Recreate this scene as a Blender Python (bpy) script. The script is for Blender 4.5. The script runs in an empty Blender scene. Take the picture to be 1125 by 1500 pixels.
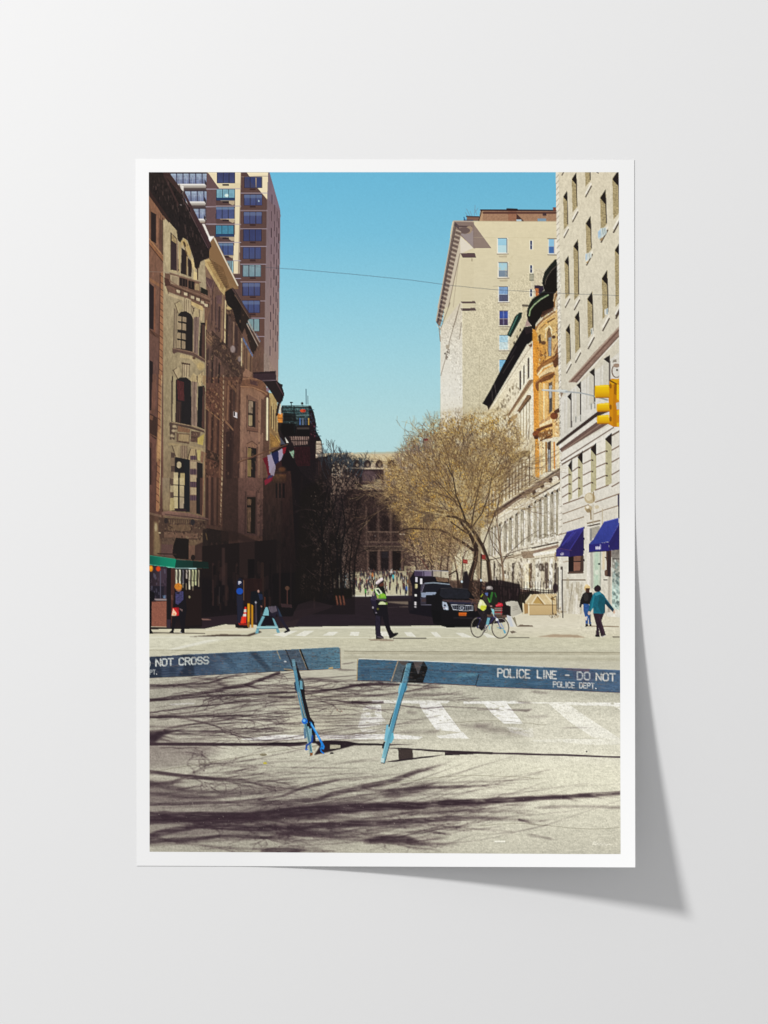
import bpy, math, random
import numpy as np

scene = bpy.context.scene
D = 6000.0                                   # camera distance in mm; 1 photo px = 1 mm on the wall
ZC = 1.5                                     # height of the picture centre above the floor

# ------------------------------------------------------------------ camera
cam_data = bpy.data.cameras.new("camera")
cam = bpy.data.objects.new("camera", cam_data)
scene.collection.objects.link(cam)
cam.location = (0, -D / 1000, ZC)
cam.rotation_euler = (math.radians(90), 0, 0)
cam_data.sensor_fit = 'VERTICAL'
cam_data.sensor_height = 24
cam_data.lens = 24 * (D / 1000) / 1.5
cam_data.clip_end = 60
scene.camera = cam

# ------------------------------------------------------------------ light: soft room light and one key lamp at upper left
world = bpy.data.worlds.new("World")
scene.world = world
world.use_nodes = True
bgn = world.node_tree.nodes["Background"]
bgn.inputs[0].default_value = (1.0, 1.0, 1.005, 1)
bgn.inputs[1].default_value = 0.50
key_data = bpy.data.lights.new("key_lamp", 'AREA')
key_data.shape = 'DISK'
key_data.size = 1.1
key_data.energy = 650
key_data.color = (1.0, 0.995, 0.985)
key = bpy.data.objects.new("key_lamp", key_data)
scene.collection.objects.link(key)
KEY = np.array((-5.07, -4.60, 6.04))
key.location = KEY
_d = np.array((0.1, 0.0, 1.3)) - KEY
import mathutils
key.rotation_euler = mathutils.Vector(_d).to_track_quat('-Z', 'Y').to_euler()
scene.view_settings.view_transform = 'Standard'
scene.view_settings.look = 'None'
scene.view_settings.exposure = 0
scene.view_settings.gamma = 1

# ------------------------------------------------------------------ wall
def mat(name, base, rough, spec=.3, noise_scale=None, bump=0.0, vary=0.0, attr=None):
    m = bpy.data.materials.new(name)
    m.use_nodes = True
    nt = m.node_tree
    b = nt.nodes["Principled BSDF"]
    b.inputs["Roughness"].default_value = rough
    b.inputs["Specular IOR Level"].default_value = spec
    tc = nt.nodes.new("ShaderNodeTexCoord")
    no = nt.nodes.new("ShaderNodeTexNoise")
    no.inputs["Scale"].default_value = noise_scale or 40
    no.inputs["Detail"].default_value = 4
    nt.links.new(tc.outputs["Object"], no.inputs["Vector"])
    mx = nt.nodes.new("ShaderNodeMix")
    mx.data_type = 'RGBA'; mx.blend_type = 'MULTIPLY'
    mx.inputs["Factor"].default_value = 1.0
    if attr:
        at = nt.nodes.new("ShaderNodeAttribute"); at.attribute_name = attr
        nt.links.new(at.outputs["Color"], mx.inputs["A"])
    else:
        mx.inputs["A"].default_value = (*base, 1)
    mr = nt.nodes.new("ShaderNodeMapRange")
    mr.inputs["To Min"].default_value = 1 - vary
    mr.inputs["To Max"].default_value = 1 + vary
    nt.links.new(no.outputs["Fac"], mr.inputs["Value"])
    nt.links.new(mr.outputs["Result"], mx.inputs["B"])
    nt.links.new(mx.outputs["Result"], b.inputs["Base Color"])
    if bump:
        bp = nt.nodes.new("ShaderNodeBump")
        bp.inputs["Strength"].default_value = bump
        bp.inputs["Distance"].default_value = 0.001
        nt.links.new(no.outputs["Fac"], bp.inputs["Height"])
        nt.links.new(bp.outputs["Normal"], b.inputs["Normal"])
    return m

M_WALL = mat("wall_paint", (.755, .755, .757), .9, .1, 60, .03, .004)
A_PAPER = .83
M_PAPER = mat("paper", (A_PAPER, A_PAPER, A_PAPER), .6, .2, 300, .03, .006)
M_INK = mat("printed_ink", None, .62, .12, 420, .03, .012, attr="ink")

def mesh_obj(name, verts, faces, material, parent=None):
    me = bpy.data.meshes.new(name)
    me.from_pydata(verts, [], faces)
    me.materials.append(material)
    o = bpy.data.objects.new(name, me)
    scene.collection.objects.link(o)
    if parent is not None: o.parent = parent
    return o

wx, wz0, wz1, wt = 4.0, -1.2, 4.4, .12
wall = mesh_obj("wall", [(sx * wx, sy, z) for z in (wz0, wz1) for sy in (0, wt) for sx in (-1, 1)],
                [(0, 1, 5, 4), (3, 2, 6, 7), (1, 3, 7, 5), (2, 0, 4, 6), (4, 5, 7, 6), (0, 2, 3, 1)], M_WALL)
wall["kind"] = "structure"
wall["label"] = "smooth pale grey wall behind the poster"

# ------------------------------------------------------------------ poster sheet: flat on the wall, lower right corner lifting away
poster = bpy.data.objects.new("poster", None)
scene.collection.objects.link(poster)
poster["label"] = "white bordered poster of a city street, its lower right corner curling off the grey wall"
poster["category"] = "poster"

def lift(px, py):
    t = (px - 929) * .679 + (py - 716) * .734
    return 68.0 * (np.maximum(t, 0) / 406.0) ** 1.9

def place(px, py, off):
    """photo-scale position on the sheet -> metres; the curling corner pulls in as it rises"""
    h = lift(px, py) + off
    k = 1 - h / D
    return np.stack([(px - 562.5) / 1000 * k, -h / 1000, ZC + (750 - py) / 1000 * k], axis=-1)

def build_sheet():
    nu, nv = 130, 180
    u = np.linspace(0, 1, nu + 1); v = np.linspace(0, 1, nv + 1)
    U, V = np.meshgrid(u, v)
    c = [(198.5, 232.6), (929.0, 234.0), (930.6, 1270.6), (200.0, 1268.2)]
    X = (c[0][0] * (1 - U) + c[1][0] * U) * (1 - V) + (c[3][0] * (1 - U) + c[2][0] * U) * V
    Y = (c[0][1] * (1 - U) + c[1][1] * U) * (1 - V) + (c[3][1] * (1 - U) + c[2][1] * U) * V
    f = place(X, Y, .95).reshape(-1, 3); b = place(X, Y, .6).reshape(-1, 3)
    n = (nu + 1) * (nv + 1)
    F = []
    for j in range(nv):
        for i in range(nu):
            a = j * (nu + 1) + i
            F.append((a, a + nu + 1, a + nu + 2, a + 1))
            F.append((n + a, n + a + 1, n + a + nu + 2, n + a + nu + 1))
    rim = [i for i in range(nu + 1)] + [j * (nu + 1) + nu for j in range(1, nv + 1)] + [nv * (nu + 1) + i for i in range(nu - 1, -1, -1)] + [j * (nu + 1) for j in range(nv - 1, 0, -1)]
    m = len(rim)
    for k in range(m):                       # cut edge with its own vertices, so the sheet shades flat right up to it
        a, d = 2 * n + k, 2 * n + (k + 1) % m
        F.append((a, d, m + d, m + a))
    o = mesh_obj("paper_sheet", np.concatenate([f, b, f[rim], b[rim]]).tolist(), F, M_PAPER, poster)
    o.data.polygons.foreach_set("use_smooth", [True] * (2 * nu * nv) + [False] * len(rim))
    return o
sheet = build_sheet()

INK_WHITE = .90
# ------------------------------------------------------------------ the printed picture (flat print)
# The poster carries a flat printed street view.  It is drawn here with plain
# shapes, then laid on the sheet as a fine mesh whose vertices hold the ink colour.
SS = 2
PX0, PY0, PX1, PY1 = 218, 252, 909, 1251          # printed area, 1 unit = 1 mm on the wall
CW, CH = (PX1 - PX0) * SS, (PY1 - PY0) * SS
INK = np.zeros((CH, CW, 3), np.float32)
IDS = np.zeros((CH, CW), np.int16)
rng = np.random.default_rng(7)
rnd = random.Random(11)
PARTS = [None]                                    # id -> (name, label, parent id)
CUR = 0

def part(name, label=None, parent=0):
    global CUR
    PARTS.append((name, label, parent))
    CUR = len(PARTS) - 1
    return CUR

def sub(name, parent, label=None):
    PARTS.append((name, label, parent))
    return len(PARTS) - 1

def use(i):
    global CUR
    CUR = i

def hx(c):
    if isinstance(c, str):
        c = c.lstrip('#')
        return np.array([int(c[i:i + 2], 16) / 255 for i in (0, 2, 4)], np.float32)
    return np.asarray(c, np.float32)

def Z(x0, y0, s):
    def f(p):
        return [(x0 + x / s, y0 + y / s) for x, y in pts(p)]
    f.s = s
    return f

def pts(p):
    if isinstance(p, str):
        return [tuple(float(v) for v in t.split(',')) for t in p.split()]
    return list(p)

def N0(p): return pts(p)
N0.s = 1.0

_nz = {}
def noise(sx, sy=None, seed=0, oct=1):
    """smooth value noise over the whole print, 0..1"""
    sy = sy or sx
    k = (sx, sy, seed, oct)
    if k in _nz: return _nz[k]
    out = np.zeros((CH, CW), np.float32); amp = 1.0; tot = 0
    for o in range(oct):
        ax, ay = max(sx * SS / 2 ** o, 1.0), max(sy * SS / 2 ** o, 1.0)
        r = np.random.default_rng(seed * 31 + o * 7 + int(sx * 13 + sy * 101))
        gw, gh = int(CW / ax) + 3, int(CH / ay) + 3
        g = r.random((gh, gw), dtype=np.float32)
        xs = np.arange(CW) / ax; ys = np.arange(CH) / ay
        xi = xs.astype(int); yi = ys.astype(int)
        fx = (xs - xi).astype(np.float32); fy = (ys - yi).astype(np.float32)
        fx = fx * fx * (3 - 2 * fx); fy = (fy * fy * (3 - 2 * fy))[:, None]
        a = g[yi][:, xi] * (1 - fx) + g[yi][:, xi + 1] * fx
        b = g[yi + 1][:, xi] * (1 - fx) + g[yi + 1][:, xi + 1] * fx
        out += amp * (a * (1 - fy) + b * fy); tot += amp; amp *= .55
    out /= tot
    _nz[k] = out
    return out

def box(m, r):
    """box blur by r pixels"""
    if r < 1: return m
    for ax in (0, 1):
        p = np.pad(m, [(r + 1, r) if i == ax else (0, 0) for i in (0, 1)], mode='edge')
        c = np.cumsum(p, axis=ax, dtype=np.float64)
        n = m.shape[ax]
        if ax == 0: m = ((c[2 * r + 1:2 * r + 1 + n] - c[:n]) / (2 * r + 1)).astype(np.float32)
        else: m = ((c[:, 2 * r + 1:2 * r + 1 + n] - c[:, :n]) / (2 * r + 1)).astype(np.float32)
    return m

def win(x0, y0, x1, y1):
    """sub-pixel window of a px box, clipped to the print"""
    a = max(int(math.floor((x0 - PX0) * SS)), 0); b = min(int(math.ceil((x1 - PX0) * SS)), CW)
    c = max(int(math.floor((y0 - PY0) * SS)), 0); d = min(int(math.ceil((y1 - PY0) * SS)), CH)
    return a, b, c, d

def colour(col, a, b, c, d, bb):
    if isinstance(col, tuple) and isinstance(col[0], str) and col[0] in ('v', 'h'):
        stops = [hx(s) for s in col[1:]]
        if col[0] == 'v':
            t = ((np.arange(c, d) + .5) / SS + PY0 - bb[1]) / max(bb[3] - bb[1], 1e-6)
        else:
            t = ((np.arange(a, b) + .5) / SS + PX0 - bb[0]) / max(bb[2] - bb[0], 1e-6)
        t = np.clip(t, 0, 1) * (len(stops) - 1)
        i = np.minimum(t.astype(int), len(stops) - 2); f = (t - i)[:, None].astype(np.float32)
        S = np.stack(stops)
        g = S[i] * (1 - f) + S[i + 1] * f
        return g[:, None, :] if col[0] == 'v' else g[None, :, :]
    return hx(col)[None, None, :]

def comp(w, m, col, id, tex=0, ts=2, bb=None, mod=None):
    a, b, c, d = w
    if b <= a or d <= c: return
    k = colour(col, a, b, c, d, bb)
    if tex:
        t = ts if isinstance(ts, tuple) else (ts, ts)
        n = noise(t[0], t[1], 3, 2)[c:d, a:b] - .5
        k = k * (1 + 2 * tex * n[..., None])
    m3 = m[..., None]
    INK[c:d, a:b] = INK[c:d, a:b] * (1 - m3) + k * m3
    if id: IDS[c:d, a:b][m > .5] = id

def pmask(q, a, b, c, d):
    X = (np.arange(a, b) + .5) / SS + PX0; Y = (np.arange(c, d) + .5) / SS + PY0
    ins = np.zeros((d - c, b - a), bool)
    n = len(q)
    for i in range(n):
        x0, y0 = q[i]; x1, y1 = q[(i + 1) % n]
        if y0 == y1: continue
        rows = (y0 <= Y) != (y1 <= Y)
        if not rows.any(): continue
        xi = x0 + (Y[rows] - y0) * (x1 - x0) / (y1 - y0)
        ins[rows] ^= X[None, :] < xi[:, None]
    return ins.astype(np.float32)

def P(z, p, col, a=1, blur=0, tex=0, ts=2, id=None, mod=None):
    """filled polygon; p is in the units of the frame z"""
    q = z(p)
    xs = [t[0] for t in q]; ys = [t[1] for t in q]
    bb = (min(xs), min(ys), max(xs), max(ys))
    w = win(bb[0] - 3 * blur, bb[1] - 3 * blur, bb[2] + 3 * blur, bb[3] + 3 * blur)
    if w[1] <= w[0] or w[3] <= w[2]: return
    m = pmask(q, *w)
    if blur:
        r = max(int(round(blur * SS * .6)), 1)
        m = box(box(m, r), r)
    if mod is not None: m = m * mod[w[2]:w[3], w[0]:w[1]]
    comp(w, m * a, col, CUR if id is None else id, tex, ts, bb)

def R(z, x0, y0, x1, y1, col, **k):
    P(z, [(x0, y0), (x1, y0), (x1, y1), (x0, y1)], col, **k)

def E(z, cx, cy, rx, ry, col, rot=0, **k):
    c, s = math.cos(rot), math.sin(rot)
    P(z, [(cx + rx * math.cos(t) * c - ry * math.sin(t) * s, cy + rx * math.cos(t) * s + ry * math.sin(t) * c)
          for t in [i * math.tau / 28 for i in range(28)]], col, **k)

def L(z, p, w, col, a=1, soft=.5, id=None, mod=None, prof=None):
    """polyline with a width (or a start and end width) in px of the frame z"""
    q = z(p); s = z.s
    n = len(q) - 1
    ws = [w / s] * (n + 1) if not isinstance(w, (tuple, list)) else [v / s for v in w] if len(w) > 2 else [(w[0] + (w[1] - w[0]) * i / n) / s for i in range(n + 1)]
    mw = max(ws) + soft + 1
    xs = [t[0] for t in q]; ys = [t[1] for t in q]
    W = win(min(xs) - mw, min(ys) - mw, max(xs) + mw, max(ys) + mw)
    if W[1] <= W[0] or W[3] <= W[2]: return
    X = ((np.arange(W[0], W[1]) + .5) / SS + PX0)[None, :]; Y = ((np.arange(W[2], W[3]) + .5) / SS + PY0)[:, None]
    m = np.zeros((W[3] - W[2], W[1] - W[0]), np.float32)
    for i in range(n):
        (x0, y0), (x1, y1) = q[i], q[i + 1]
        dx, dy = x1 - x0, y1 - y0; l2 = dx * dx + dy * dy or 1e-9
        t = np.clip(((X - x0) * dx + (Y - y0) * dy) / l2, 0, 1)
        dist = np.sqrt((X - x0 - t * dx) ** 2 + (Y - y0 - t * dy) ** 2)
        hw = (ws[i] + (ws[i + 1] - ws[i]) * t) / 2
        peak = np.minimum(1, hw * 2 / .7)
        g = np.clip((np.maximum(hw, .35) - dist) / soft + .5, 0, 1) * peak
        if prof is not None: g = g * (prof[i] + (prof[i + 1] - prof[i]) * t)
        m = np.maximum(m, g)
    if mod is not None: m = m * mod[W[2]:W[3], W[0]:W[1]]
    comp(W, m * a, col, CUR if id is None else id, 0, 2, (min(xs), min(ys), max(xs), max(ys)))

def T(z, p, amp, ts=2, seed=3, oct=2):
    """grain: vary what is already printed inside a polygon"""
    q = z(p)
    xs = [t[0] for t in q]; ys = [t[1] for t in q]
    w = win(min(xs), min(ys), max(xs), max(ys))
    if w[1] <= w[0] or w[3] <= w[2]: return
    t = ts if isinstance(ts, tuple) else (ts, ts)
    n = noise(t[0], t[1], seed, oct)[w[2]:w[3], w[0]:w[1]] - .5
    INK[w[2]:w[3], w[0]:w[1]] *= 1 + (2 * amp * n * pmask(q, *w))[..., None]

def speck(z, p, n, cols, sz=(1, 2), a=.7, asp=1.0, id=0):
    """scatter small strokes inside a polygon (texture of carved stone, twigs, crowds)"""
    q = z(p)
    xs = [t[0] for t in q]; ys = [t[1] for t in q]
    from_ = 0; tries = 0
    while from_ < n and tries < n * 20:
        tries += 1
        x = rnd.uniform(min(xs), max(xs)); y = rnd.uniform(min(ys), max(ys))
        ins = False
        for i in range(len(q)):
            (x0, y0), (x1, y1) = q[i], q[(i + 1) % len(q)]
            if (y0 <= y) != (y1 <= y) and x < x0 + (y - y0) * (x1 - x0) / (y1 - y0): ins = not ins
        if not ins: continue
        from_ += 1
        l = rnd.uniform(*sz)
        L(N0, [(x, y), (x + rnd.uniform(-.5, .5) * l / asp, y + rnd.choice((-1, 1)) * l * asp * .5)], l * .7, rnd.choice(cols), a=a * rnd.uniform(.6, 1), id=id)

def mute(z, p, k):
    """pull the colours inside a polygon towards grey"""
    q = z(p); xs = [t[0] for t in q]; ys = [t[1] for t in q]
    w = win(min(xs), min(ys), max(xs), max(ys)); m = pmask(q, *w)[..., None] * k
    S = INK[w[2]:w[3], w[0]:w[1]]
    S[:] = S * (1 - m) + S.mean(axis=2, keepdims=True) * m

def lerp(p, q, t): return (p[0] + (q[0] - p[0]) * t, p[1] + (q[1] - p[1]) * t)

def quad(tl, tr, br, bl):
    """frame whose coordinates u,v in 0..1 fill a quadrilateral"""
    def f(p):
        return [lerp(lerp(tl, tr, u), lerp(bl, br, u), v) for u, v in pts(p)]
    f.s = 1.0
    return f

GL = {  # stencil letters on a 4 x 6 grid
 'P': ["0,0 0,6", "0.5,0 3,0 4,1 4,2 3,3 0.5,3"], 'O': ["1.6,0 1,0 0,1 0,5 1,6 1.6,6", "2.4,0 3,0 4,1 4,5 3,6 2.4,6"],
 'L': ["0,0 0,6 3.6,6"], 'I': ["0.6,0 0.6,6"], 'C': ["4,1.4 3,0 1,0 0,1 0,5 1,6 3,6 4,4.6"], 'E': ["3.6,0 0,0 0,6 3.6,6", "0.6,3 2.8,3"],
 'N': ["0,0 0,6", "0.3,0.3 3.7,5.7", "4,0 4,6"], 'D': ["0,0 0,6", "0.6,0 2.6,0 4,1.6 4,4.4 2.6,6 0.6,6"], 'T': ["0,0 4,0", "2,0.6 2,6"],
 'R': ["0,0 0,6", "0.5,0 3,0 4,1 4,2 3,3 0.5,3", "2,3.2 4,6"], 'S': ["4,1 3,0 1,0 0,1 0,2 1,3 3,3 4,4 4,5 3,6 1,6 0,5"],
 '-': ["0.6,3.2 3.4,3.2"], '.': ["0.6,5.9 0.9,5.9"], 'p': ["0,0 0,6", "0,0 3,0 4,1.5 3,3 0,3"]}

def text(s, x0, y0, x1, y1, h, w, col, id=None):
    """letters between two px points along the cap line, h = cap height"""
    units = sum(3 if c == ' ' else 2.6 if c in 'I.' else 5.4 for c in s) - 1.4
    ux, uy = (x1 - x0) / units, (y1 - y0) / units
    k = 0.0
    for c in s:
        if c != ' ':
            for st in GL[c]:
                L(N0, [(x0 + ux * (k + a), y0 + uy * (k + a) + b * h / 6) for a, b in pts(st)], w, col, soft=.6, id=id)
        k += 3 if c == ' ' else 2.6 if c in 'I.' else 5.4

def grow(x, y, ang, ln, w, depth, cols, spread=.5, up=0.0, a=.9, id=None, wmin=.45, bend=.25, kids=(2, 3), shrink=(.62, .86), zf=None, soft=.6):
    """a bare branch and its twigs"""
    q = [(x, y)]; cx, cy, an = x, y, ang
    n = 4
    for i in range(n):
        an += rnd.uniform(-bend, bend)
        cx += math.cos(an) * ln / n; cy += math.sin(an) * ln / n
        q.append((cx, cy))
    w2 = max(w * .62, wmin)
    L(zf or N0, q, (w, w2), cols[min(int(rnd.random() * len(cols)), len(cols) - 1)], a=a, id=id, soft=soft)
    if depth <= 0: return
    for k in range(rnd.randint(*kids)):
        i = rnd.randint(2, n) if k else n
        d = an + rnd.uniform(-spread, spread)
        d += up * math.sin(-math.pi / 2 - d)
        grow(q[i][0], q[i][1], d, ln * rnd.uniform(*shrink), w2 if k == 0 else max(w2 * .75, wmin), depth - 1, cols, spread, up, a, id, wmin, bend, kids, shrink, zf, soft)

A1, A2, A3, A4, A5 = Z(190, 225, 4.6875), Z(190, 535, 4.6875), Z(620, 225, 3.5156), Z(620, 535, 3.5156), Z(380, 535, 4.0179)
B1, B2, B3, B4, B5, B6, B7 = Z(200, 780, 3.125), Z(500, 780, 4.0179), Z(680, 780, 4.3269), Z(200, 930, 3.125), Z(510, 930, 2.6163), Z(190, 1080, 2.9605), Z(550, 1080, 2.8846)
C1, C2, C3, C4 = Z(525, 835, 13.6364), Z(675, 845, 10.2273), Z(590, 825, 9.375), Z(810, 740, 7.3171)
C5, C6, C7, C8 = Z(215, 800, 10.2273), Z(325, 830, 9.375), Z(490, 640, 6.25), Z(790, 520, 6.818)
D1, D2, D3, D4 = [Z(215, y, 9.375) for y in (250, 400, 550, 700)]
D5, D6, D7, D8 = Z(310, 400, 9.375), Z(310, 540, 9.375), Z(310, 700, 5.357), Z(400, 560, 7.031)
E1, E2, E3, E4 = Z(630, 290, 5.625), Z(630, 440, 5.625), Z(760, 380, 12.5), Z(760, 490, 7.1375)
E5, E6, E7, E8 = Z(550, 600, 5.357), Z(660, 660, 6.6176), Z(570, 760, 8.0357), Z(700, 820, 8.0357)
F1, F2, F3, F4, F5, F6, F7 = Z(245, 250, 6.6176), Z(810, 250, 10), Z(810, 390, 8.8235), Z(400, 930, 7.031), Z(215, 940, 5.4878), Z(700, 950, 5.2326), Z(520, 950, 5.625)
# ---- sky
part('printed_sky', 'printed clear blue sky paling towards the street end')
R(N0, 210, 250, 915, 900, ('v', '#6cb2d2', '#78bad6', '#8cc6da', '#9fd0dc', '#afd6da', '#b5d6d9', '#b5d4d6', '#b5d4d6'))
T(N0, "210,250 915,250 915,700 210,700", .012, 1.2)

# ---- museum at the end of the street
MUS = part('printed_museum', 'printed columned stone museum closing the street, mostly in shade')
P(N0, "436,690 470,664 640,660 640,840 436,840", ('v', '#cdbf9f', '#9d8c7a', '#463835', '#403230', '#52443f', '#4f403b'))
P(C7, "150,165 480,165 640,140 875,150 875,240 140,240", ('v', '#d6c8a6', '#c4b18c'), tex=.14, ts=(1.2, 5))
L(C7, "180,150 640,140", 14, '#9db6ae', a=.6)
L(C7, "140,225 640,228", 10, '#8d7d68', a=.7)
L(C7, "160,285 640,284", 12, '#d8c9a9')
ar = sub('arch', MUS)
for x in (205, 300, 410, 520):
    P(C7, [(x - 36, 282), (x - 34, 240), (x - 18, 215), (x, 208), (x + 20, 216), (x + 34, 242), (x + 36, 282)], '#3d2e2c', id=ar)
    E(C7, x + 4, 252, 16, 20, '#a59584', a=.75); L(C7, [(x - 24, 270), (x + 30, 272)], 12, '#85756a', a=.8)
P(C7, "160,296 450,296 450,470 150,470", '#3a2b2e', tex=.15)
E(C7, 310, 365, 80, 55, '#5e4d50', blur=2); P(C7, "360,388 430,388 430,440 360,440", '#9a8d76', blur=1)
P(C7, "250,440 330,432 480,445 475,480 260,484", '#b5a88a', blur=.8, tex=.2)
L(C7, "50,470 250,470", 8, '#9b8c7c', a=.7); L(C7, "180,468 520,486", 9, '#8a7b6e', a=.7)
P(C7, "0,486 640,486 700,640 700,960 0,960", ('v', '#3a2c2c', '#3c2e2d', '#4a3a36'), tex=.25, ts=3)
for x in (150, 290, 400, 515, 620):
    P(C7, [(x - 16, 650), (x + 16, 650), (x + 18, 950), (x - 18, 950)], '#6d5a50', a=.55, blur=.6)
for x in (345, 460): P(C7, [(x - 38, 720), (x + 38, 720), (x + 38, 860), (x - 38, 860)], '#1f1619', a=.8, blur=.6)
L(C7, "300,868 640,872", 10, '#6d5a56', a=.8)
P(C7, "280,960 640,960 640,1000 270,1000", '#5d4b48', tex=.15)
P(C7, "250,1004 640,1000 640,1040 290,1044", '#6e5f52', tex=.2, ts=(4, 1))
P(C7, "150,1044 720,1040 720,1240 150,1250", '#4f3f3b', tex=.18)
dw = sub('doorway', MUS)
R(C7, 320, 1046, 388, 1222, '#150f12', id=dw); R(C7, 426, 1046, 494, 1222, '#1b181f', id=dw); R(C7, 530, 1044, 606, 1222, '#17110f', id=dw)
R(C7, 430, 1050, 490, 1110, '#4b5468', blur=.5); R(C7, 434, 1110, 490, 1200, '#22222c', blur=.6)
for x in (406, 512): R(C7, x - 16, 1046, x + 16, 1215, '#6a5552', blur=.4)
P(C7, "640,1180 760,1190 760,1300 640,1300", '#b2a988', tex=.1); R(C7, 655, 1205, 690, 1260, '#4b423c', blur=.5)
E(C7, 373, 907, 7, 7, '#e8e4da'); L(C7, "600,890 640,893", 12, '#e6dccb')
# steps crowded with people
part('printed_steps', 'printed pale museum steps under the crowd')
P(N0, "514,838 604,836 604,875 514,875", ('v', '#a39a80', '#beb798', '#c6c1a6'), tex=.08)
L(N0, "512,873.6 604,872.6", 2.2, '#d5d2c0')
CROWD = part('printed_crowd', 'printed crowd of tiny figures on the museum steps')
pal = ['#2a2228', '#332830', '#1f1b20', '#3d3138', '#4a3b40', '#2c3040', '#5a3a3a', '#40424e', '#6b5a50']
pop = ['#b9b4ac', '#d8d4cc', '#7a3a38', '#4a6284', '#9a6a44', '#8d8078', '#a89c90', '#5a7a84']
for i in range(185):
    y = rnd.choice([rnd.uniform(833, 842), rnd.uniform(838, 850), rnd.uniform(846, 858), rnd.uniform(858, 868)])
    x = rnd.uniform(515 if y > 845 else 528, 602)
    if y > 849 and 573 < x < 581: continue
    h = 2.9 + (y - 833) * .10
    L(N0, [(x, y - h * .5), (x + rnd.uniform(-.4, .4), y + h * .25)], rnd.uniform(1.3, 2.0), rnd.choice(pop) if rnd.random() < .2 else rnd.choice(pal), a=.85, soft=.8)
    L(N0, [(x, y + h * .2), (x + rnd.uniform(-.5, .5), y + h * .75)], 1.3, rnd.choice(pal), a=.85, soft=.8)
    E(N0, x, y - h * .72, .65, .75, rnd.choice(['#2b2020', '#6b4a3c', '#3a2c28', '#b08a74']), a=.8)
for x, y, c in ((535.5, 867, '#3f8f3f'), (581, 863, '#2a222c'), (595.5, 863, '#3a62a8'), (576, 846, '#3fb0bc'), (573, 838, '#e2dfd8'), (545.5, 843, '#c8763a'), (571, 858, '#5b4244')):
    L(N0, [(x, y - 3), (x, y + 2.5)], 2.6, c, a=.9); L(N0, [(x, y + 2), (x, y + 6)], 1.8, '#2a2630', a=.9); E(N0, x, y - 5, 1, 1.1, '#3a2a26')

# ---- scaffolded building and far dark terrace on the left
SCA = part('printed_scaffolded_building', 'printed dark building wrapped in scaffolding behind the flag')
P(D8, "90,240 390,240 420,310 440,400 445,500 500,600 520,760 560,800 560,1500 -20,1500 -20,700", '#1d1518')
P(D8, "100,245 360,240 395,330 380,440 230,450 100,420", ('v', '#4f7072', '#3d5658', '#2c3638'), tex=.35, ts=(2, 1))
for _x in range(108, 385, 17): L(D8, [(_x, 240), (_x + 3, 450)], 5, '#151618', a=.7)
for _y in range(255, 450, 16): L(D8, [(100, _y), (390, _y - 6)], 4, '#1b1d1f', a=.65)
for _i in range(6): L(D8, [(110 + _i * 45, 250), (150 + _i * 45, 300)], 4, '#8fa8a4', a=.5)
speck(D8, '110,245 380,245 385,440 110,440', 60, ['#0f1011', '#86a09c', '#20282a', '#3a4c4c'], (1, 3), a=.6)
for y in (262, 300, 350, 395): L(D8, [(100, y), (390, y - 6)], 8, '#16181a', a=.9)
for y in (250, 345): L(D8, [(200, y), (395, y - 8)], 7, '#8fb0b0', a=.7)
P(D8, "100,420 230,425 240,540 110,560 60,470", '#0f0b0c')
P(D8, "110,310 240,330 240,400 110,395", '#12100f', a=.7)
P(D8, "250,460 400,465 400,500 380,560 240,545", '#120d0e')
P(D8, "170,560 370,560 360,640 210,650", '#7e6a62', tex=.3, ts=(1, 3))
for x in range(180, 380, 22): L(D8, [(x, 555), (x + 4, 660)], 8, '#2a1d1e', a=.8)
L(D8, "170,600 375,602", 9, '#241a1a')
P(D8, "210,665 380,660 385,860 240,865", '#2c1418', tex=.3, ts=(1, 4))
for y in (468, 480): L(D8, [(250, y), (370, y)], 7, '#a2968a', a=.5)
for x, c in ((270, '#4b6aa0'), (300, '#6a7280'), (330, '#39496a'), (362, '#d8a84a')): R(D8, x, 370, x + 16, 440, c, a=.8)
for x in (215, 375): L(D8, [(x, 245), (x + 6, 520)], 9, '#15181c')
P(D8, "370,290 420,320 445,430 440,800 385,800", '#201218', a=.9, tex=.3, ts=1)
speck(D8, "380,300 430,330 440,560 390,560", 30, ['#5a6a80', '#8a4a58', '#3a4a60', '#141114'], (1, 2.4))
E(D8, 308, 293, 30, 17, '#c0502e'); E(D8, 322, 292, 12, 10, '#a02a22')
for p in ("340,70 342,225", "358,140 360,225", "420,283 370,280", "440,458 456,460", "440,520 470,520", "440,552 494,553", "440,492 465,495"):
    L(D8, p, 6, '#2d4652')
E(D8, 188, 208, 17, 9, '#26343a'); L(D8, "188,210 190,240", 9, '#26343a'); E(D8, 300, 218, 13, 14, '#2f2a2a')
P(D8, "445,610 490,605 520,760 440,780", '#b3a390', tex=.25, ts=(3, 1))
for y in (640, 690, 735, 770): L(D8, [(440, y), (520, y - 4)], 9, '#5a473f', a=.7)
P(D8, "440,800 600,740 620,1500 430,1500", '#241a1c', tex=.2)
for x in (470, 490): L(D8, [(x, 820), (x + 5, 1040)], 12, '#4a342e', a=.5)
P(D8, "35,320 98,318 98,415 50,415", '#d4873a', tex=.25); L(D8, "70,225 75,320", 20, '#cfcabc'); L(D8, "35,370 100,370", 7, '#7a4a20')
P(D8, "120,560 160,620 140,625", '#d8d2c6'); P(D8, "170,720 215,700 210,780 172,785", '#86a58c'); P(D8, "70,560 130,640 80,640", '#5a6070', a=.7)
speck(D8, "150,600 230,640 260,860 190,860", 18, ['#6b5a52', '#8a7a70', '#3a2a2a'], (1, 3))
TER = part('printed_dark_terrace', 'printed row of house fronts in deep shade far down the left side')
P(N0, "398,660 420,655 440,690 470,720 476,900 398,900", '#171013')
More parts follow.
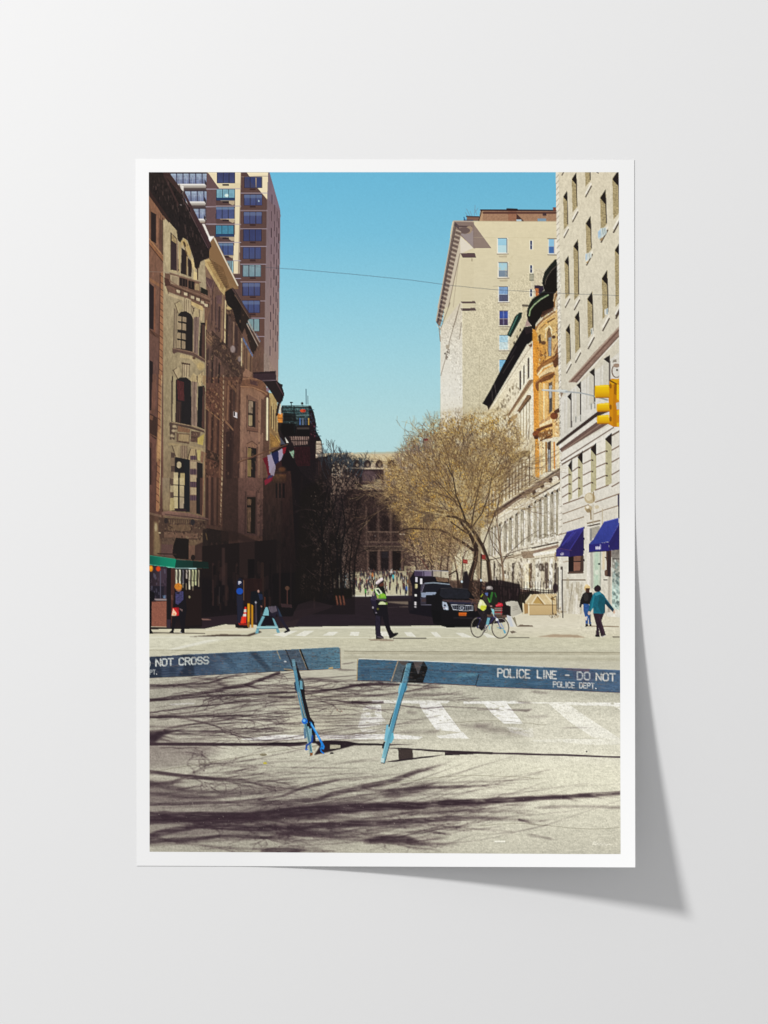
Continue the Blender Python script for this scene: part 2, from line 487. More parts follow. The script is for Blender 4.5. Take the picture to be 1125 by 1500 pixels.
P(N0, "376,690 426,690 436,870 470,900 376,900", ('v', '#3a2622', '#2a1c1b', '#1b1314'), tex=.2, ts=(1, 5))
P(D8, "0,950 135,950 135,1030 0,1035", ('v', '#5a3e2a', '#33221d'), tex=.25, ts=(1.5, 4)); L(D8, "0,930 140,925", 14, '#2a1c18'); E(D8, 90, 895, 40, 25, '#5a3a26', blur=1.5)
for x in (24, 60, 100): R(D8, x, 1040, x + 20, 1190, '#120d0f', a=.9)
speck(N0, "390,740 420,740 420,900 390,900", 70, ['#3a2825', '#43302b', '#2a1c1c', '#120d0e'], (2, 6), a=.4, asp=5)
speck(N0, "425,700 470,720 470,880 425,880", 30, ['#281c1b', '#1f1717'], (2, 6), a=.4, asp=6)
for x in (457, 470, 481): R(N0, x, 850, x + 2, 880, '#4a3a38', a=.5)
L(D7, "798,620 800,1010", 12, '#4a3634'); L(D7, "805,960 815,1030", 9, '#3a2a28'); E(D7, 806, 768, 5, 5, '#f0e8c8')
P(D7, "700,660 730,655 730,750 705,755", '#3a2826', blur=.8); L(D7, "715,800 712,825", 5, '#9aa0b0', a=.6); L(D7, "735,800 732,825", 5, '#9aa0b0', a=.6)
# ---- brown apartment tower
TOW = part('printed_apartment_tower', 'printed tall brown apartment tower with blue windows at upper left')
P(A1, "270,120 950,120 922,1600 270,1600", ('v', '#5c4240', '#5f4543', '#644640', '#6d4c42'), tex=.05)
P(A1, "946,120 958,120 1032,382 1035,420 1018,1600 918,1600", ('v', '#77656e', '#80707a', '#8f7c7c', '#9b887f'), tex=.05, ts=(1, 6))
P(F1, "390,15 480,15 480,130 505,172 390,30", '#f0dcae'); P(F1, "395,15 715,15 700,1000 575,1000 640,860 640,830 655,600 655,470 660,170 505,172 480,130", '#ecd8aa')
P(F1, "480,118 712,118 708,172 505,172", '#e2cf9f')
for y in (320, 492, 668, 835): P(F1, [(570, y - 24), (655, y - 26), (650, y + 10), (630, y + 14), (600, y - 2)], '#e0cc9c', a=.7)
L(F1, "718,15 690,1000", 12, '#5a4040', a=.55)
P(F1, "770,15 978,15 968,280 860,150", '#ecd8aa'); L(F1, "715,60 975,52", 5, '#8a7a78')
wn = sub('window', TOW)
rows = [(18, 120, 485, 655, '#3b4078', '#454f8a'), (183, 288, 478, 655, '#86c8dc', '#7cc2da'), (355, 465, 474, 650, '#4e5b9a', '#55619e'),
        (532, 640, 470, 646, '#3f9cc0', '#48a4c4'), (705, 818, 490, 640, '#4a62a0', '#4a5c9a'), (878, 990, 580, 640, '#a6d6da', '#9ccfd8')]
for i, (y0, y1, x0, x1, c0, c1) in enumerate(rows):
    R(F1, x0 - 4, y0 - 4, x1 + 2, y1 + 2, '#2a2638', id=wn)
    for k in range(3):
        a0 = x0 + (x1 - x0) * k / 3; R(F1, a0 + 3, y0, a0 + (x1 - x0) / 3 - 3, y1, ('v', c0, c1), id=wn, tex=.08)
    if i in (1, 3): R(F1, x0, y1 - 28, x1, y1, '#1d4278', id=wn)
    if i in (2, 4): R(F1, x0, y0, x1, y0 + 22, '#8fb4d0', a=.6, id=wn)
    R(F1, 535, y1 + 8, 598, y1 + 26, '#33222a')
    L(F1, [(400, y1 + 55), (712, y1 + 55)], 7, '#a598a4'); L(F1, [(x0 + 40, y1 + 4), (x1, y1 + 4)], 4, '#c8b898')
E(F1, 575, 240, 18, 16, '#d8efe4', blur=.6)
for i, (y0, y1, x0, x1, c0, c1) in enumerate([(62, 165, 748, 916, '#38417c', '#3c4682'), (232, 335, 745, 918, '#4a68ae', '#3a4a98'), (402, 512, 742, 916, '#4a5ea4', '#40509a'),
        (570, 682, 738, 912, '#2b3c88', '#30428c'), (745, 855, 735, 908, '#3c52a0', '#465a9e'), (915, 1025, 732, 908, '#9ccad4', '#86bccc'),
        (1090, 1210, 729, 900, '#4a5aa0', '#3e4f98'), (1262, 1378, 726, 898, '#405aa8', '#3c5098'), (1440, 1555, 724, 893, '#8cc4cc', '#9acdd0'), (1795, 1910, 720, 890, '#2f6c98', '#245a8a')]):
    R(F1, x0 - 4, y0 - 4, x1 + 3, y1 + 3, '#2a2036', id=wn)
    for k in range(3):
        a0 = x0 + (x1 - x0) * k / 3; R(F1, a0 + 4, y0, a0 + (x1 - x0) / 3 - 3, y1, ('v', c0, c1), id=wn, tex=.08, ts=(1, 4))
    if i in (1, 2, 6, 7): R(F1, x0, y0 + 2, x1, y0 + 34, '#7f9ccc', a=.55, id=wn)
    R(F1, 800, y1 + 6, 856, y1 + 24, '#3a2428')
    L(F1, [(712, y1 + 52), (972 - i * 4, y1 + 52)], 7, '#a295a6')
L(F1, "860,70 862,160", 6, '#c2a878'); E(F1, 888, 294, 7, 9, '#b8e0ec')
P(F1, "860,150 968,280 968,420 900,230", '#6a4c4e', a=.0)
sd = sub('slot_window', TOW)
for x, ys in ((1018, (230, 395, 555, 715, 880, 1040, 1210, 1370, 1540, 1700)), (1046, (330, 490, 640, 810, 960, 1130, 1290, 1450, 1620)), (1070, (395, 550, 700, 860, 1020, 1180, 1340, 1500, 1660)), (1088, (460, 610, 760, 920, 1080, 1240, 1400, 1560))):
    for y in ys:
        xx = x - y * .012
        R(F1, xx - 4, y, xx + 3, y + 95, '#3c2f3a', id=sd)
        L(F1, [(xx + 8, y), (xx + 8, y + 95)], 5, '#9a8a8c', a=.4)
_w = IDS == wn
INK[_w] = INK[_w] * .74 + np.array((.17, .24, .33), np.float32) * .24
bal = sub('balcony', TOW)
for y0, y1, x0, x1 in ((25, 130, 30, 382), (195, 300, 170, 378), (365, 468, 250, 372)):
    R(F1, x0, y0, x1, y1, '#5d6298'); R(F1, x0, y0 - 8, x1, y0 + 4, '#4a3238')
    for x in range(x0, x1, 62):
        R(F1, x + 4, y0 + 6, x + 52, y1 - 4, ('v', '#86a2c4', '#5c6ca8'), tex=.15); L(F1, [(x, y0), (x, y1)], 5, '#262036')
        L(F1, [(x + 30, y0 + 40), (x + 30, y1)], 4, '#b4c4d8', a=.6)
    L(F1, [(x0, y0 + 46), (x1, y0 + 46)], 3, '#aab4cc', a=.6)
    P(F1, [(x0, y1), (x1, y1), (x1 - 10, y1 + 38), (x0, y1 + 38)], ('v', '#e4dcca', '#8f7c6c'), id=bal); L(F1, [(x0, y1 + 2), (x1, y1 + 2)], 9, '#f0e8da', id=bal)
    P(F1, [(x1 - 18, y0 + 60), (x1 - 2, y0 + 90), (x1, y1 + 20), (x1 - 18, y1)], '#3a2a34')
mute(F1, "20,10 390,10 385,200 380,490 200,490", .4)
P(F1, "380,20 400,25 500,170 475,180 470,520 380,520", '#6a4e50', tex=.05)
L(F1, "380,178 480,178", 7, '#a598a4'); L(F1, "375,350 475,348", 7, '#a598a4'); L(F1, "375,518 475,518", 7, '#a598a4')
P(F1, "90,130 160,150 160,200 135,240", '#e8e0d4'); P(F1, "338,515 362,515 415,640 395,640", '#e0d8cc'); P(F1, "395,636 455,636 440,690 410,690", '#f2ece2')

# brown houses with tan cornice
BR2 = part('printed_brown_rowhouse', 'printed brown carved rowhouse under a tan cornice, second from the beige house')
P(N0, "288,380 310,385 355,455 358,470 382,500 382,820 288,850", ('v', '#7a5848', '#6a4b40', '#5e4138', '#56392f', '#4a312b', '#33221f'), tex=.12, ts=(1.5, 6))
P(D1, "730,1260 870,1200 870,1500 730,1500", '#83634e')
P(A1, "575,575 590,580 745,900 745,930 690,930 650,960 540,800 500,740 545,720 550,610", '#8a6741'); P(A1, "500,735 545,720 660,925 650,975 620,940", '#c5a468'); P(A1, "525,740 560,740 650,900 640,940", '#aa8650')
P(A1, "545,720 640,780 690,925 655,920", '#7a5834'); L(A1, "580,580 742,905", 9, '#d8cbb0')
for t in range(14): L(A1, [(555 + t * 8, 755 + t * 13), (590 + t * 7, 750 + t * 13)], 4, '#5a3f26', a=.8)
P(D2, "770,60 800,45 930,110 930,180 900,260 850,200 770,120", '#5a3c3e', tex=.15); L(D2, "800,70 880,230", 16, '#7d5c54'); L(D2, "920,110 890,230", 14, '#74564c')
P(D2, "950,310 1040,300 1060,420 960,420", '#69494a'); L(D2, "880,230 890,640", 14, '#7a5a50'); L(D2, "905,240 900,650", 12, '#4a3130'); L(D2, "960,430 950,790", 30, '#5e4240'); L(D2, "1000,470 990,800", 26, '#3f2a2c'); L(D2, "1045,300 1030,900", 22, '#8f6f54'); L(D2, "860,520 850,700", 16, '#5a3e38')
R(D2, 880, 430, 900, 700, '#402a2a', a=.7); R(D2, 935, 330, 950, 780, '#46302e', a=.8)
L(D2, "1078,400 1070,980", 16, '#d2b884'); P(D2, "1090,530 1130,500 1130,1100 1080,1050", '#231719'); P(D2, "1095,420 1130,390 1130,520 1095,530", '#c7b078', a=.7)
P(D2, "805,760 1125,1100 1125,1220 1000,1080 805,880", '#6b4a3a', tex=.2); L(D2, "810,780 1120,1150", 12, '#3f2a25')
for i in range(12): L(D2, [(830 + i * 25, 800 + i * 28), (840 + i * 25, 860 + i * 28)], 8, '#a1805c', a=.6)
L(D2, "810,880 1000,1060 1125,1240", 14, '#8a6a4c'); L(D2, "810,920 920,1030", 20, '#7a5a42')
for p, c in (("840,1050 830,1500", '#3d2a29'), ("880,1070 870,1500", '#5a4038'), ("905,1080 895,1500", '#2e2020'), ("960,1180 950,1500", '#4a332e'), ("1000,1240 985,1500", '#2c1e1e')): L(D2, p, 26, c)
P(D2, "930,1030 1010,1080 1060,1200 1000,1180", '#8d6c46'); P(D2, "1020,1130 1125,1300 1125,1400 1030,1260", '#523a30', tex=.3, ts=1)
speck(N0, "303,480 320,495 335,540 335,580 300,560", 60, ['#8a6a4e', '#3a2722', '#a5825a', '#4f382e'], (1, 3), a=.7)
# carved mid band and lower shafts
P(D3, "800,170 940,180 1060,420 1000,600 930,520 800,440", '#5a3c32', tex=.3, ts=1); speck(D3, "800,170 940,180 1040,420 1000,640 930,520 800,440", 60, ['#8c6a50', '#33211d', '#a58462', '#482f28'], (1, 3.5), a=.75)
for x, w, c in ((830, 30, '#3a2725'), (870, 22, '#6a4c3e'), (905, 30, '#33221f'), (945, 20, '#634638'), (985, 24, '#3a2724'), (1015, 14, '#7a5944')):
    L(D3, [(x, 470 + (x - 830) * .6), (x - 12, 1010 + (x - 830) * .4)], w, c)
L(D3, "800,440 1040,640", 14, '#836248'); P(D3, "790,1000 1050,1110 1050,1220 790,1120", '#34241f', tex=.3); speck(D3, "800,1000 1050,1110 1040,1420 800,1400", 70, ['#6b4c3e', '#241816', '#7d5c48', '#3a2824'], (1, 4), a=.7)
for z, y0, y1 in ((D3, 0, 1500), (D4, 0, 640)):
    x0 = 1055 if z is D3 else 1032
    L(z, [(x0, y0), (x0 - 22, y1)], 13, '#cdb591', a=.75); L(z, [(x0 - 24, y0), (x0 - 46, y1)], 34, '#6a4a3a')
    for y in range(y0, y1, 75): L(z, [(x0 - 40, y), (x0 - 12, y + 34)], 9, '#4a3029'); P(z, [(x0 - 10, y + 40), (x0 + 8, y + 36), (x0 + 4, y + 62), (x0 - 14, y + 66)], '#5a4034', a=.9)
P(D4, "790,0 1000,0 1020,690 850,640 790,500", ('v', '#4f362f', '#3d2925'), a=.6)
for x, w, c in ((830, 18, '#2f1f1e'), (865, 20, '#6a4c40'), (900, 26, '#2e1f1d'), (940, 20, '#5e4338'), (975, 22, '#35241f')): L(D4, [(x, 0), (x - 4, 640)], w, c, a=.8)
P(D4, "840,640 1125,700 1125,760 850,690", '#4a342d'); P(D4, "830,690 1125,740 1125,1500 830,1500", '#1d1414', tex=.2)
for x in (890, 960, 1040): L(D4, [(x, 900), (x, 1500)], 24, '#3a2724', a=.7)
# the next houses up to the bow front
BR3 = part('printed_dark_rowhouse', 'printed dark brown rowhouse with black cornice beside the bow fronted house')
P(D5, "180,380 420,860 440,960 440,1500 170,1500", ('v', '#503832', '#5a3f36', '#4a332d'), tex=.15, ts=(1.5, 5))
P(D6, "170,0 420,0 400,1500 160,1500", ('v', '#543a31', '#4a322c', '#402b28'), tex=.12, ts=(1.5, 6)); P(D7, "85,0 215,0 205,470 85,400", '#382623', tex=.1)
L(D5, "190,380 180,980", 16, '#d6bc86')
for p, w, c in (("215,560 205,1000", 30, '#2c1e1f'), ("255,560 250,1000", 18, '#5a403c'), ("305,640 300,980", 14, '#8a6a54'), ("340,720 335,1080", 40, '#3d2929'), ("380,760 375,1160", 20, '#55392f')): L(D5, p, w, c)
P(D5, "200,470 290,480 420,640 440,760 400,860 330,700 220,560", '#4c332b', tex=.3, ts=1); speck(D5, "200,470 290,480 420,640 440,800 330,700 220,560", 40, ['#8a6848', '#2c1c19', '#6a4c3a'], (1, 3.5))
E(D5, 240, 480, 40, 26, '#c0a26a', blur=.8); E(D5, 365, 655, 22, 15, '#c8a463')
P(D5, "0,780 180,960 430,1240 470,1400 430,1500 0,1080", '#46302a', tex=.3, ts=1); speck(D5, "0,800 180,980 430,1260 460,1400 200,1300 0,1080", 110, ['#7c5c46', '#2c1c1a', '#94724e', '#5a3f34'], (1, 4), a=.7)
E(D5, 290, 1045, 34, 50, '#93807e', blur=.8); E(D5, 385, 1180, 26, 40, '#8a7876', blur=.8)
L(D5, "415,900 410,1270", 15, '#e6cf9a'); P(D5, "430,900 560,1120 560,1500 470,1400 425,1250", '#7d5d47')
for x, w, c in ((450, 16, '#4a332c'), (478, 22, '#5a3f36'), (510, 16, '#8f6e50'), (538, 20, '#4d352e')): L(D5, [(x, 1000 + (x - 450) * 1.6), (x - 5, 1400)], w, c)
P(D5, "430,870 570,1130 565,1160 425,915", '#4f6a9e', tex=.4, ts=1)
for p, w, c in (("190,180 175,700", 30, '#6a4d3e'), ("230,240 215,700", 26, '#7b5b48'), ("265,300 260,700", 30, '#33221f'), ("310,260 300,680", 34, '#42302c'), ("360,220 350,600", 30, '#6f5244'), ("215,740 200,1300", 30, '#4a332e'), ("280,720 260,1480", 60, '#332221')): L(D6, p, w, c, a=.85)
P(D6, "230,150 340,280 340,330 220,200", '#7a5a44', a=.7); P(D6, "190,700 300,830 300,860 185,740", '#7c5c48'); speck(D6, "180,0 400,60 400,260 200,180", 50, ['#8a6a52', '#2e1e1a', '#6a4c3c'], (1, 3.5), a=.7)
P(D6, "300,590 350,600 350,680 300,660", '#cfc8cc'); R(D6, 305, 595, 322, 650, '#1d1a22'); L(D6, "235,900 230,1480", 80, '#2b1c1c', a=.8)
cb = sub('cornice', BR3)
P(D5, "180,260 250,215 300,205 545,600 500,650 480,700 460,740 420,840 330,660 290,500 215,440 190,360", '#171012', id=cb, tex=.2); L(D5, "285,210 535,610", 22, '#4a3434', id=cb); L(D5, "320,300 520,620", 8, '#7d5e4c')
P(D5, "450,740 480,700 630,990 610,1060 580,1120 540,1060", '#1a1214', id=cb); L(D5, "485,705 635,1000", 9, '#c0b0a0'); L(D5, "500,660 660,950", 10, '#b8a8a0'); L(D5, "490,680 645,970", 10, '#3a2c2e'); L(D5, "610,830 670,940", 7, '#5c7fb0')
mute(F1, "30,0 990,0 990,2000 30,2000", .22)
P(F1, "380,15 715,15 700,1000 640,1000 470,700 380,520", "#6b4c38", a=.04, id=0); P(F1, "715,15 1100,400 1085,2000 715,2000", "#6b4c38", a=.16, id=0)
# ---- beige ornate house, brown houses between
BRW = part('printed_brown_house', 'printed narrow brown house front cut by the left picture edge')
P(N0, "210,275 246,320 246,930 210,930", ('v', '#84604a', '#735446', '#644842', '#64443c', '#4d342e', '#3a2724'), tex=.08, ts=(1.5, 8))
P(D1, "30,960 300,1290 300,1340 30,1010", '#8a6044'); L(D1, "30,1010 290,1340", 12, '#4a2f26'); L(D1, "30,930 300,1270", 14, '#a87c58')
bw = sub('window', BRW)
P(D1, "55,560 130,600 130,1000 55,960", '#241a1c', id=bw); P(D1, "170,650 225,700 225,1140 200,1120 170,1080", '#5c4238', id=bw)
L(D1, "140,620 140,1010", 22, '#8a6450'); L(D1, "215,650 212,1150", 9, '#3a2824'); L(D1, "190,600 180,1000", 5, '#46302a')
P(D2, "30,130 100,190 95,780 30,760", '#231a1e', id=bw); L(D2, "110,200 105,800", 24, '#7a5240'); P(D2, "35,60 190,160 190,200 35,110", '#8e6648', a=.7)
P(D2, "30,760 165,850 165,900 30,820", '#5a3e34'); L(D2, "35,770 120,870", 8, '#382420')
P(D2, "30,1190 85,1220 80,1500 30,1500", '#1e171a', id=bw); P(D3, "30,0 70,0 65,480 40,480", '#241a1c', id=bw); L(D3, "110,0 85,500", 50, '#74503f', a=.5)
P(D3, "30,510 160,590 165,850 120,880 30,800", '#3c2824'); P(D3, "40,540 90,560 80,620 40,600", '#7a5644', a=.8); L(D3, "40,800 150,860", 14, '#6a4a3c')
P(D3, "30,900 75,930 75,1500 30,1500", '#4a322c', a=.8); P(D3, "30,980 60,1000 60,1500 30,1500", '#2c1e1e', id=bw)
# brick pilaster strip between the two houses
for z, t, b in ((D2, (215, 0), (190, 1500)), (D3, (185, 0), (160, 1500)), (D4, (155, 0), (148, 440))):
    L(z, [t, b], 46, '#976c50'); L(z, [(t[0] - 28, t[1]), (b[0] - 28, b[1])], 12, '#503630')
    n = int((b[1] - t[1]) / 92)
    for i in range(n):
        y = t[1] + 92 * i + 30; x = t[0] + (b[0] - t[0]) * (i / max(n, 1))
        L(z, [(x - 22, y), (x + 24, y + 42)], 9, '#55372c')
P(D3, "150,760 190,730 190,1130 130,1200 130,1000", '#c09a6c', a=.6, blur=1)
BEI = part('printed_beige_house', 'printed beige ornate house front with arched windows and dark cornice')
P(N0, "239,322 262,330 300,380 302,420 300,830 239,830", ('v', '#b3a282', '#a3947a', '#998a70', '#94866c', '#8c7c64', '#77644f', '#4d3930'), tex=.07, ts=(2, 6))
P(D1, "245,660 320,700 420,820 430,1400 300,1400 250,1260", ('h', '#b8a888', '#a89878'))
bg = sub('window', BEI)
# top storey
P(D1, "330,850 410,930 440,1380 330,1360", '#32242a', id=bg); P(D1, "340,860 420,960 430,1020 340,960", '#9a8664', tex=.3, ts=1)
L(D1, "415,960 420,1390", 16, '#8a7464'); L(D1, "330,850 330,1360", 8, '#3a2c2a')
P(D1, "480,1060 560,1120 560,1440 465,1410", '#231a1c', id=bg); P(D1, "560,1190 620,1250 615,1460 570,1450", '#2a1e20', id=bg)
L(D1, "455,1000 448,1390", 14, '#b59c72'); L(D1, "552,1180 550,1430", 12, '#ab9068')
P(D1, "470,970 520,930 570,1010 605,1100 600,1200 560,1150 530,1020 500,1010 480,1060", '#b49b6c'); L(D1, "500,980 560,1180", 12, '#6d5638'); P(D1, "600,1190 660,1240 660,1400 625,1330", '#c5ae80')
E(D1, 520, 1010, 14, 40, '#4a3828', rot=-.3)
P(D1, "640,1380 690,1400 690,1500 640,1500", '#d0ba8a')
# balustrade
P(D2, "250,0 330,10 720,130 740,260 860,330 880,470 780,480 500,330 300,260 250,180", '#6a5044', tex=.12)
P(D2, "320,20 440,50 440,180 330,140", '#a8967c'); P(D2, "340,40 425,62 420,160 345,130", '#94846e')
P(D2, "450,60 560,90 560,195 450,170", '#1d1517'); P(D2, "570,100 655,120 650,230 570,210", '#191314'); P(D2, "740,190 840,240 840,310 740,270", '#1c1a16')
P(D2, "665,140 720,150 720,240 660,230", '#a08a6a')
for x in (490, 530, 610): L(D2, [(x, 75), (x, 200)], 7, '#55443c')
L(D2, "320,0 740,130", 16, '#7a6254'); L(D2, "300,100 500,215 740,300 860,360", 14, '#7d6454'); L(D2, "330,170 860,390", 18, '#4a342c')
for x, y in ((440, 250), (540, 285), (635, 330), (710, 360), (770, 400), (820, 440)):
    P(D2, [(x - 32, y - 22), (x + 20, y - 10), (x + 16, y + 28), (x - 28, y + 16)], '#c0b092'); L(D2, [(x + 26, y - 18), (x + 26, y + 40)], 16, '#42302a')
P(D2, "300,280 500,340 500,380 300,310", '#b5a282'); P(D2, "600,380 770,460 775,520 720,500 600,430", '#bfa678')
P(D2, "235,180 265,170 300,270 260,300", '#b8a684'); P(D2, "240,60 300,80 330,170 250,180", '#4a302a'); L(D2, "270,190 300,280", 10, '#5a4438')
P(D2, "790,480 880,470 830,650 830,760 790,700", '#6c5244'); L(D2, "820,650 815,770", 10, '#a5885c')
def storey(z, dy, dx=0, dark=0):
    s = lambda p: [(x + dx, y + dy) for x, y in pts(p)]
    P(z, s("385,420 450,385 500,480 440,550 420,540"), '#a89878'); L(z, s("385,420 430,550"), 9, '#43322a'); L(z, s("385,420 450,385"), 7, '#4a382e')
    P(z, s("515,370 545,340 610,370 600,560 515,530"), '#b3a284')
    for x in (518, 545, 575, 605): L(z, s([(x, 350 + (x - 515) * .4), (x + 3, 540)]), 6, '#5a4738')
    P(z, s("640,560 660,480 720,500 720,600 640,600"), '#b09e7c'); P(z, s("735,520 775,520 760,660 730,650"), '#baa684')
    L(z, s("650,480 630,560"), 12, '#4a382e'); L(z, s("720,500 722,600"), 10, '#57443a'); L(z, s("620,450 650,520"), 10, '#5a473a')
    P(z, s("430,570 470,530 540,525 600,560 635,620 640,1090 410,1040"), '#1c1719', id=bg)
storey(D2, 0)
for z, dy in ((D2, 0),):
    for y0, y1, xa, xb in ((590, 665, 425, 545), (680, 780, 425, 540), (815, 905, 420, 535), (920, 1035, 415, 530)):
        P(D2, [(xa, y0), ((xa + xb) / 2 - 8, y0 + 5), ((xa + xb) / 2 - 10, y1), (xa - 3, y1 - 8)], '#9a8870', id=bg); P(D2, [((xa + xb) / 2 + 8, y0 + 8), (xb, y0 + 20), (xb - 3, y1 + 10), ((xa + xb) / 2 + 4, y1)], '#93816c', id=bg)
P(D2, "640,610 720,600 700,1140 630,1090", '#7c6760', tex=.1, ts=(1, 8)); L(D2, "680,600 660,1110", 8, '#4a3a3a'); L(D2, "640,600 640,1090", 8, '#b09a78')
P(D2, "735,680 800,680 800,1180 715,1130", '#211a1c', id=bg); P(D2, "760,700 800,720 800,1190 755,1160", '#4a332e'); P(D2, "716,620 745,700 720,960", '#94866c', a=.8)
L(D2, "395,500 380,1030", 24, '#8a7a66'); L(D2, "380,490 366,1030", 7, '#3c2e2a'); L(D2, "412,530 402,1030", 6, '#5a4a40')
P(D2, "350,1030 420,1030 640,1085 800,1190 800,1230 640,1140 420,1085 370,1110 350,1080", '#5c4640'); L(D2, "360,1035 640,1090 800,1190", 8, '#8d7460')
P(D2, "460,1110 640,1150 790,1240 800,1300 700,1290 600,1180 450,1160", '#b6a27c', a=.8); E(D2, 740, 1280, 50, 55, '#c4a870', blur=2, a=.6); E(D2, 650, 1165, 22, 22, '#5a4438')
# second arched storey
P(D2, "360,1330 440,1290 480,1400 430,1460", '#ab9a7c'); L(D2, "360,1330 430,1460", 9, '#42302a'); L(D2, "360,1340 410,1300", 8, '#42302a')
P(D2, "490,1240 590,1250 570,1440 500,1430", '#b09e80')
for x in (495, 520, 550, 585): L(D2, [(x, 1250), (x - 6, 1420)], 7, '#54413a')
P(D2, "480,1225 600,1245 595,1265 480,1250", '#4a382f'); P(D2, "600,1440 640,1370 690,1410 680,1500 600,1500", '#b4a07a'); P(D2, "710,1400 780,1350 780,1500 700,1500", '#bda67e'); L(D2, "690,1420 690,1500", 14, '#4a382f'); L(D2, "760,1350 750,1500", 10, '#54413a')
P(D3, "400,60 450,30 540,25 610,80 615,690 395,640", '#19161a', id=bg); P(D3, "410,60 510,90 515,350 430,340", '#4a2426', id=bg, tex=.25, ts=(1, 3)); P(D3, "400,350 480,360 470,650 395,630", '#2e2020', id=bg)
L(D3, "430,360 425,640", 8, '#4a3430'); L(D3, "455,360 450,640", 6, '#5a4038')
P(D3, "340,20 360,0 350,640 338,640", '#3a2c2a'); L(D3, "382,30 370,640", 22, '#a59878'); P(D3, "620,70 690,90 690,700 610,680", '#877266', tex=.12, ts=(1, 8)); L(D3, "655,90 650,690", 7, '#4f3e3c'); L(D3, "690,250 686,430", 7, '#cbb88e')
P(D3, "610,0 680,0 690,90 620,80", '#b09c78'); P(D3, "710,0 760,0 745,140 712,130", '#b8a27a'); P(D3, "770,0 810,0 805,140 770,120", '#8d7658')
P(D3, "705,150 790,140 790,740 690,700", '#17161a', id=bg); P(D3, "770,150 800,170 795,740 755,710", '#4a332e')
P(D3, "310,650 350,635 600,690 780,750 800,790 600,730 420,690 420,740 395,740 385,880 320,880", '#4d3c36'); L(D3, "345,645 600,690 790,755", 12, '#8f7a64')
for x, y in ((380, 700), (350, 830), (370, 760)): E(D3, x, y, 30, 20, '#a8977c', blur=.8)
speck(D3, "320,680 440,690 400,880 325,880", 14, ['#3a2c28', '#b8a888', '#5a483c'], (1, 3))
P(D3, "410,790 590,800 585,940 405,915", '#6a5446'); P(D3, "440,805 580,815 575,910 435,895", '#a08a6a'); L(D3, "440,905 580,935", 8, '#4a382f')
P(D3, "430,690 600,740 590,790 420,770", '#7d5f4a'); P(D3, "610,760 740,780 700,920 600,910", '#5a443c', tex=.3, ts=1); speck(D3, "610,760 740,780 700,920 600,910", 14, ['#8d7660', '#3a2a28'], (1, 2.5))
P(D3, "700,860 790,800 770,960 700,940", '#b5a05e'); P(D3, "300,920 780,1000 770,1040 560,970 400,960 300,960", '#a28e6c', a=.7)
# third storey with quoins
P(D3, "370,980 440,960 430,1130 400,1120", '#a08e70'); P(D3, "465,960 555,970 550,1140 470,1130", '#8e7a66'); P(D3, "590,1010 670,1010 660,1090 590,1170 570,1160", '#a59070'); P(D3, "690,1020 740,1020 730,1170 695,1160", '#b0a06c'); P(D3, "745,1040 790,1050 770,1200 740,1190", '#7c5e4c')
for x in (470, 490, 520, 550): L(D3, [(x, 965), (x, 1130)], 7, '#4f3c36')
L(D3, "345,960 395,1110", 10, '#4a382e'); L(D3, "600,1010 560,1150", 12, '#42302a'); L(D3, "670,1020 690,1160", 11, '#4a382e')
P(D3, "385,1130 400,1120 600,1160 590,1510 330,1510 330,1140", '#18151a'); P(D4, "315,0 590,0 580,470 315,450", '#18151a', id=bg)
P(D3, "510,1150 590,1160 590,1510 510,1510", '#17191f', id=bg); P(D4, "510,0 590,0 590,470 510,450", '#14161c', id=bg); P(D3, "330,1050 385,1060 385,1520 325,1520", '#7a6856'); P(D4, "320,0 385,0 385,450 310,450", '#7a6856')
for y, h in ((1060, 70), (1240, 80), (1420, 90)): P(D3, [(335, y), (385, y + 5), (385, y + h), (335, y + h)], '#4e3e38')
for y, h in ((10, 80), (200, 70)): P(D4, [(325, y), (375, y + 5), (372, y + h), (322, y + h)], '#55443c')
P(D4, "320,110 380,105 370,190 322,190", '#a39478'); P(D4, "318,280 372,275 380,440 315,450", '#b2a274', a=.8)
E(D3, 443, 1228, 42, 58, '#1a1416', id=bg); E(D3, 443, 1228, 32, 46, '#b3a487', id=bg); P(D3, "385,1290 500,1300 520,1340 385,1320", '#18151a')
P(D3, "370,1330 430,1330 425,1510 365,1510", '#b5a583', id=bg); P(D3, "460,1340 520,1340 520,1510 460,1510", '#a9986f', id=bg)
P(D4, "365,0 430,0 425,415 375,415", ('v', '#c0b08a', '#b9aa84'), id=bg); P(D4, "450,0 512,0 508,415 450,415", ('v', '#b8a880', '#9a8a78'), id=bg); L(D4, "365,95 510,105", 9, '#2a2224', id=bg); L(D4, "365,255 510,265", 9, '#2a2224', id=bg)
P(D4, "385,415 545,430 540,465 385,450", '#2a1b22')
P(D3, "590,1160 690,1180 690,1520 590,1520", '#8a7565'); P(D4, "590,0 690,0 690,490 590,470", ('v', '#806a5a', '#6f5848'))
for z, y, h in ((D3, 1100, 60), (D3, 1285, 75), (D3, 1465, 60), (D4, 50, 75), (D4, 240, 70)): P(z, [(595, y), (685, y + 6), (685, y + h), (595, y + h)], '#54404a'); [L(z, [(x, y), (x, y + h)], 6, '#2e2230') for x in (625, 655)]
for z, y, h in ((D3, 1180, 95), (D3, 1365, 95), (D4, 130, 100)): P(z, [(600, y), (680, y + 8), (680, y + h), (600, y + h)], '#a8957a')
P(D3, "690,1190 770,1210 770,1520 690,1520", '#1b171a', id=bg); P(D4, "680,0 730,0 730,500 680,490", '#181518', id=bg); L(D3, "800,1060 780,1500", 12, '#8a6a50'); L(D4, "775,0 768,520", 14, '#8f6d55'); P(D4, "730,0 770,0 765,520 730,505", '#4a322e')
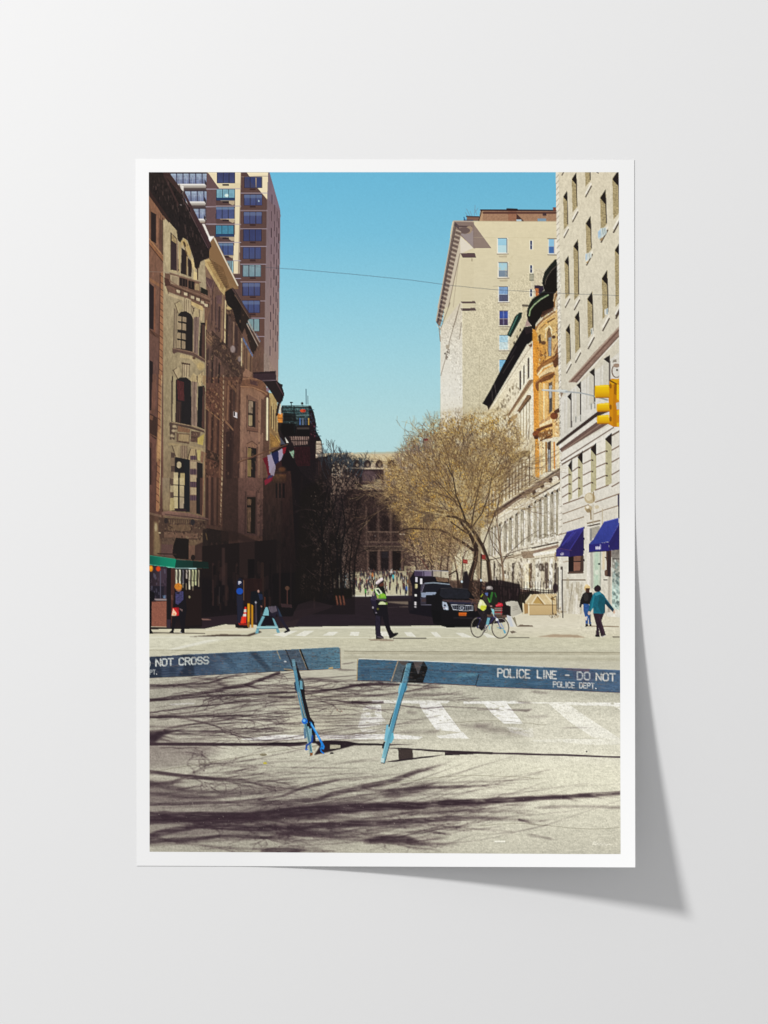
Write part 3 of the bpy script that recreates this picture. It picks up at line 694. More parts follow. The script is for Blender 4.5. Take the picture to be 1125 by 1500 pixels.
L(D3, "205,0 185,1500", 9, '#c9b68e', a=.7); P(D4, "210,0 310,0 300,440 240,440 215,420", ('v', '#857766', '#978567'), a=.7, blur=1); L(D4, "180,0 175,420", 9, '#b8a070', a=.8)
P(D4, "180,260 210,280 200,420 175,380", '#5a3a34')
# door storey
P(D4, "205,470 300,455 600,490 850,560 850,585 600,555 270,520 205,510", ('v', '#86675c', '#5d4540')); L(D4, "255,500 600,540 845,578", 8, '#3a2a28')
P(D4, "30,470 210,520 210,1100 30,1080", ('h', '#4d372e', '#5a4236')); P(D4, "100,600 150,610 190,950 170,1060 100,1060", '#7e6a50', blur=1.5); E(D4, 125, 680, 16, 60, '#b0a080', blur=1.2)
P(D4, "30,470 200,510 205,545 30,500", '#6d5648')
P(D4, "165,540 840,590 820,680 690,850 190,840 160,740", '#4b3830'); P(D4, "290,640 600,640 600,730 290,720", '#65503f'); P(D4, "240,740 700,770 690,830 240,820", '#6b5245')
speck(D4, "170,560 830,600 740,840 180,800", 110, ['#7a6350', '#33241f', '#84705a', '#2a1c1a', '#5c473a'], (1, 3.5), a=.8)
for x in range(310, 590, 26): L(D4, [(x, 575), (x, 620)], 8, '#7e6a50', a=.7)
E(D4, 265, 590, 28, 40, '#2c2324'); E(D4, 630, 610, 30, 45, '#262126'); E(D4, 175, 755, 16, 10, '#a8977a')
P(D4, "210,830 400,830 400,910 200,910", '#5a473c'); P(D4, "580,850 690,850 690,930 580,920", '#63503f')
speck(D4, "210,830 690,850 690,925 200,905", 30, ['#8a745c', '#3a2a25', '#2b1f1c'], (1, 3))
P(D4, "195,915 360,915 350,1080 195,1070", '#5b4340'); P(D4, "575,930 660,930 650,1110 575,1110", '#6a4f43'); P(D4, "660,930 770,880 770,1130 660,1130", '#3a2826')
P(D4, "400,820 575,840 575,1120 400,1110 350,1050 365,930", '#130e0f', id=bg); L(D4, "150,1040 400,1050", 16, '#2e201d')
P(D4, "770,720 830,690 840,1130 770,1130", '#241a19'); L(D4, "810,760 830,850", 10, '#8d7248', a=.7); E(D4, 635, 1095, 30, 40, '#1a1213')
CO = sub('cornice', BEI)
P(D1, "20,20 305,20 870,1000 890,1040 855,1090 860,1190 740,1250 720,1330 690,1360 660,1330 640,1200 560,960 500,920 460,990 425,950 410,820 320,720 280,660 215,610 30,320", ('v', '#231a19', '#1a1416', '#1d1517'), id=CO, tex=.25, ts=2)
P(D1, "210,20 305,20 500,290 470,330", '#3d2a28', id=CO); P(D1, "490,280 520,290 890,1020 870,1040 860,1080 700,800", '#432e30', id=CO); L(D1, "240,60 430,470", 26, '#3a2828'); L(D1, "470,330 850,1070", 22, '#34262a'); L(D1, "480,360 840,1060", 7, '#6d5656', a=.8)
for i in range(26):
    t = rnd.random(); x, y = 120 + t * 620 + rnd.uniform(-60, 40), 150 + t * 900 + rnd.uniform(-90, 60)
    L(D1, [(x, y), (x + 14, y + 60)], 8, rnd.choice(['#4a3a38', '#0f0b0c', '#3a2c2b']), a=.7)
E(D1, 470, 470, 14, 9, '#8a8284'); P(D1, "690,1340 710,1320 705,1500 690,1500", '#4a342c')
L(D1, "40,330 320,700", 18, '#3a2522'); P(D1, "20,200 60,300 330,690 300,715 20,330", '#2f1f1e', id=CO)
# bow fronted house
BOW = part('printed_bow_house', 'printed pinkish bow fronted house with a flagpole on the left side')
P(D6, "400,240 430,120 540,130 640,140 730,200 760,280 790,340 770,400 740,420 740,960 720,1080 715,1500 380,1500", ('v', '#84634f', '#8a6b5a', '#7d5f52', '#6d5148'), tex=.06, ts=(2, 6))
P(D6, "420,160 540,140 700,170 760,280 790,350 760,410 690,330 560,270 400,260", '#6e4d3c', tex=.15); L(D6, "400,245 560,255 700,310 790,370", 16, '#946f56'); P(D6, "530,150 640,180 630,240 530,210", '#4d3433'); E(D6, 770, 285, 22, 30, '#8a7684')
P(D6, "430,110 530,120 560,60 470,0 430,60", '#8a6a58')
bw2 = sub('window', BOW)
P(D6, "480,370 500,350 640,430 640,860 480,840", '#75584b'); L(D6, "485,370 480,840", 9, '#4a332e'); L(D6, "690,420 680,900", 12, '#4f3833'); P(D6, "690,420 740,440 740,900 690,880", '#5c4038')
P(D6, "505,430 620,455 615,810 500,790", '#1c1618', id=bw2); P(D6, "510,440 570,450 560,615 505,605", '#8c7a68', id=bw2); P(D6, "505,635 560,640 555,790 505,780", '#9c8a6c', id=bw2); P(D6, "600,455 640,470 635,820 600,810", '#6c5044')
P(D6, "480,810 650,830 640,870 480,845", '#6d4e42'); L(D6, "485,850 640,872", 9, '#3d2a26'); L(D6, "655,440 650,1500", 22, '#94745e', a=.6); L(D6, "430,300 410,1500", 30, '#8f705e', a=.5)
P(D6, "480,1020 560,990 630,1040 620,1090 480,1070", '#7f6050'); L(D6, "485,1030 555,995 625,1050", 9, '#4a332d')
P(D6, "500,1075 615,1095 600,1500 490,1490", '#181416', id=bw2); P(D6, "495,1090 545,1095 540,1480 490,1480", '#7a6846', id=bw2); R(D6, 495, 1235, 545, 1250, '#2a2020', id=bw2); L(D6, "625,1080 610,1500", 18, '#5a3f37')
L(D6, "480,1080 470,1500", 10, '#4a332e')
P(D7, "210,0 405,0 400,440 380,520 210,440", ('v', '#644841', '#523936'), tex=.1); P(D7, "275,150 350,150 345,440 275,430", '#19120f', id=bw2); P(D7, "280,165 310,168 305,430 278,420", '#6d5442', id=bw2, tex=.3, ts=(1, 4)); R(D7, 278, 215, 312, 232, '#1a1212', id=bw2)
L(D7, "268,110 262,440", 8, '#3d2a28'); L(D7, "350,110 345,440", 9, '#48322f'); P(D7, "280,100 345,105 345,140 280,130", '#6b4c44'); L(D7, "372,90 365,480", 18, '#7a5a50', a=.6); P(D7, "215,440 400,460 400,500 215,470", '#5f4238'); L(D7, "210,470 400,505", 8, '#33221f')
speck(D7, "360,80 400,90 400,520 370,520", 40, ['#7a5a4c', '#30201d', '#4a332e'], (1, 4), a=.6)
P(D7, "210,480 400,510 400,790 200,790", ('v', '#573d37', '#3f2b29'), tex=.12); P(D7, "285,640 340,640 335,785 285,785", '#130d0f', id=bw2)
for y in range(560, 790, 26): L(D7, [(212, y), (282, y)], 3, '#33221f', a=.7)
P(D7, "75,400 215,430 400,520 395,560 215,490 75,500", '#2a1b19', a=.7, blur=2); speck(D7, "220,560 400,560 400,690 340,640 220,640", 40, ['#2b1d1b', '#33231f', '#6b4e44'], (1, 5), a=.6)
# narrow cream fronts after the bow house
CRM = part('printed_cream_house', 'printed slim cream house with dark cornice beside the bow front')
P(D6, "715,400 800,330 830,360 800,1500 700,1500", '#5c4238', tex=.1)
P(D6, "790,330 830,340 900,440 910,860 950,1000 940,1080 790,1160", ('v', '#b39a6a', '#9c8258', '#6a4e38'), tex=.12)
for x in (822, 852, 882): L(D6, [(x, 520 + (x - 822) * 1.6), (x, 800 + (x - 822))], 14, '#57422f'); L(D6, [(x + 14, 470 + (x - 822)), (x + 14, 820 + (x - 822))], 7, '#c9b284')
L(D6, "765,410 762,975", 26, '#efe4bc'); L(D6, "800,400 797,1160", 14, '#8a7050'); P(D6, "800,780 940,980 930,1020 800,840", '#7c6344'); P(D6, "800,880 940,1000 910,1080 810,1080", '#8c6a3c', tex=.3, ts=1); E(D6, 865, 1030, 30, 34, '#a88048', blur=.8); L(D6, "885,920 935,1010", 9, '#c8a458')
c2 = sub('cornice', CRM)
P(D6, "570,50 880,30 890,180 700,170 570,120", '#33232b', id=c2); L(D6, "575,60 870,55", 16, '#1f1418'); L(D6, "700,165 880,160", 9, '#7a6a74'); P(D6, "700,170 890,165 960,220 1000,350 975,440 940,490 900,460 830,340 780,270", '#1d1418', id=c2); L(D6, "890,190 990,370", 14, '#4a3438'); P(D6, "950,210 975,215 975,250 955,245", '#1d1418', id=c2)
P(D6, "910,470 940,490 910,640 880,660 890,560", '#20161a')
LEFTH = "214,250 262,262 306,372 345,420 380,500 412,560 412,900 214,930"
T(N0, LEFTH, .09, (1.2, 3.6), seed=61, oct=2); T(N0, LEFTH, .04, (1.0, 1.0), seed=62, oct=1); T(N0, LEFTH, .08, (5, 14), seed=63, oct=2); P(N0, LEFTH, '#7d7258', a=.10, id=0)
speck(N0, "222,262 262,268 306,365 300,385 275,360 225,285", 120, ['#4d3c38', '#0f0b0c', '#5a4844', '#2f2322'], (1, 3.4), a=.6, asp=3)
speck(N0, "305,395 330,400 380,510 382,700 306,700", 220, ['#8a6a52', '#2b1c1a', '#a07c5c', '#3a2824', '#6b4c3e'], (.8, 2.6), a=.5, asp=2)
FLG = part('printed_flag', 'printed red white and blue striped flag hanging from a pole on the left houses')
L(D6, "360,1290 720,1150 1040,1040", (20, 12), '#5a4034', id=FLG); L(D6, "370,1280 720,1140", 6, '#8d6a50', a=.7); L(D6, "385,1215 660,1225", 5, '#5a4038'); L(D6, "660,1225 800,1170", 4, '#5a4038')
P(A2, "912,640 956,622 970,690 985,745 980,790 930,825 925,800 950,760 935,690", '#641a28'); P(A2, "945,620 975,610 1000,680 985,740 960,740 955,690", '#958b9c'); P(A2, "972,608 1022,585 1040,600 1030,660 1000,690 985,650", '#22254a')
P(A2, "1020,588 1050,570 1058,600 1040,650 1025,660", '#9a90a2'); P(A2, "1048,570 1075,560 1068,600 1052,615", '#7d1c2a'); P(A2, "965,735 990,690 1005,690 990,760 970,760", '#8d828e'); P(A2, "955,755 985,755 960,800 940,790", '#3c3450'); P(A2, "925,790 975,770 965,800 930,825", '#7a2436')
P(A2, "1000,680 1040,650 1045,690 1000,730", '#3a2020', a=.8)
# ---- cream apartment building on the right
APT = part('printed_cream_apartment_building', 'printed plain cream apartment building with deep cornice standing against the sky')
P(N0, "663,324 820,324 820,640 645,640 645,520 660,340", ('v', '#dccfac', '#d4c9aa', '#cdc4a8', '#c7bd9f'), tex=.012, ts=(6, 2))
P(E1, "255,330 360,410 360,900 255,900", '#d0c4a4', a=.5)
P(E2, "45,200 80,225 260,0 268,900 262,1125 88,1125 85,640 85,240", ('v', '#cfc3ac', '#dcd6c6', '#e3dfd2', '#dcd6c2'), tex=.05)
P(E1, "245,300 250,470 150,900 60,905 205,210", '#c8bba6')
P(E1, "250,310 360,410 360,200 240,240", '#8e7d78'); P(E1, "250,320 355,412 250,460 248,330", '#dcd2c0')
P(E1, "360,215 505,413 360,415", '#8d7d74'); P(E1, "245,290 355,270 356,412", '#968a88')
co = sub('cornice', APT)
P(E1, "195,188 355,190 358,235 345,270 290,300 230,280 210,240", '#85746c', id=co); L(E1, "195,190 355,192", 10, '#b5a696', id=co); L(E1, "215,232 340,236", 12, '#5c4b4a', id=co); E(E1, 320, 262, 26, 34, '#a08c78', rot=.5, id=co); E(E1, 280, 268, 50, 26, '#6c5c58', id=co)
P(N0, "665,324 672,330 674,345 643,478 639,472 641,455", '#5e5050', id=co)
P(N0, "666,330 676,340 645,478 641,475", '#857468', id=co)
for i in range(42):
    t = i / 42; x = 671.5 - t * 28; y = 338 + t * 134
    L(N0, [(x - 3.2, y - 1), (x + 3.4, y + 1.6)], 1.2, '#4a3d3f' if i % 2 else '#c9bcaa', a=.85, id=co)
L(N0, "665,324 639,470", 1.6, '#b8ab98', id=co); L(N0, "668,328 642,472", .9, '#40363a', id=co)
L(N0, "643,478 645,500", 1.2, '#8d8070')
L(E1, "245,460 150,900", 6, '#7d6e60', a=.8); L(E1, "235,520 190,900", 5, '#9a8c7a', a=.6)
for y, h in ((472, 20), (860, 10)): P(E1, [(250, y - h + 4), (368, y - h), (380, y + h), (268, y + h)], '#5e4b4b', id=co)
P(E2, "255,8 368,12 366,22 256,20", '#6a5954', id=co); P(E2, "252,66 370,62 380,84 262,88", '#574646', id=co)
for p in ("165,20 85,240", "245,30 170,300 150,380", "230,90 195,220", "150,400 88,620", "260,180 240,320"): L(E2, p, 6, '#6e6052', a=.65)
speck(E2, "95,230 255,60 262,900 95,900", 170, ["#8f8473", "#a59985", "#7a6e60", "#b8ad98"], (.7, 1.5), a=.38, asp=2.2)
speck(E2, "120,440 160,400 160,480 125,490", 22, ['#5a4a40', '#3e342f'], (1, 2.5)); P(E2, "130,370 160,362 158,395 132,400", '#a59a88')
L(E1, "360,195 358,412", 3, '#7a6c66'); L(E2, "262,20 268,900", 5, '#f0e8d4', a=.6)
wa = sub('window', APT)
for y, dx, c0, c1 in ((335, 560, '#9cc8da', '#b9d8dc'), (535, 566, '#a8ccd6', '#7c8a98'), (735, 568, '#7f9cc0', '#5a5c72')):
    P(E1, [(dx - 8, y - 8), (dx + 82, y - 8), (dx + 82, y + 128), (dx - 8, y + 128)], '#efe8d6', id=wa); R(E1, dx, y, dx + 70, y + 58, c0, id=wa); R(E1, dx, y + 62, dx + 70, y + 116, c1, id=wa); R(E1, dx + 70, y, dx + 76, y + 118, '#6f6a68', id=wa); R(E1, dx - 4, y - 6, dx + 72, y - 1, '#5c5450', id=wa)
    L(E1, [(dx - 8, y + 128), (dx + 85, y + 126)], 7, '#8a7d6c'); P(E1, [(dx + 5, y + 140), (dx + 75, y + 138), (dx + 72, y + 154), (dx + 10, y + 154)], '#b3a68c', a=.8)
for y, c0, c1 in ((90, '#3f5598', '#4a3c58'), (290, '#a9cbd8', '#c5d8d8'), (492, '#7fb2d0', '#88b4cc')):
    R(E2, 566, y - 6, 652, y + 126, '#e6dcc6', id=wa); R(E2, 572, y, 640, y + 58, c0, id=wa); R(E2, 572, y + 62, 640, y + 116, c1, id=wa); R(E2, 570, y - 6, 644, y, '#5a5250', id=wa); L(E2, [(566, y + 126), (655, y + 126)], 7, '#85796a'); P(E2, [(580, y + 138), (645, y + 138), (642, y + 154), (585, y + 154)], '#b0a48c', a=.8)
L(E2, "605,90 605,205", 4, '#b0b4cc', id=wa)
for y, h in ((352, 70), (555, 60), (755, 55)): R(E1, 818, y - 4, 850, y + h + 6, '#efe6d0', id=wa); R(E1, 823, y, 842, y + h, '#38486e', id=wa); L(E1, [(822, y + h / 2), (845, y + h / 2)], 4, '#c9c4c0', id=wa)
R(E1, 818, 625, 860, 684, '#8d8a76'); R(E1, 824, 632, 852, 672, '#a8a48c')
R(E1, 972, 332, 1045, 465, '#f0e8d6', id=wa); R(E1, 978, 340, 1020, 396, '#8cbcd8', id=wa); R(E1, 978, 400, 1020, 455, '#4a6ea0', id=wa); R(E1, 1022, 340, 1030, 462, '#c8c0b4', id=wa); L(E1, "970,468 1050,470", 7, '#7a6f66'); L(E1, "970,336 1045,336", 6, '#4a4440')
L(E2, "405,450 408,900", 3, '#9a8e74', a=.6); L(E1, "360,325 1040,330", 3, '#c2b490', a=.5); L(E1, "345,500 345,520", 6, '#8d8068')
speck(E1, "540,480 700,490 690,720 540,700", 16, ['#c0b492', '#cabf9e'], (2, 5), a=.4); L(E1, "520,728 660,728", 4, '#8d8270', a=.6); L(E1, "760,752 860,752", 4, '#8d8270', a=.6)
T(E1, "255,190 1045,190 1045,900 255,900", .015, (8, 2), seed=9)
pe = sub('penthouse', APT)
P(E1, "415,100 1040,103 1042,190 400,192", '#a07e66', id=pe, tex=.12, ts=1); P(E1, "640,92 712,92 712,190 645,190", '#946c56', id=pe, tex=.1); P(E1, "415,100 440,105 432,192 400,192", '#b49274', id=pe)
L(E1, "418,100 1040,104", 13, '#3a2424', id=pe); L(E1, "440,122 1040,122", 16, '#5a3a34', id=pe); P(E1, "712,130 775,190 712,190", '#4f3632', id=pe); R(E1, 928, 124, 958, 146, '#463438', id=pe)
R(E1, 712, 176, 755, 190, '#b0c0c8', id=pe); R(E1, 885, 170, 955, 190, '#7f96a8', id=pe); R(E1, 1012, 76, 1040, 105, '#7a4a3c', id=pe); L(E1, "635,92 715,94", 14, '#33211f', id=pe)
P(E1, "305,148 405,150 400,190 300,188", '#7e6152', id=pe); L(E1, "300,152 400,155", 10, '#4a3230', id=pe); L(E1, "280,160 285,185", 8, '#2f4a78', id=pe); L(E1, "278,182 355,184", 6, '#2f4468', id=pe); L(E1, "400,190 425,105", 8, '#33211f', id=pe)
for p in ("365,148 370,60", "330,148 300,90", "345,146 330,110", "385,140 372,95", "310,150 290,120", "370,120 395,85"): L(E1, p, 3, '#7a6a6e', a=.6)
L(E1, "355,192 1045,196", 6, '#c9bc9c')

# ---- long row of cream houses running down the right side
ROW = part('printed_row_houses', 'printed long row of pale stone houses with dark roof cornice on the right')
P(N0, "782,395 815,395 822,640 825,900 690,900 690,660 712,600 782,505", ('v', '#d2c4a2', '#d8cdb0', '#d0c4a8', '#d6cbb2'), tex=.06, ts=2)
P(N0, "640,760 720,680 720,880 640,880", '#c2b696', tex=.12)
P(N0, "636,632 720,632 720,880 636,880", ('v', '#b9ad90', '#9d8f76', '#7d6c58'), tex=.2, ts=(2, 3)); P(N0, "655,640 690,640 690,800 655,800", '#cfc4a6', a=.6, blur=4)
roof = sub('roof_cornice', ROW)
P(E2, "840,210 845,330 800,370 490,890 480,905 470,870 430,850 500,730 660,420 775,220", '#171215', id=roof); P(E2, "775,225 840,215 845,260 790,280", '#2a2022', id=roof)
P(E2, "735,100 760,98 755,140 665,305 640,290 635,280 700,130", '#1d3630', id=roof); L(E2, "720,130 650,280", 5, '#5f8a7c', id=roof); L(E2, "745,110 668,290", 7, '#0d1413', id=roof)
P(E2, "760,50 805,55 800,150 770,225 670,400 655,380 760,150", '#cbbf9f'); L(E2, "765,42 805,44", 18, '#6a6256'); P(E2, "800,150 830,210 780,215", '#a89088')
for x, y in ((742, 240), (716, 295), (690, 345)): P(E2, [(x - 5, y), (x + 8, y - 12), (x + 8, y + 10), (x - 5, y + 20)], '#4a4236')
L(E2, "690,455 600,600", 5, '#6a6058', a=.5); L(E2, "530,680 548,800", 4, '#77706c', a=.7); L(E2, "508,730 515,830", 4, '#66605c', a=.7); L(E2, "710,380 660,470", 8, '#3b3236', a=.6)
P(E2, "840,355 850,640 840,1125 440,1125 460,930 500,890", ('h', '#c9bc98', '#d6cbb0', '#dfd6be'), tex=.05)
P(E2, "800,360 842,355 845,375 500,900 490,890", '#e0d6be'); L(E2, "835,375 480,905", 6, '#9a8c74', a=.7)
P(E2, "810,370 840,352 842,380 825,385", '#7d5f4a')
for x0, x1, y0, y1 in ((803, 818, 468, 645), (769, 780, 530, 690), (737, 751, 575, 740)): P(E2, [(x0, y0 + 12), (x1, y0), (x1, y1 - 12), (x0, y1 + 8)], '#4c4038'); P(E2, [(x1 + 2, y0), (x1 + 12, y0 - 10), (x1 + 12, y1 - 20), (x1 + 2, y1 - 12)], '#efe6d0', a=.7); L(E2, [((x0 + x1) / 2, y0 + 70), ((x0 + x1) / 2 + 8, y0 + 64)], 5, '#8a7d6c')
speck(E2, "640,760 730,650 730,760 560,930 510,940", 46, ['#5f5344', '#7d6f5a', '#8f826a'], (1, 3), a=.8, asp=2.5)
P(E2, "815,655 852,652 855,690 840,690 640,970 640,940", '#8d745a'); L(E2, "850,680 640,985", 12, '#dccfae'); L(E2, "835,658 650,935", 5, '#5f4a3a')
P(E2, "800,780 830,780 832,810 740,920 715,915", '#7a6148'); L(E2, "830,795 735,925", 9, '#4d3a2c')
for x in (748, 770, 795, 818): L(E2, [(x, 920 - (x - 740) * 1.25), (x, 1125)], 7, '#8d8068', a=.8); L(E2, [(x + 9, 925 - (x - 740) * 1.25), (x + 9, 1125)], 8, '#eee4cc', a=.7)
P(E2, "650,970 720,930 720,960 640,1030", '#947a58', a=.8)
# lower storeys
P(E6, "0,0 760,0 770,110 770,320 330,640 290,660 250,700 0,900", '#c8bb98', a=.6)
P(E6, "560,75 700,0 770,0 770,60 700,60 590,140 420,280 360,300", '#84704e', tex=.3, ts=1); speck(E6, "560,75 700,0 770,0 770,70 590,150 400,300 360,300", 60, ['#5a4632', '#a08c60', '#3e3026', '#b7a67c'], (1, 3.5), a=.8)
for i, x in enumerate((765, 725, 692, 660, 628, 600, 570, 535, 500, 470, 435, 400, 370)):
    y0 = 70 + (765 - x) * .66; y1 = 340 + (765 - x) * .62
    L(E6, [(x, y0), (x, y1)], 9 if i % 2 else 13, '#7c6b58' if i % 3 else '#57483c', a=.85); L(E6, [(x - 14, y0 + 8), (x - 14, y1)], 10, '#ece2cc', a=.8)
    L(E6, [(x - 26, y0 + 14), (x - 26, y1)], 5, '#a2947a', a=.6)
for x in (430, 480, 395): L(E6, [(x, 330 + (480 - x) * .7), (x, 540)], 20, '#d3a45c', a=.35)
P(E6, "1080,150 1125,130 1125,160 1082,185 350,650 330,640", '#59483e'); L(E6, "1080,152 335,645", 8, '#8f8070'); P(E6, "1080,185 1080,280 920,330 820,390 640,490 440,640 370,670 350,655 700,420", '#7d6a5a'); L(E6, "1075,190 720,395", 12, '#a5927e', a=.7); L(E6, "710,410 400,620", 20, '#4d3c34', a=.9); L(E6, "740,440 440,640", 7, '#dcd0bc')
for x, y in ((1010, 280), (930, 340), (850, 400)): E(E6, x, y, 40, 30, '#ddd2bc', rot=-.5); E(E6, x - 40, y + 6, 18, 24, '#4a3a33', rot=.3)
P(E6, "1080,290 1085,330 800,480 440,680 430,660 780,460", '#e0d8c4'); L(E6, "1075,300 800,460", 14, '#4f4036', a=.9); L(E6, "800,480 440,675", 6, '#b0a48e')
P(E6, "1085,320 1095,880 790,950 390,1050 300,1060 290,760 440,680 800,480", ('h', '#c2b79c', '#cfc6b0', '#d6cebb', '#dcd5c6'), tex=.06)
cols = [(1045, 380, 830), (1000, 400, 840), (935, 430, 850), (880, 470, 865), (835, 490, 875), (775, 530, 890), (705, 570, 920), (650, 610, 950), (590, 650, 970), (540, 680, 985), (485, 710, 1000), (440, 730, 1010), (410, 740, 1020), (380, 760, 1030)]
wr = sub('window', ROW)
for i, (x, y0, y1) in enumerate(cols):
    w = 34 - i * 1.3
    P(E6, [(x - w, y0 + w * .7), (x - w * .1, y0 + 2), (x - w * .1, y1 - 8), (x - w, y1)], '#8c8473' if i % 2 else '#9c947f', id=wr); P(E6, [(x - w, y0 + 14), (x - w * .1, y0 - 12), (x - w * .1, y0 + 26)], '#3c332c', id=wr)
    L(E6, [(x + w * .35, y0 - 4), (x + w * .35, y1)], w * .55, '#e9e3d4'); L(E6, [(x + w * .1, y0), (x + w * .1, y1)], 6, '#6e6354', a=.8)
    P(E6, [(x - w * .9, y0 + 50), (x - w * .3, y0 + 130), (x - w * .1, y0 + 260), (x - w * .9, y0 + 180)], '#b5ad9b', a=.7)
    for y in range(int(y0) + 40, int(y1), 62): L(E6, [(x + w * .1, y), (x + w * .6, y - 6)], 5, '#6e6556', a=.55)
    E(E6, x + w * .35, y0 - 6, w * .5, 16, '#8a7c68', a=.8)
speck(E6, "790,820 1080,780 1080,880 790,920", 40, ['#8f8472', '#6f6454', '#f0eadb'], (1, 4), a=.6, asp=.5)
L(E6, "790,945 1045,890", 14, '#4a3d36'); L(E6, "800,985 1040,925", 26, '#8c7768'); L(E6, "800,960 1040,905", 8, '#e0d8c8'); L(E6, "380,1062 600,1010", 9, '#43372f'); L(E6, "400,1080 780,985", 20, '#8a7b68', a=.8); L(E6, "600,1000 790,965", 7, '#d9d0bb')
P(E6, "680,980 810,970 815,1080 780,1080 700,1040", '#8f7d69'); P(E6, "300,1070 800,1040 1040,980 1060,1324 300,1324", ('v', '#d0c7b0', '#c4baa2', '#a89d88'), a=.9, tex=.08)
L(E6, "815,1010 1040,975", 30, '#e7e1d2'); L(E6, "815,1050 1040,1020", 7, '#857a68')
for x, w, c in ((1020, 26, '#3f342e'), (930, 34, '#4a3c36'), (860, 12, '#7d7260'), (780, 22, '#5a4638'), (690, 24, '#8a7d69'), (605, 22, '#4a3f38'), (560, 10, '#8f8470'), (480, 14, '#6f6454'), (425, 16, '#4d433a')): L(E6, [(x, 1100), (x - 2, 1324)], w, c, a=.85)
L(E6, "740,1080 738,1324", 40, '#e6d9ba'); L(E6, "765,1090 763,1324", 10, '#9a8760'); P(E6, "640,1070 780,1060 775,1095 650,1110", '#d8ceb8'); L(E6, "975,1060 970,1324", 30, '#e8e3d6'); L(E6, "850,1080 848,1324", 50, '#e2dccb', a=.8)
E(E6, 880, 1130, 30, 40, '#564a40', blur=.8); E(E6, 1020, 1030, 16, 46, '#a08f76')
speck(E6, "400,1080 1040,1050 1040,1324 400,1324", 200, ['#55493e', '#d9d0bd', '#8a7e6a', '#3c332d', '#efe9db'], (1, 4), a=.6, asp=2)
speck(E6, "330,700 1080,350 1080,880 400,1040", 190, ['#7d715f', '#efe8da', '#958a76', '#a79d88'], (1, 4), a=.5, asp=3)

# ---- orange brick house with round bays
ORA = part('printed_orange_house', 'printed orange brick house with round bays and dark turret roofs')
P(E2, "845,235 1065,60 1075,880 1070,1125 860,1125 850,640", ('h', '#d98a2e', '#e0a04c', '#dcbd88'), tex=.08)
P(E4, "145,0 200,0 200,980 215,1500 165,1500 150,480", ('v', '#e0902c', '#d98c30', '#dc9a3e'), tex=.12, ts=(2, 1))
P(E4, "130,1080 170,1060 190,1500 140,1500", '#d9c49a')
tf = sub('turret_roof', ORA)
P(E3, "700,0 718,0 725,560 640,640 640,880 500,960 400,1060 310,1180 300,1290 250,1270 230,1210 170,1130 145,1020 155,900 210,790 290,690 370,650 470,570 430,440 440,330 490,210 580,90", '#19120f', id=tf)
P(E3, "700,0 660,0 560,110 470,230 440,340 425,440 440,460 520,300 610,160 700,90", '#1f221c', id=tf); L(E3, "710,100 600,200 530,300 490,390 480,460", 10, '#7f7668', id=tf, a=.8); L(E3, "540,650 400,730 280,830 210,920 190,1030", 18, '#a7c08c', id=tf); L(E3, "530,640 390,700 270,790", 14, '#20452f', id=tf); L(E3, "480,570 360,650 250,730 190,830 165,950", 14, '#26382b', id=tf)
P(E3, "640,640 720,560 725,640 670,720 650,900 640,880", '#7d5634', id=tf); P(E3, "430,960 640,870 640,930 400,1080", '#4b2c20', a=.9, id=tf)
P(E3, "290,475 440,480 460,560 380,640 350,600 290,540", '#33243a'); P(E3, "300,530 365,530 365,650 310,680", '#c4703a')
L(E3, "720,580 660,640 635,760", 18, '#d8b888'); L(E3, "728,620 680,680 660,780 665,880", 12, '#b5834a'); L(E3, "720,700 700,900", 22, '#8d5f3a', a=.8)
speck(E3, "390,1050 480,1010 560,960 650,900 650,950 430,1110", 24, ['#e3c184', '#7a5030', '#c49c5c'], (1, 3))
L(E3, "310,1290 350,1200 450,1100 660,960", 30, '#9b7048'); L(E3, "320,1320 370,1220 470,1120 660,985", 14, '#e6c88c'); L(E3, "330,1340 380,1250 480,1150 640,1060", 18, '#d9b26c'); L(E3, "380,1290 490,1190", 22, '#6c4428'); L(E3, "530,1150 650,1080", 24, '#6c4428')
P(E3, "340,1320 500,1180 700,1080 730,1500 340,1500", '#d9b26e', a=.85, tex=.1); P(E3, "520,1500 520,1330 550,1240 580,1290 595,1420 595,1500", '#5a3a2a'); L(E3, "480,1440 500,1300 545,1220 590,1270 605,1400", 13, '#efdcae'); E(E3, 640, 1420, 34, 30, '#5f3c28'); L(E3, "570,1410 700,1340", 12, '#e6cd98'); P(E3, "370,1380 400,1370 405,1500 375,1500", '#5a3c28'); P(E3, "250,1270 320,1340 330,1500 250,1500", '#dc9434')
speck(E3, "680,1110 740,1090 740,1500 690,1400", 22, ['#6a4630', '#e0c08c', '#a87848'], (1, 4))
# round-arched storey (E2) and the bays below (E4)
P(E2, "890,290 910,285 918,350 900,360", '#5c4028'); P(E2, "965,280 985,225 1000,280 1000,460 970,460", '#8c6a44'); P(E2, "975,310 1000,300 998,455 978,460", '#8b9298'); L(E2, "945,240 985,210 1008,250", 9, '#ecd9a8')
speck(E2, "885,380 960,330 960,470 890,560", 46, ['#6a4426', '#efd9a0', '#8a5c30', '#c89044'], (1, 3.6), a=.8)
E(E2, 935, 350, 20, 16, '#6f4a2c'); P(E2, "1015,400 1060,320 1070,390 1045,440 1020,430", '#9c6c3c'); L(E2, "1025,420 1060,340", 9, '#d9b57c')
def bay(y):
    pass
P(E4, "185,390 200,340 260,280 370,220 375,240 360,300 270,350 215,400 200,440 190,420", '#a46f38'); L(E4, "190,380 240,310 370,225", 14, '#8f5a2c'); L(E4, "200,420 250,350 370,290", 18, '#ecd09a'); P(E4, "205,430 270,370 375,320 378,390 215,460", '#e8c68c')
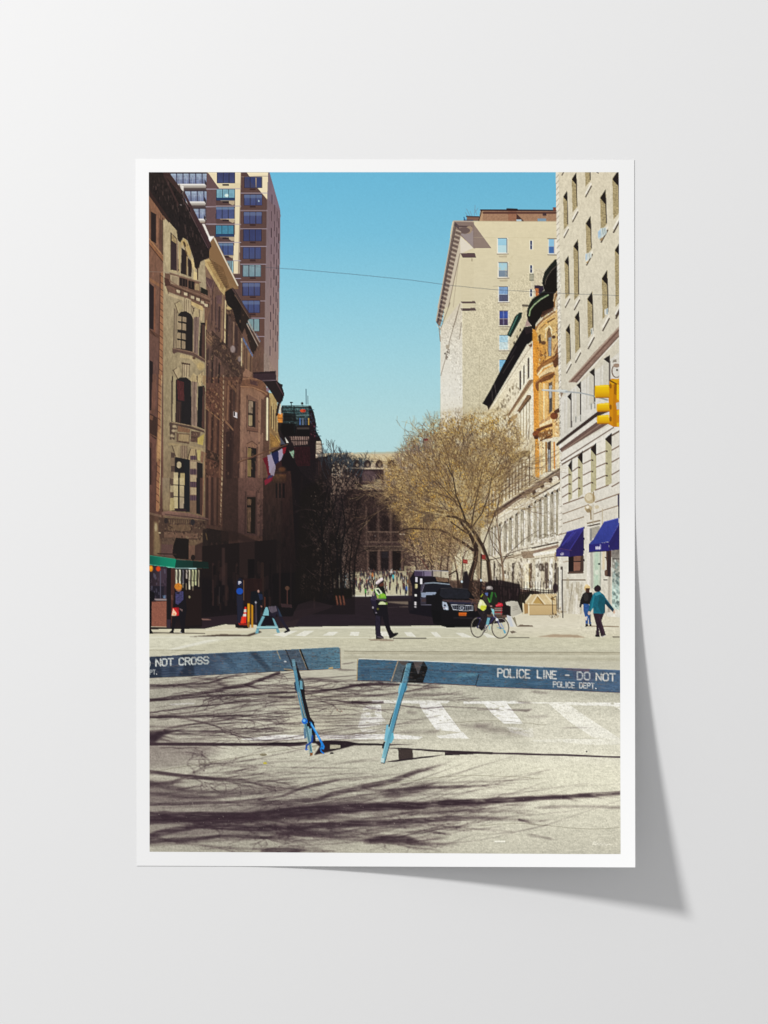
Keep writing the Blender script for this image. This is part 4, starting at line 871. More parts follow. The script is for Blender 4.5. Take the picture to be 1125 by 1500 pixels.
P(E4, "380,200 430,180 430,290 385,350 365,340 350,270", '#6d4226'); L(E4, "360,265 425,190", 14, '#a06a3a')
P(E4, "175,500 230,440 320,395 375,390 378,430 330,470 240,500 240,590 190,590 172,540", '#7c4c28'); L(E4, "178,500 250,440 370,392", 12, '#b57e42')
for x, w, c in ((225, 34, '#d9a85c'), (262, 22, '#ecca8c'), (290, 26, '#e0b068'), (400, 40, '#e8cc98')): L(E4, [(x, 520), (x, 900)], w, c)
P(E4, "310,510 350,490 350,800 315,830", '#6d5a4c'); P(E4, "318,540 345,530 342,660 318,670", '#a3a8a8'); P(E4, "325,670 348,670 345,800 322,810", '#4d4a48'); L(E4, "372,430 366,800", 14, '#d9973e')
P(E4, "205,930 260,880 270,900 220,950", '#b98a58'); P(E4, "270,890 325,850 330,880 280,910", '#b98a58'); P(E4, "215,945 340,880 350,920 220,985", '#ecd09c'); P(E4, "175,990 350,920 355,960 270,985 200,1030", '#6d3f22'); L(E4, "180,985 350,925", 8, '#c9995c')
E(E4, 370, 850, 42, 38, '#7d4424'); P(E4, "365,800 435,755 435,810 380,830", '#5f3a26'); E(E4, 185, 1040, 42, 36, '#7a4222'); E(E4, 182, 1075, 26, 20, '#4f2c1c'); P(E4, "200,1030 355,985 350,1080 220,1110", '#8a5f34', tex=.3, ts=1)
speck(E4, "220,1000 355,985 350,1070 220,1100", 24, ['#4b2e1c', '#efd8a4', '#c49658'], (1, 3)); L(E4, "220,1115 350,1050", 12, '#5a3820')
for x, w, c in ((190, 46, '#dc9236'), (235, 28, '#e8c488'), (262, 18, '#efd6a0'), (285, 20, '#a3763c'), (345, 16, '#e8cc94'), (370, 18, '#d98c38'), (405, 30, '#e6cc9c')): L(E4, [(x, 1130), (x + 4, 1470 - (x - 190) * .4)], w, c)
P(E4, "300,1130 335,1110 335,1430 308,1440", '#4f3d33'); P(E4, "312,1210 330,1200 330,1430 312,1435", '#8d9298'); speck(E4, "185,1110 260,1110 250,1190 190,1200", 18, ['#5f3c20', '#f0d6a0'], (1, 3)); speck(E4, "375,900 430,850 430,1080 380,1040", 24, ['#5f3c24', '#efdcae', '#a06a3a'], (1, 3.5))
for y in range(0, 1500, 26): L(E4, [(152, y), (200, y)], 3, '#b8701e', a=.3)

# ---- pale corner building with blue awnings
COR = part('printed_corner_building', 'printed pale corner building with narrow windows and dark blue awnings at right')
P(N0, "814,250 915,250 915,935 822,905 820,640 817,480", ('v', '#d9ceb4', '#d9d0b8', '#d5cdb8', '#d3ccba', '#d8d2c2', '#d4cdba', '#d9d3c0'), tex=.03, ts=(3, 3))
P(N0, "814,250 818,250 822,600 819,600", '#eae2d0', a=.8)
for i in range(60):
    y = 258 + i * 8.6
    if y < 640: L(N0, [(814.6 + i * .09, y + 2.5), (818.2 + i * .09, y - 2)], .9, '#6d6458', a=.6)
wc = sub('window', COR)
def slot(z, x0, x1, yt, yb, ac=None, top=True):
    """deep window slot lit from the left: shaded head, sunlit brick jamb, dark pane edge"""
    w = x1 - x0; sl = w * 1.55
    P(z, [(x0, yt + sl * .9), (x1, yt), (x1 + w * .2, yb - sl * .4), (x0 + w * .15, yb + sl * .4)], '#a59673', id=wc, tex=.22, ts=(1.5, .8))
    if top: P(z, [(x0, yt + sl), (x1 - w * .05, yt), (x1, yt + sl * 1.75)], '#231b19', id=wc)
    L(z, [(x1 - w * .02, yt + sl * 1.0), (x1 + w * .1, yb - sl * .5)], w * .17, '#3a302c', id=wc)
    L(z, [(x0 + w * .2, yb + sl * 1.25), (x1 + w * .25, yb + sl * .0 - 2)], w * .26, '#efe8d8')
    L(z, [(x0 + w * .2, yb + sl * 1.65), (x1 + w * .3, yb + sl * .32)], w * .24, '#4c3d34')
for a in ((150, 210, 290, 830), (275, 345, 20, 570), (690, 775, 270, 830), (480, 555, 660, 1190), (300, 370, 1000, 1860), (170, 230, 1240, 1850)): slot(F2, *a)
slot(F2, 870, 965, -20, 660); slot(F2, 465, 540, -300, 190); slot(F2, 905, 1000, 1210, 1920)
L(F2, "640,20 665,35", 14, '#4a3d36'); L(F2, "132,65 155,25", 16, '#4c3d34')
for a in ((630, 705, 45, 640), (443, 512, 320, 890), (280, 340, 570, 1090), (165, 220, 740, 1240), (800, 860, -300, 490)): slot(F3, *a)
ac = sub('air_conditioner', COR)
P(F2, "660,890 705,840 780,835 785,920 740,960 690,1020 660,985", '#c6d0cc', id=ac); P(F2, "660,895 700,860 700,960 662,985", '#a9c4d8', id=ac); L(F2, "730,850 735,930", 6, '#6f7d7a'); L(F2, "760,845 765,920", 6, '#6f7d7a'); P(F2, "690,1000 745,965 720,1020 690,1025", '#a58a64')
P(F2, "475,1220 510,1205 560,1200 565,1270 520,1300 480,1330", '#d2d6cc', id=ac); P(F2, "475,1225 500,1215 500,1310 478,1320", '#b5c8d4', id=ac); L(F2, "535,1215 538,1280", 6, '#7d857d'); P(F2, "485,1340 530,1310 500,1360", '#b59a6c')
P(F3, "665,560 715,535 715,620 670,640", '#dcd9cc', id=ac); R(F3, 690, 545, 712, 620, '#a6b4b8', id=ac); P(F3, "485,810 520,790 525,880 490,890", '#d9d5c8', id=ac); R(F3, 490, 815, 505, 875, '#8d9690', id=ac)
# cornice band and lower storeys (C8)
P(F3, "200,1500 520,1130 850,780 850,900 540,1230 320,1500", '#8c7468', tex=.12, ts=(4, 1)); L(F3, "205,1490 850,790", 12, '#b7a592'); L(F3, "240,1490 850,830", 14, '#6d5346'); L(F3, "300,1500 850,905", 14, '#70594f'); L(F3, "325,1500 850,930", 10, '#efe9dc')
P(C8, "210,380 230,340 240,380 215,430", '#8d7a6a')
P(C8, "215,430 800,-30 800,500 790,640 560,690 180,900 215,820", ('v', '#d9d4c8', '#dcd8ce', '#d4cfc2'), a=.9, tex=.03)
for x0, x1, yt, yb in ((280, 320, 375, 720), (372, 415, 262, 600), (498, 552, 130, 480), (640, 704, 0, 330)):
    P(C8, [(x0, yt + 40), (x1, yt), (x1 + 2, yt + 90)], '#2b2422', id=wc); P(C8, [(x1 - 8, yt + 40), (x1 + 4, yt + 60), (x1 + 6, yb), (x1 - 8, yb + 10)], '#4d4440', id=wc)
    P(C8, [(x0, yt + 45), (x1 - 10, yt + 80), (x1 - 10, yb), (x0 - 2, yb + 30)], '#cbc5b4', a=.8); L(C8, [(x0 - 24, yt + 80), (x0 - 26, yb + 60)], 12, '#c2bbab', a=.6)
for x, y in ((358, 610), (405, 600), (512, 480), (548, 470)): P(C8, [(x, y), (x + 16, y - 8), (x + 16, y + 60), (x, y + 70)], '#b9b7ac', id=ac); L(C8, [(x + 6, y + 10), (x + 6, y + 60)], 6, '#7f807a')
P(C8, "740,50 770,40 770,70 730,75", '#8d8478'); E(C8, 770, 160, 50, 70, '#7d6a5c'); E(C8, 772, 160, 40, 60, '#d8d4ca'); E(C8, 772, 105, 34, 20, '#9a8474'); E(C8, 776, 150, 10, 12, '#5f544c')
P(C8, "172,880 560,580 800,420 800,520 570,620 180,905", '#4b3a33'); L(C8, "180,895 600,575", 26, '#3f302b'); P(C8, "190,910 560,625 600,640 220,950", '#e2dccf'); P(C8, "200,940 640,620 700,680 225,970", '#6e5850'); L(C8, "225,965 640,670", 12, '#8d776b')
P(C8, "230,970 720,690 800,700 800,760 220,1060", '#e4dfd2'); L(C8, "220,1058 740,725", 12, '#7b685c'); L(C8, "230,1090 800,760", 16, '#6d594c'); L(C8, "225,1075 790,740", 14, '#efeadf')
P(C8, "222,1110 800,770 800,1500 222,1500", ('v', '#e0d9ca', '#e3ded2', '#dfd9ca'), tex=.03)
for x0, xm, x1, yt, yb in ((230, 290, 328, 1095, 1470), (335, 385, 432, 1010, 1430), (440, 515, 568, 930, 1380), (570, 660, 722, 830, 1320)):
    P(C8, [(x0, yt + 55), (xm, yt), (xm, yb), (x0, yb + 40)], '#e8e2d4', id=wc); P(C8, [(xm, yt), (x1, yt + 75), (x1, yb - 40), (xm, yb)], '#b9b18e', id=wc, tex=.06); P(C8, [(xm - 4, yt + 10), (x1, yt - 55), (x1, yt + 80)], '#2a201d', id=wc)
    n = 3
    for k in range(n):
        y = yt + (yb - yt) * (.26 + .25 * k); L(C8, [(x0, y + 40), (xm + 4, y), (xm + 18, y + 2)], 11, '#7a6252'); E(C8, xm + 16, y + 4, 8, 9, '#3f3029')
for y in (915, 1035, 1160, 1280): L(C8, [(725, y + 35), (800, y - 8)], 12, '#7b6353')
L(C8, "240,1490 440,1420", 12, '#86705f'); L(C8, "560,1350 690,1300", 12, '#86705f'); L(C8, "560,1470 800,1385", 12, '#8f7a68')
P(C8, "783,1395 800,1390 800,1500 785,1500", '#3a3450')
E(C8, 505, 1430, 55, 55, '#bfae8c'); E(C8, 495, 1420, 34, 36, '#d8cbae'); L(C8, "540,1370 545,1460", 12, '#9a8764')
# shop level
P(C4, "60,0 712,0 712,1300 480,1240 60,1215", ('v', '#ded7c8', '#dcd6c6', '#d2cbb8'), a=.9, tex=.05, ts=3)
for p in ("105,95 380,-5", "110,195 330,125", "440,95 530,60", "540,55 700,5", "60,320 330,240"): L(C4, p, 10, '#8d7862')
E(C4, 380, 35, 42, 36, '#b8a684', a=.9); E(C4, 380, 60, 26, 22, '#8d7a5c', a=.8); E(C4, 370, 20, 18, 16, '#efe6d2'); L(C4, "405,60 408,150", 16, '#9a8868'); E(C4, 470, 20, 24, 20, '#d2c4a6'); L(C4, "370,195 500,165", 16, '#8a7a64'); L(C4, "375,225 500,200", 14, '#4a3f36'); L(C4, "430,-5 430,200", 10, '#b8ac94', a=.8); L(C4, "530,40 530,240", 8, '#b5a68a')
for i in range(6): L(C4, [(72, 20 + i * 72), (96, 8 + i * 72)], 6, '#6d6356', a=.7)
P(C4, "390,250 500,220 500,300 400,380", '#a8a294'); L(C4, "405,260 405,370", 26, '#8d8a84')
L(C4, "380,240 380,860", 30, '#e6e0d4'); L(C4, "412,500 420,880", 26, '#b4afa4'); P(C4, "430,505 510,505 505,930 430,900", '#c3cdb8'); L(C4, "470,520 465,860", 40, '#b6cbb4', a=.8); L(C4, "510,500 505,900", 10, '#8d9488', a=.8); E(C4, 495, 630, 14, 10, '#3f4a44'); E(C4, 470, 720, 20, 30, '#d9e0cc', blur=1)
L(C4, "545,500 540,680", 26, '#dccdae'); P(C4, "570,490 630,485 620,770 560,760 555,700 575,690", '#4f3a33'); L(C4, "600,500 600,750", 20, '#33262a'); E(C4, 565, 725, 14, 32, '#6f5648'); L(C4, "560,560 580,570", 10, '#3a2d28')
P(C4, "632,480 715,475 715,1130 632,1100", ('v', '#77706a', '#a6a498', '#bcd0c4', '#c5d6c8'), tex=.2, ts=(1.5, 3)); L(C4, "640,575 712,577", 8, '#3d3634'); speck(C4, "640,600 712,600 712,1100 650,1100", 60, ['#6f7f78', '#4f5a58', '#e4ece0', '#8fa8a4'], (2, 6), a=.6); L(C4, "605,780 600,1150", 26, '#b1a99a'); L(C4, "545,800 580,800", 10, '#4b4038')
P(C4, "580,1150 715,1120 715,1300 580,1260", '#e0dccf', a=.9)
P(C4, "165,545 330,540 328,705 320,720 165,722", '#4a3832', id=wc); P(C4, "225,545 300,545 295,600 225,600", '#7a5a4c', id=wc); P(C4, "225,610 295,610 290,700 225,705", '#8a6656', id=wc); L(C4, "165,728 320,722", 18, '#5f4c42'); R(C4, 170, 545, 220, 710, '#1f1718', id=wc); L(C4, "225,605 300,600", 8, '#2d2222', id=wc)
for y in (240, 360, 475, 590): E(C4, 334, y, 8, 12, '#2d2530')
L(C4, "100,802 345,802", 13, '#7d6d5c'); L(C4, "110,610 165,600", 8, '#a3917c'); L(C4, "90,665 90,1110", 22, '#cfcabf'); L(C4, "101,680 103,1200", 10, '#4a423c'); L(C4, "55,670 58,1140", 12, '#3d332d'); R(C4, 80, 660, 105, 690, '#5a5048')
L(C4, "210,830 165,1200", 5, '#8f8470'); L(C4, "200,900 190,1000 165,1130", 4, '#6a6052'); speck(C4, "120,830 320,830 320,1200 120,1200", 46, ['#b8ae98', '#a1967f', '#efe9dc'], (2, 7), a=.5, asp=4)
L(C4, "300,930 295,1230", 14, '#b6ab94', a=.7); speck(C4, "60,1100 100,1100 100,1200 20,1200", 16, ['#6a5a48', '#3d322b', '#b09c7c'], (1, 4))
aw = sub('awning', COR)
P(C4, "150,285 330,235 332,470 325,540 180,552 30,552 35,475 70,440", ('v', '#3d3a86', '#322d6e', '#2a2459'), id=aw); P(C4, "330,240 332,470 326,540 180,552 180,480", '#2b2153', id=aw); P(C4, "35,475 180,482 180,552 32,553", '#38306f', id=aw); L(C4, "150,288 328,238", 9, '#5a58b0', id=aw); L(C4, "100,430 220,290", 16, '#4f4fae', a=.5, id=aw); L(C4, "150,400 250,280", 10, '#55549f', a=.5, id=aw); L(C4, "40,460 200,485", 8, '#6e4a6a', a=.6); L(C4, "180,480 330,250", 6, '#4b46a0', id=aw)
P(C4, "545,180 700,138 705,200 600,390 385,430 382,420 430,370", ('v', '#3e4894', '#37418a'), id=aw); P(C4, "385,425 600,395 595,490 385,505", '#302a74', id=aw); P(C4, "600,390 712,190 712,475 597,488", '#2c2762', id=aw); L(C4, "550,180 700,140", 8, '#5c66ba', id=aw); L(C4, "600,392 705,210", 6, '#4a4c9c', id=aw); L(C4, "385,503 595,490", 7, '#221b45', id=aw)
P(C4, "698,0 715,0 715,140 700,140", '#2a2550')
lt = sub('awning_lettering', COR)
L(C4, "85,522 88,532", 10, '#dcd8e4', id=lt); L(C4, "98,510 102,532", 8, '#e0dcea', id=lt); L(C4, "112,512 112,530", 7, '#dcd8e4', id=lt)
for x, y in ((462, 448), (474, 444), (486, 448), (497, 446)): L(C4, [(x, y), (x, 472)], 9, '#e6e2ee', id=lt); L(C4, [(x, 462), (x + 8, 460)], 8, '#cfcae0', id=lt)
L(C4, "508,425 508,470", 8, '#e6e2ee', id=lt)

T(N0, "640,480 700,640 706,890 822,910 822,395 780,395", .15, (1.2, 1.6), seed=71, oct=2); T(N0, "778,440 822,390 822,700 778,700", .12, (1.1, 1.4), seed=72, oct=2)
T(N0, "690,324 820,324 820,640 690,640", 0.012, (4, 9), seed=73, oct=2); T(N0, "815,250 915,250 915,920 822,905", .05, (2, 5), seed=74, oct=2); T(N0, "815,250 915,250 915,920 822,905", .04, (1, 1), seed=75, oct=1)
mute(N0, "778,395 822,390 822,700 778,700", .16)
_q = pmask(pts("706,610 782,505 822,640 822,905 700,905 690,760"), 0, CW, 0, CH)[..., None]
INK[:] = np.clip(INK * (1 + .06 * _q) , 0, 1)
# ---- street level behind the crossing
part('printed_street', 'printed side street in shade running between the houses')
P(N0, "598,838 690,838 712,856 790,866 790,915 598,915", '#5a483e', tex=.3, ts=2, id=ROW)
P(N0, "400,905 440,880 520,874 604,873 640,890 700,905 760,905 760,922 380,922", ('v', '#2c2226', '#2a2026', '#2b2129'), tex=.08, ts=(8, 1))
P(C1, "540,630 1000,625 1000,690 850,680 600,650", '#8f8270', a=.75, blur=.4); P(C1, "800,730 1000,720 1000,745 820,742", '#7d7062', a=.7, blur=.4); L(C1, "600,750 780,740", 12, '#4a4042', a=.6); L(C1, "560,540 1090,535", 60, '#2d2430', a=.8)
P(N0, "380,900 480,878 500,878 440,905 430,922 380,922", '#34282a', a=.8, blur=1)
_Y = ((np.arange(CH) + .5) / SS + PY0)[:, None]; _X = ((np.arange(CW) + .5) / SS + PX0)[None, :]
dusk = (np.clip((_Y - 700) / 130, 0, 1) * np.clip((_X - 290) / 90, .35, 1)).astype(np.float32)
P(N0, "296,800 405,790 405,870 296,870", "#211817", id=0)
SHD = part('printed_storefronts', 'printed dark storefronts and entrance area in shade under the left houses')
P(N0, "296,700 520,640 520,900 296,900", '#130d0f', a=.52, mod=dusk, id=0)
P(N0, "210,836 300,846 405,852 500,850 500,880 420,905 405,920 330,916 300,924 210,924", ('v', '#191214', '#161013', '#171013', '#251a1e'), tex=.1, ts=(2, 6), blur=5)
P(N0, "295,905 405,895 470,880 490,884 410,915 405,921 330,917 295,922", ('v', '#271c20', '#30232a'))
P(N0, "470,836 497,836 497,885 440,893 400,905 400,840", '#120d0f', a=.9, blur=1)
for x, w, c in ((312, 3, '#3a2826'), (322, 2, '#120c0e'), (331, 4, '#332422'), (347, 3, '#2b1e1d'), (384, 5, '#33241f'), (396, 2, '#100b0d'), (410, 3, '#2a1d1c'), (426, 2, '#241a1a')): L(N0, [(x, 826), (x, 886)], w, c, a=.7)
speck(N0, "310,835 400,835 400,890 310,890", 60, ['#2a1d1d', '#33231f', '#0e0a0c', '#3d2a26'], (2, 7), a=.6, asp=5)
P(B1, "470,212 575,210 575,330 470,330", '#2a1716', a=.8); P(B1, "470,20 540,30 540,210 470,205", '#3a2926', a=.5, blur=.6); R(B1, 510, 122, 540, 208, '#120c0e'); P(B1, "390,70 405,70 405,240 390,240", '#4a3632', a=.6, blur=.5)
L(B1, "808,105 814,345", 9, '#3d2d2a'); L(B1, "812,195 813,202", 6, '#f0dfb0'); L(B1, "690,250 690,340", 5, '#4a302c'); E(B1, 690, 255, 10, 10, '#5f4536', a=.8)
for x in (778, 786, 795): L(B1, [(x, 205), (x, 300)], 4, '#46392f', a=.8)
for x in (910, 925, 945, 970): L(B1, [(x, 160), (x, 290)], 5, '#57483c', a=.7)
P(B1, "660,330 720,335 720,385 655,385", '#141013'); P(B1, "660,325 710,330 712,345 664,342", '#3a2a2c'); P(B1, "740,330 800,310 900,335 890,345 700,410", '#2b2024', a=.8)
L(B1, "380,250 378,325", 3, '#3a3030'); L(B1, "255,395 330,398", 5, '#6a5450')
# ---- bare dark trees on the left
P(N0, "500,686 604,690 606,836 500,840", '#2a1a16', a=.12, blur=4, id=0)
DTR = part('printed_bare_trees', 'printed bare dark street trees in shade left of the museum')
tm = np.clip((noise(2.2, 2.2, 5, 2) - .36) * 6, 0, 1)
P(N0, "452,742 470,690 490,670 520,668 530,690 532,760 524,830 516,872 470,880 440,860", '#1d1617', a=.93, mod=tm, blur=3)
P(N0, "440,720 470,700 486,730 500,790 498,850 470,880 430,880", '#17110f', a=.9, blur=5)
tm2 = np.clip((noise(1.6, 2.6, 6, 2) - .5) * 8, 0, 1)
P(N0, "486,690 524,680 528,712 500,725 484,740", '#8a7768', a=.6, mod=tm2, blur=2); P(N0, "500,780 516,770 516,870 502,870", '#8d7a6c', a=.55, mod=tm2, blur=2)
P(N0, "526,740 550,745 580,770 590,800 540,820 524,800", '#2b1f21', a=.35, mod=tm, blur=4)
for i in range(46):
    x = rnd.uniform(462, 528); y = rnd.uniform(690, 850)
    grow(x, y, -math.pi / 2 + (x - 490) * .012 + rnd.uniform(-.7, .7), rnd.uniform(9, 20), rnd.uniform(.7, 1.4), 3, ['#1c1516', '#2a1f20', '#241a1a', '#3a2d2b'], .6, .15, .85)
for i in range(16):
    x = 478 + i * 3.3
    grow(x, 702 - abs(rnd.gauss(0, 5)), -math.pi / 2 + (x - 497) * .018, rnd.uniform(10, 14), .8, 4, ['#2c3138', '#33363c', '#2a2628', '#3f5360'], .55, .3, .8, wmin=.35)
for i in range(20):
    x = rnd.uniform(526, 590); y = rnd.uniform(725, 810)
    grow(x, y, rnd.uniform(-2.6, -.4), rnd.uniform(10, 20), .7, 2, ['#5a4844', '#241a1b', '#6d5a52', '#33272a'], .7, .1, .7)
mt1 = np.clip((noise(1.5, 1.9, 51, 2) - .52) * 9, 0, 1); mt2 = np.clip((noise(1.4, 1.6, 52, 2) - .5) * 9, 0, 1); mt3 = np.clip((noise(9, 9, 53, 2) - .42) * 4, 0, 1)
P(N0, "505,690 600,690 606,835 505,850", '#8a7466', a=.4, mod=mt1 * mt3, blur=5); P(N0, "505,690 604,735 604,812 500,860", '#1f1517', a=.26, mod=mt2, blur=5)
P(N0, "462,700 510,672 520,860 440,870", '#57463f', a=.5, mod=mt1 * mt3, blur=5)
for p, w in (("494,878 495,830 492,790 500,750", (4, 2)), ("513,872 512,830 516,790", (3, 1.5)), ("503,876 505,840 510,800", (2.4, 1.2)), ("488,870 487,838 480,800", (2.4, 1.2)), ("495,840 520,812 560,796", (1.4, .7))): L(N0, p, w, '#151011')
speck(N0, "455,720 524,720 516,860 470,870", 150, ['#6a5a52', '#55463f', '#7d6d62', '#8d8072'], (.8, 1.8), a=.6)
speck(N0, "516,735 600,735 600,830 520,830", 120, ['#6d5a54', '#584744', '#7d6a60', '#1f1719'], (.8, 2), a=.5)
for x, y0, y1, k in ((489.5, 848, 870, .3), (496.8, 843, 866, .4), (501.6, 850, 872, .35), (508.3, 845, 868, .45), (511.2, 852, 872, .4)): L(N0, [(x, y0), (x + .4, y1)], 1.1, '#a59c88', a=k)
L(N0, "499.5,846 499.5,852", 1.8, '#c98a34'); P(N0, "488,862 516,862 516,876 488,880", '#17130f', blur=1)
# ---- budding trees on the right
for p, w, a_ in (("300,868 640,872", 9, .5), ("280,962 640,962", 10, .5), ("270,1000 640,1000", 7, .5), ("290,1042 640,1040", 7, .45), ("180,468 520,486", 8, .5), ("250,455 480,452", 14, .45), ("160,285 640,284", 9, .5)): L(C7, p, w, '#a08d78', a=a_, id=MUS)
for x in (290, 400, 515, 620): L(C7, [(x, 650), (x + 2, 950)], 15, '#7d685c', a=.42, id=MUS)
for x in (304, 406, 512, 618): L(C7, [(x, 1046), (x, 1215)], 16, '#8a7264', a=.5, id=MUS)
for x in (345, 460, 565): P(C7, [(x - 30, 720), (x + 30, 720), (x + 30, 855), (x - 30, 855)], '#191113', a=.5, blur=.6, id=MUS)
for x0, x1 in ((320, 388), (426, 494), (530, 606)): R(C7, x0, 1048, x1, 1205, '#140e11', a=.6)
for x in (205, 300, 410, 520): E(C7, x, 250, 26, 34, '#33251f', a=.55, id=MUS); E(C7, x + 4, 258, 12, 16, '#a8977f', a=.5, id=MUS)
for p, w in (("470,880 474,820 470,760 480,715", (5, 1.6)), ("502,874 498,820 506,770 500,728", (4, 1.4)), ("518,870 520,820 528,780 540,752", (3, 1)), ("474,800 460,765 455,740", (2.4, .8)), ("500,790 520,760 526,730", (2, .8)), ("472,770 490,740 494,710", (2, .7))): L(N0, p, w, '#140f10', a=.9, soft=.8)
P(N0, "506,712 604,716 604,834 506,836", '#2e1e18', a=.26, blur=4, id=0)
BTR = part('printed_budding_tree', 'printed large street tree with pale twigs and ochre buds over the parked cars')
crown = "563,700 572,672 590,668 598,645 618,630 640,612 660,608 690,606 720,604 748,606 764,640 752,690 738,720 728,750 712,775 700,790 660,800 640,830 600,800 586,760 566,735"
cm = np.clip((noise(3.2, 3.2, 8, 2) - .40) * 5, 0, 1); cm2 = np.clip((noise(1.5, 1.5, 9, 2) - .5) * 8, 0, 1); cm3 = np.clip((noise(2.2, 2.2, 12, 2) - .56) * 9, 0, 1); cm4 = np.clip((noise(14, 14, 4, 2) - .45) * 5, 0, 1)
edge = np.clip((noise(12, 12, 15, 3) - .30) * 4, .0, 1)
P(N0, "580,715 600,690 645,664 700,645 726,690 712,760 680,795 640,800 600,790 585,750", '#94805f', a=.5, blur=10)
P(N0, crown, '#9a845c', a=.7, mod=cm * edge, blur=13); P(N0, crown, '#c2a876', a=.8, mod=cm2 * edge, blur=14); P(N0, crown, '#55412f', a=.75, mod=cm3 * edge, blur=12); P(N0, crown, '#bd9342', a=.7, mod=cm2 * cm4, blur=10)
P(N0, "590,790 650,760 690,790 686,850 600,850", '#8a7564', a=.6, mod=cm, blur=5); P(N0, "596,800 670,780 680,850 606,850", '#c0ad8c', a=.6, mod=cm2, blur=5); P(N0, "590,790 660,780 660,840 600,836", '#57433c', a=.6, mod=cm3, blur=5)
P(N0, "676,800 690,800 700,850 660,850 664,820", '#cfc6a8', a=.85, blur=2)
tw = ['#7a6450', '#9c8660', '#5a463a', '#b8a276', '#8a7456', '#44342e', '#c8b48a']
for i in range(64):
    t = i / 63; an = -math.pi * (.93 - .80 * t)
    d = rnd.uniform(6, 60); x = 676 + math.cos(an) * d * .9; y = 762 + math.sin(an) * d
    grow(x, y, an + rnd.uniform(-.3, .3), rnd.uniform(24, 44), rnd.uniform(.8, 1.5), 4, tw, .5, .05, .75, wmin=.38, bend=.2)
for i in range(40):
    an = -math.pi * rnd.uniform(.08, .90); d = rnd.uniform(70, 105); x = 668 + math.cos(an) * d * .98; y = 755 + math.sin(an) * d * 1.15
    grow(x, y, an + rnd.uniform(-.5, .5), rnd.uniform(12, 24), .6, 3, tw, .6, .05, .7, wmin=.36)
speck(N0, "566,690 600,640 640,612 745,606 757,640 735,700 710,760 640,790 590,750", 760, ['#b98f3c', '#c7a252', '#a87c34', '#d2b268', '#8d6a34'], (.8, 1.7), a=.75)
speck(N0, "566,690 600,640 640,612 745,606 757,640 735,700 710,760 640,790 590,750", 520, ['#5a4438', '#d9c69c', '#cdb68a', '#4a372e', '#7d5f50', '#b09468'], (.8, 2), a=.7)
speck(N0, "566,720 572,685 640,665 650,700 600,740", 110, ['#c79a3c', '#b88832'], (.9, 1.8), a=.75)
for i in range(26):
    x = rnd.uniform(580, 642); y = 668 - (x - 575) * rnd.uniform(.2, .95) - rnd.uniform(0, 6); E(N0, x, y, .9, .7, rnd.choice(['#8a5a58', '#6d5058', '#9a7a70']), a=.75)
for i in range(22):
    x = rnd.uniform(590, 650); grow(x, 690 - (x - 590) * .5, -math.pi / 2 - .5 + rnd.uniform(-.2, .3), rnd.uniform(8, 13), .5, 3, ['#6d6058', '#7d6d68', '#5f5458', '#8d7a6c'], .4, .1, .7, wmin=.33)
E(N0, 624, 644, 3.6, 1.8, '#6d3038', a=.9)
P(N0, crown, '#463429', a=.5, blur=10, mod=np.clip((noise(1.1, 2.2, 17, 2) - .58) * 9, 0, 1), id=0)
for p, w, c in (("688,866 690,842 696,822 698,806 694,794 688,782 680,772 672,760", (8.5, 3), '#33251f'), ("693,806 680,796 656,782 644,776 624,775 602,774 591,776 582,782", (4.2, 1.6), '#3a2a24'), ("719,860 715,822 707,800 695,780 684,766 668,758 656,756", (6.4, 3), '#3b2d25'), ("699,800 690,784 676,776 660,764", (3.4, 1.6), '#3a2b25'),
                ("684,768 676,745 668,725 664,700 654,680", (2.8, 1), '#352922'), ("690,775 694,748 700,720 706,690", (2.4, 1), '#43342b'), ("690,774 706,752 716,725 720,700 735,672", (1.9, .8), '#3d2f27'), ("668,735 650,715 630,695", (1.6, .7), '#43352c'), ("707,800 716,775 728,745 733,722 750,708", (2, .8), '#4f3e36'), ("664,700 655,665 645,640", (1.3, .6), '#4a3a30'), ("676,745 660,730 640,722 620,718", (1.4, .6), '#463730')):
    L(N0, p, w, c, soft=.8)
for i in range(46):
    t = i / 45; an = -math.pi * (.97 - .84 * t); d = rnd.uniform(20, 80); grow(674 + math.cos(an) * d, 758 + math.sin(an) * d * 1.1, an + rnd.uniform(-.35, .35), rnd.uniform(16, 30), rnd.uniform(.6, 1.1), 3, ['#4a3a30', '#3d3029', '#5a473a'], .45, .05, .42, wmin=.34)
L(N0, "690,850 696,826 699,808", 1.6, '#6d5646', a=.7); L(N0, "713,820 705,802 694,785", 1.6, '#8a7558', a=.7); L(N0, "721,856 717,824", 1.8, '#857055', a=.6)
for p, w, c in (("672,866 670,842 666,820 660,800", (3.6, 1.4), '#3d2d26'), ("675,850 678,820 684,795", (2, .9), '#8d7a6c'), ("668,836 658,842", 2, '#3a2c24'), ("632,836 630,800 625,770", (2.6, 1), '#4f3d34'), ("645,836 648,805 642,775", (2.6, 1), '#5a463c'), ("655,836 658,800 664,778", (2, 1), '#4a382f'), ("610,836 608,815 600,790", (2.2, .9), '#443430'), ("628,836 618,820 606,812", (2, .8), '#5f3f38'), ("640,836 636,812 634,780", (1.6, .7), '#a08c74'), ("670,836 662,805 650,790", (1.2, .6), '#a3907a')): L(N0, p, w, c, soft=.7)
for i in range(38):
    x = rnd.uniform(600, 682); grow(x, rnd.uniform(800, 836), rnd.uniform(-2.4, -.8), rnd.uniform(12, 22), .8, 3, tw[:6] + ['#4a382f'], .6, .1, .75)
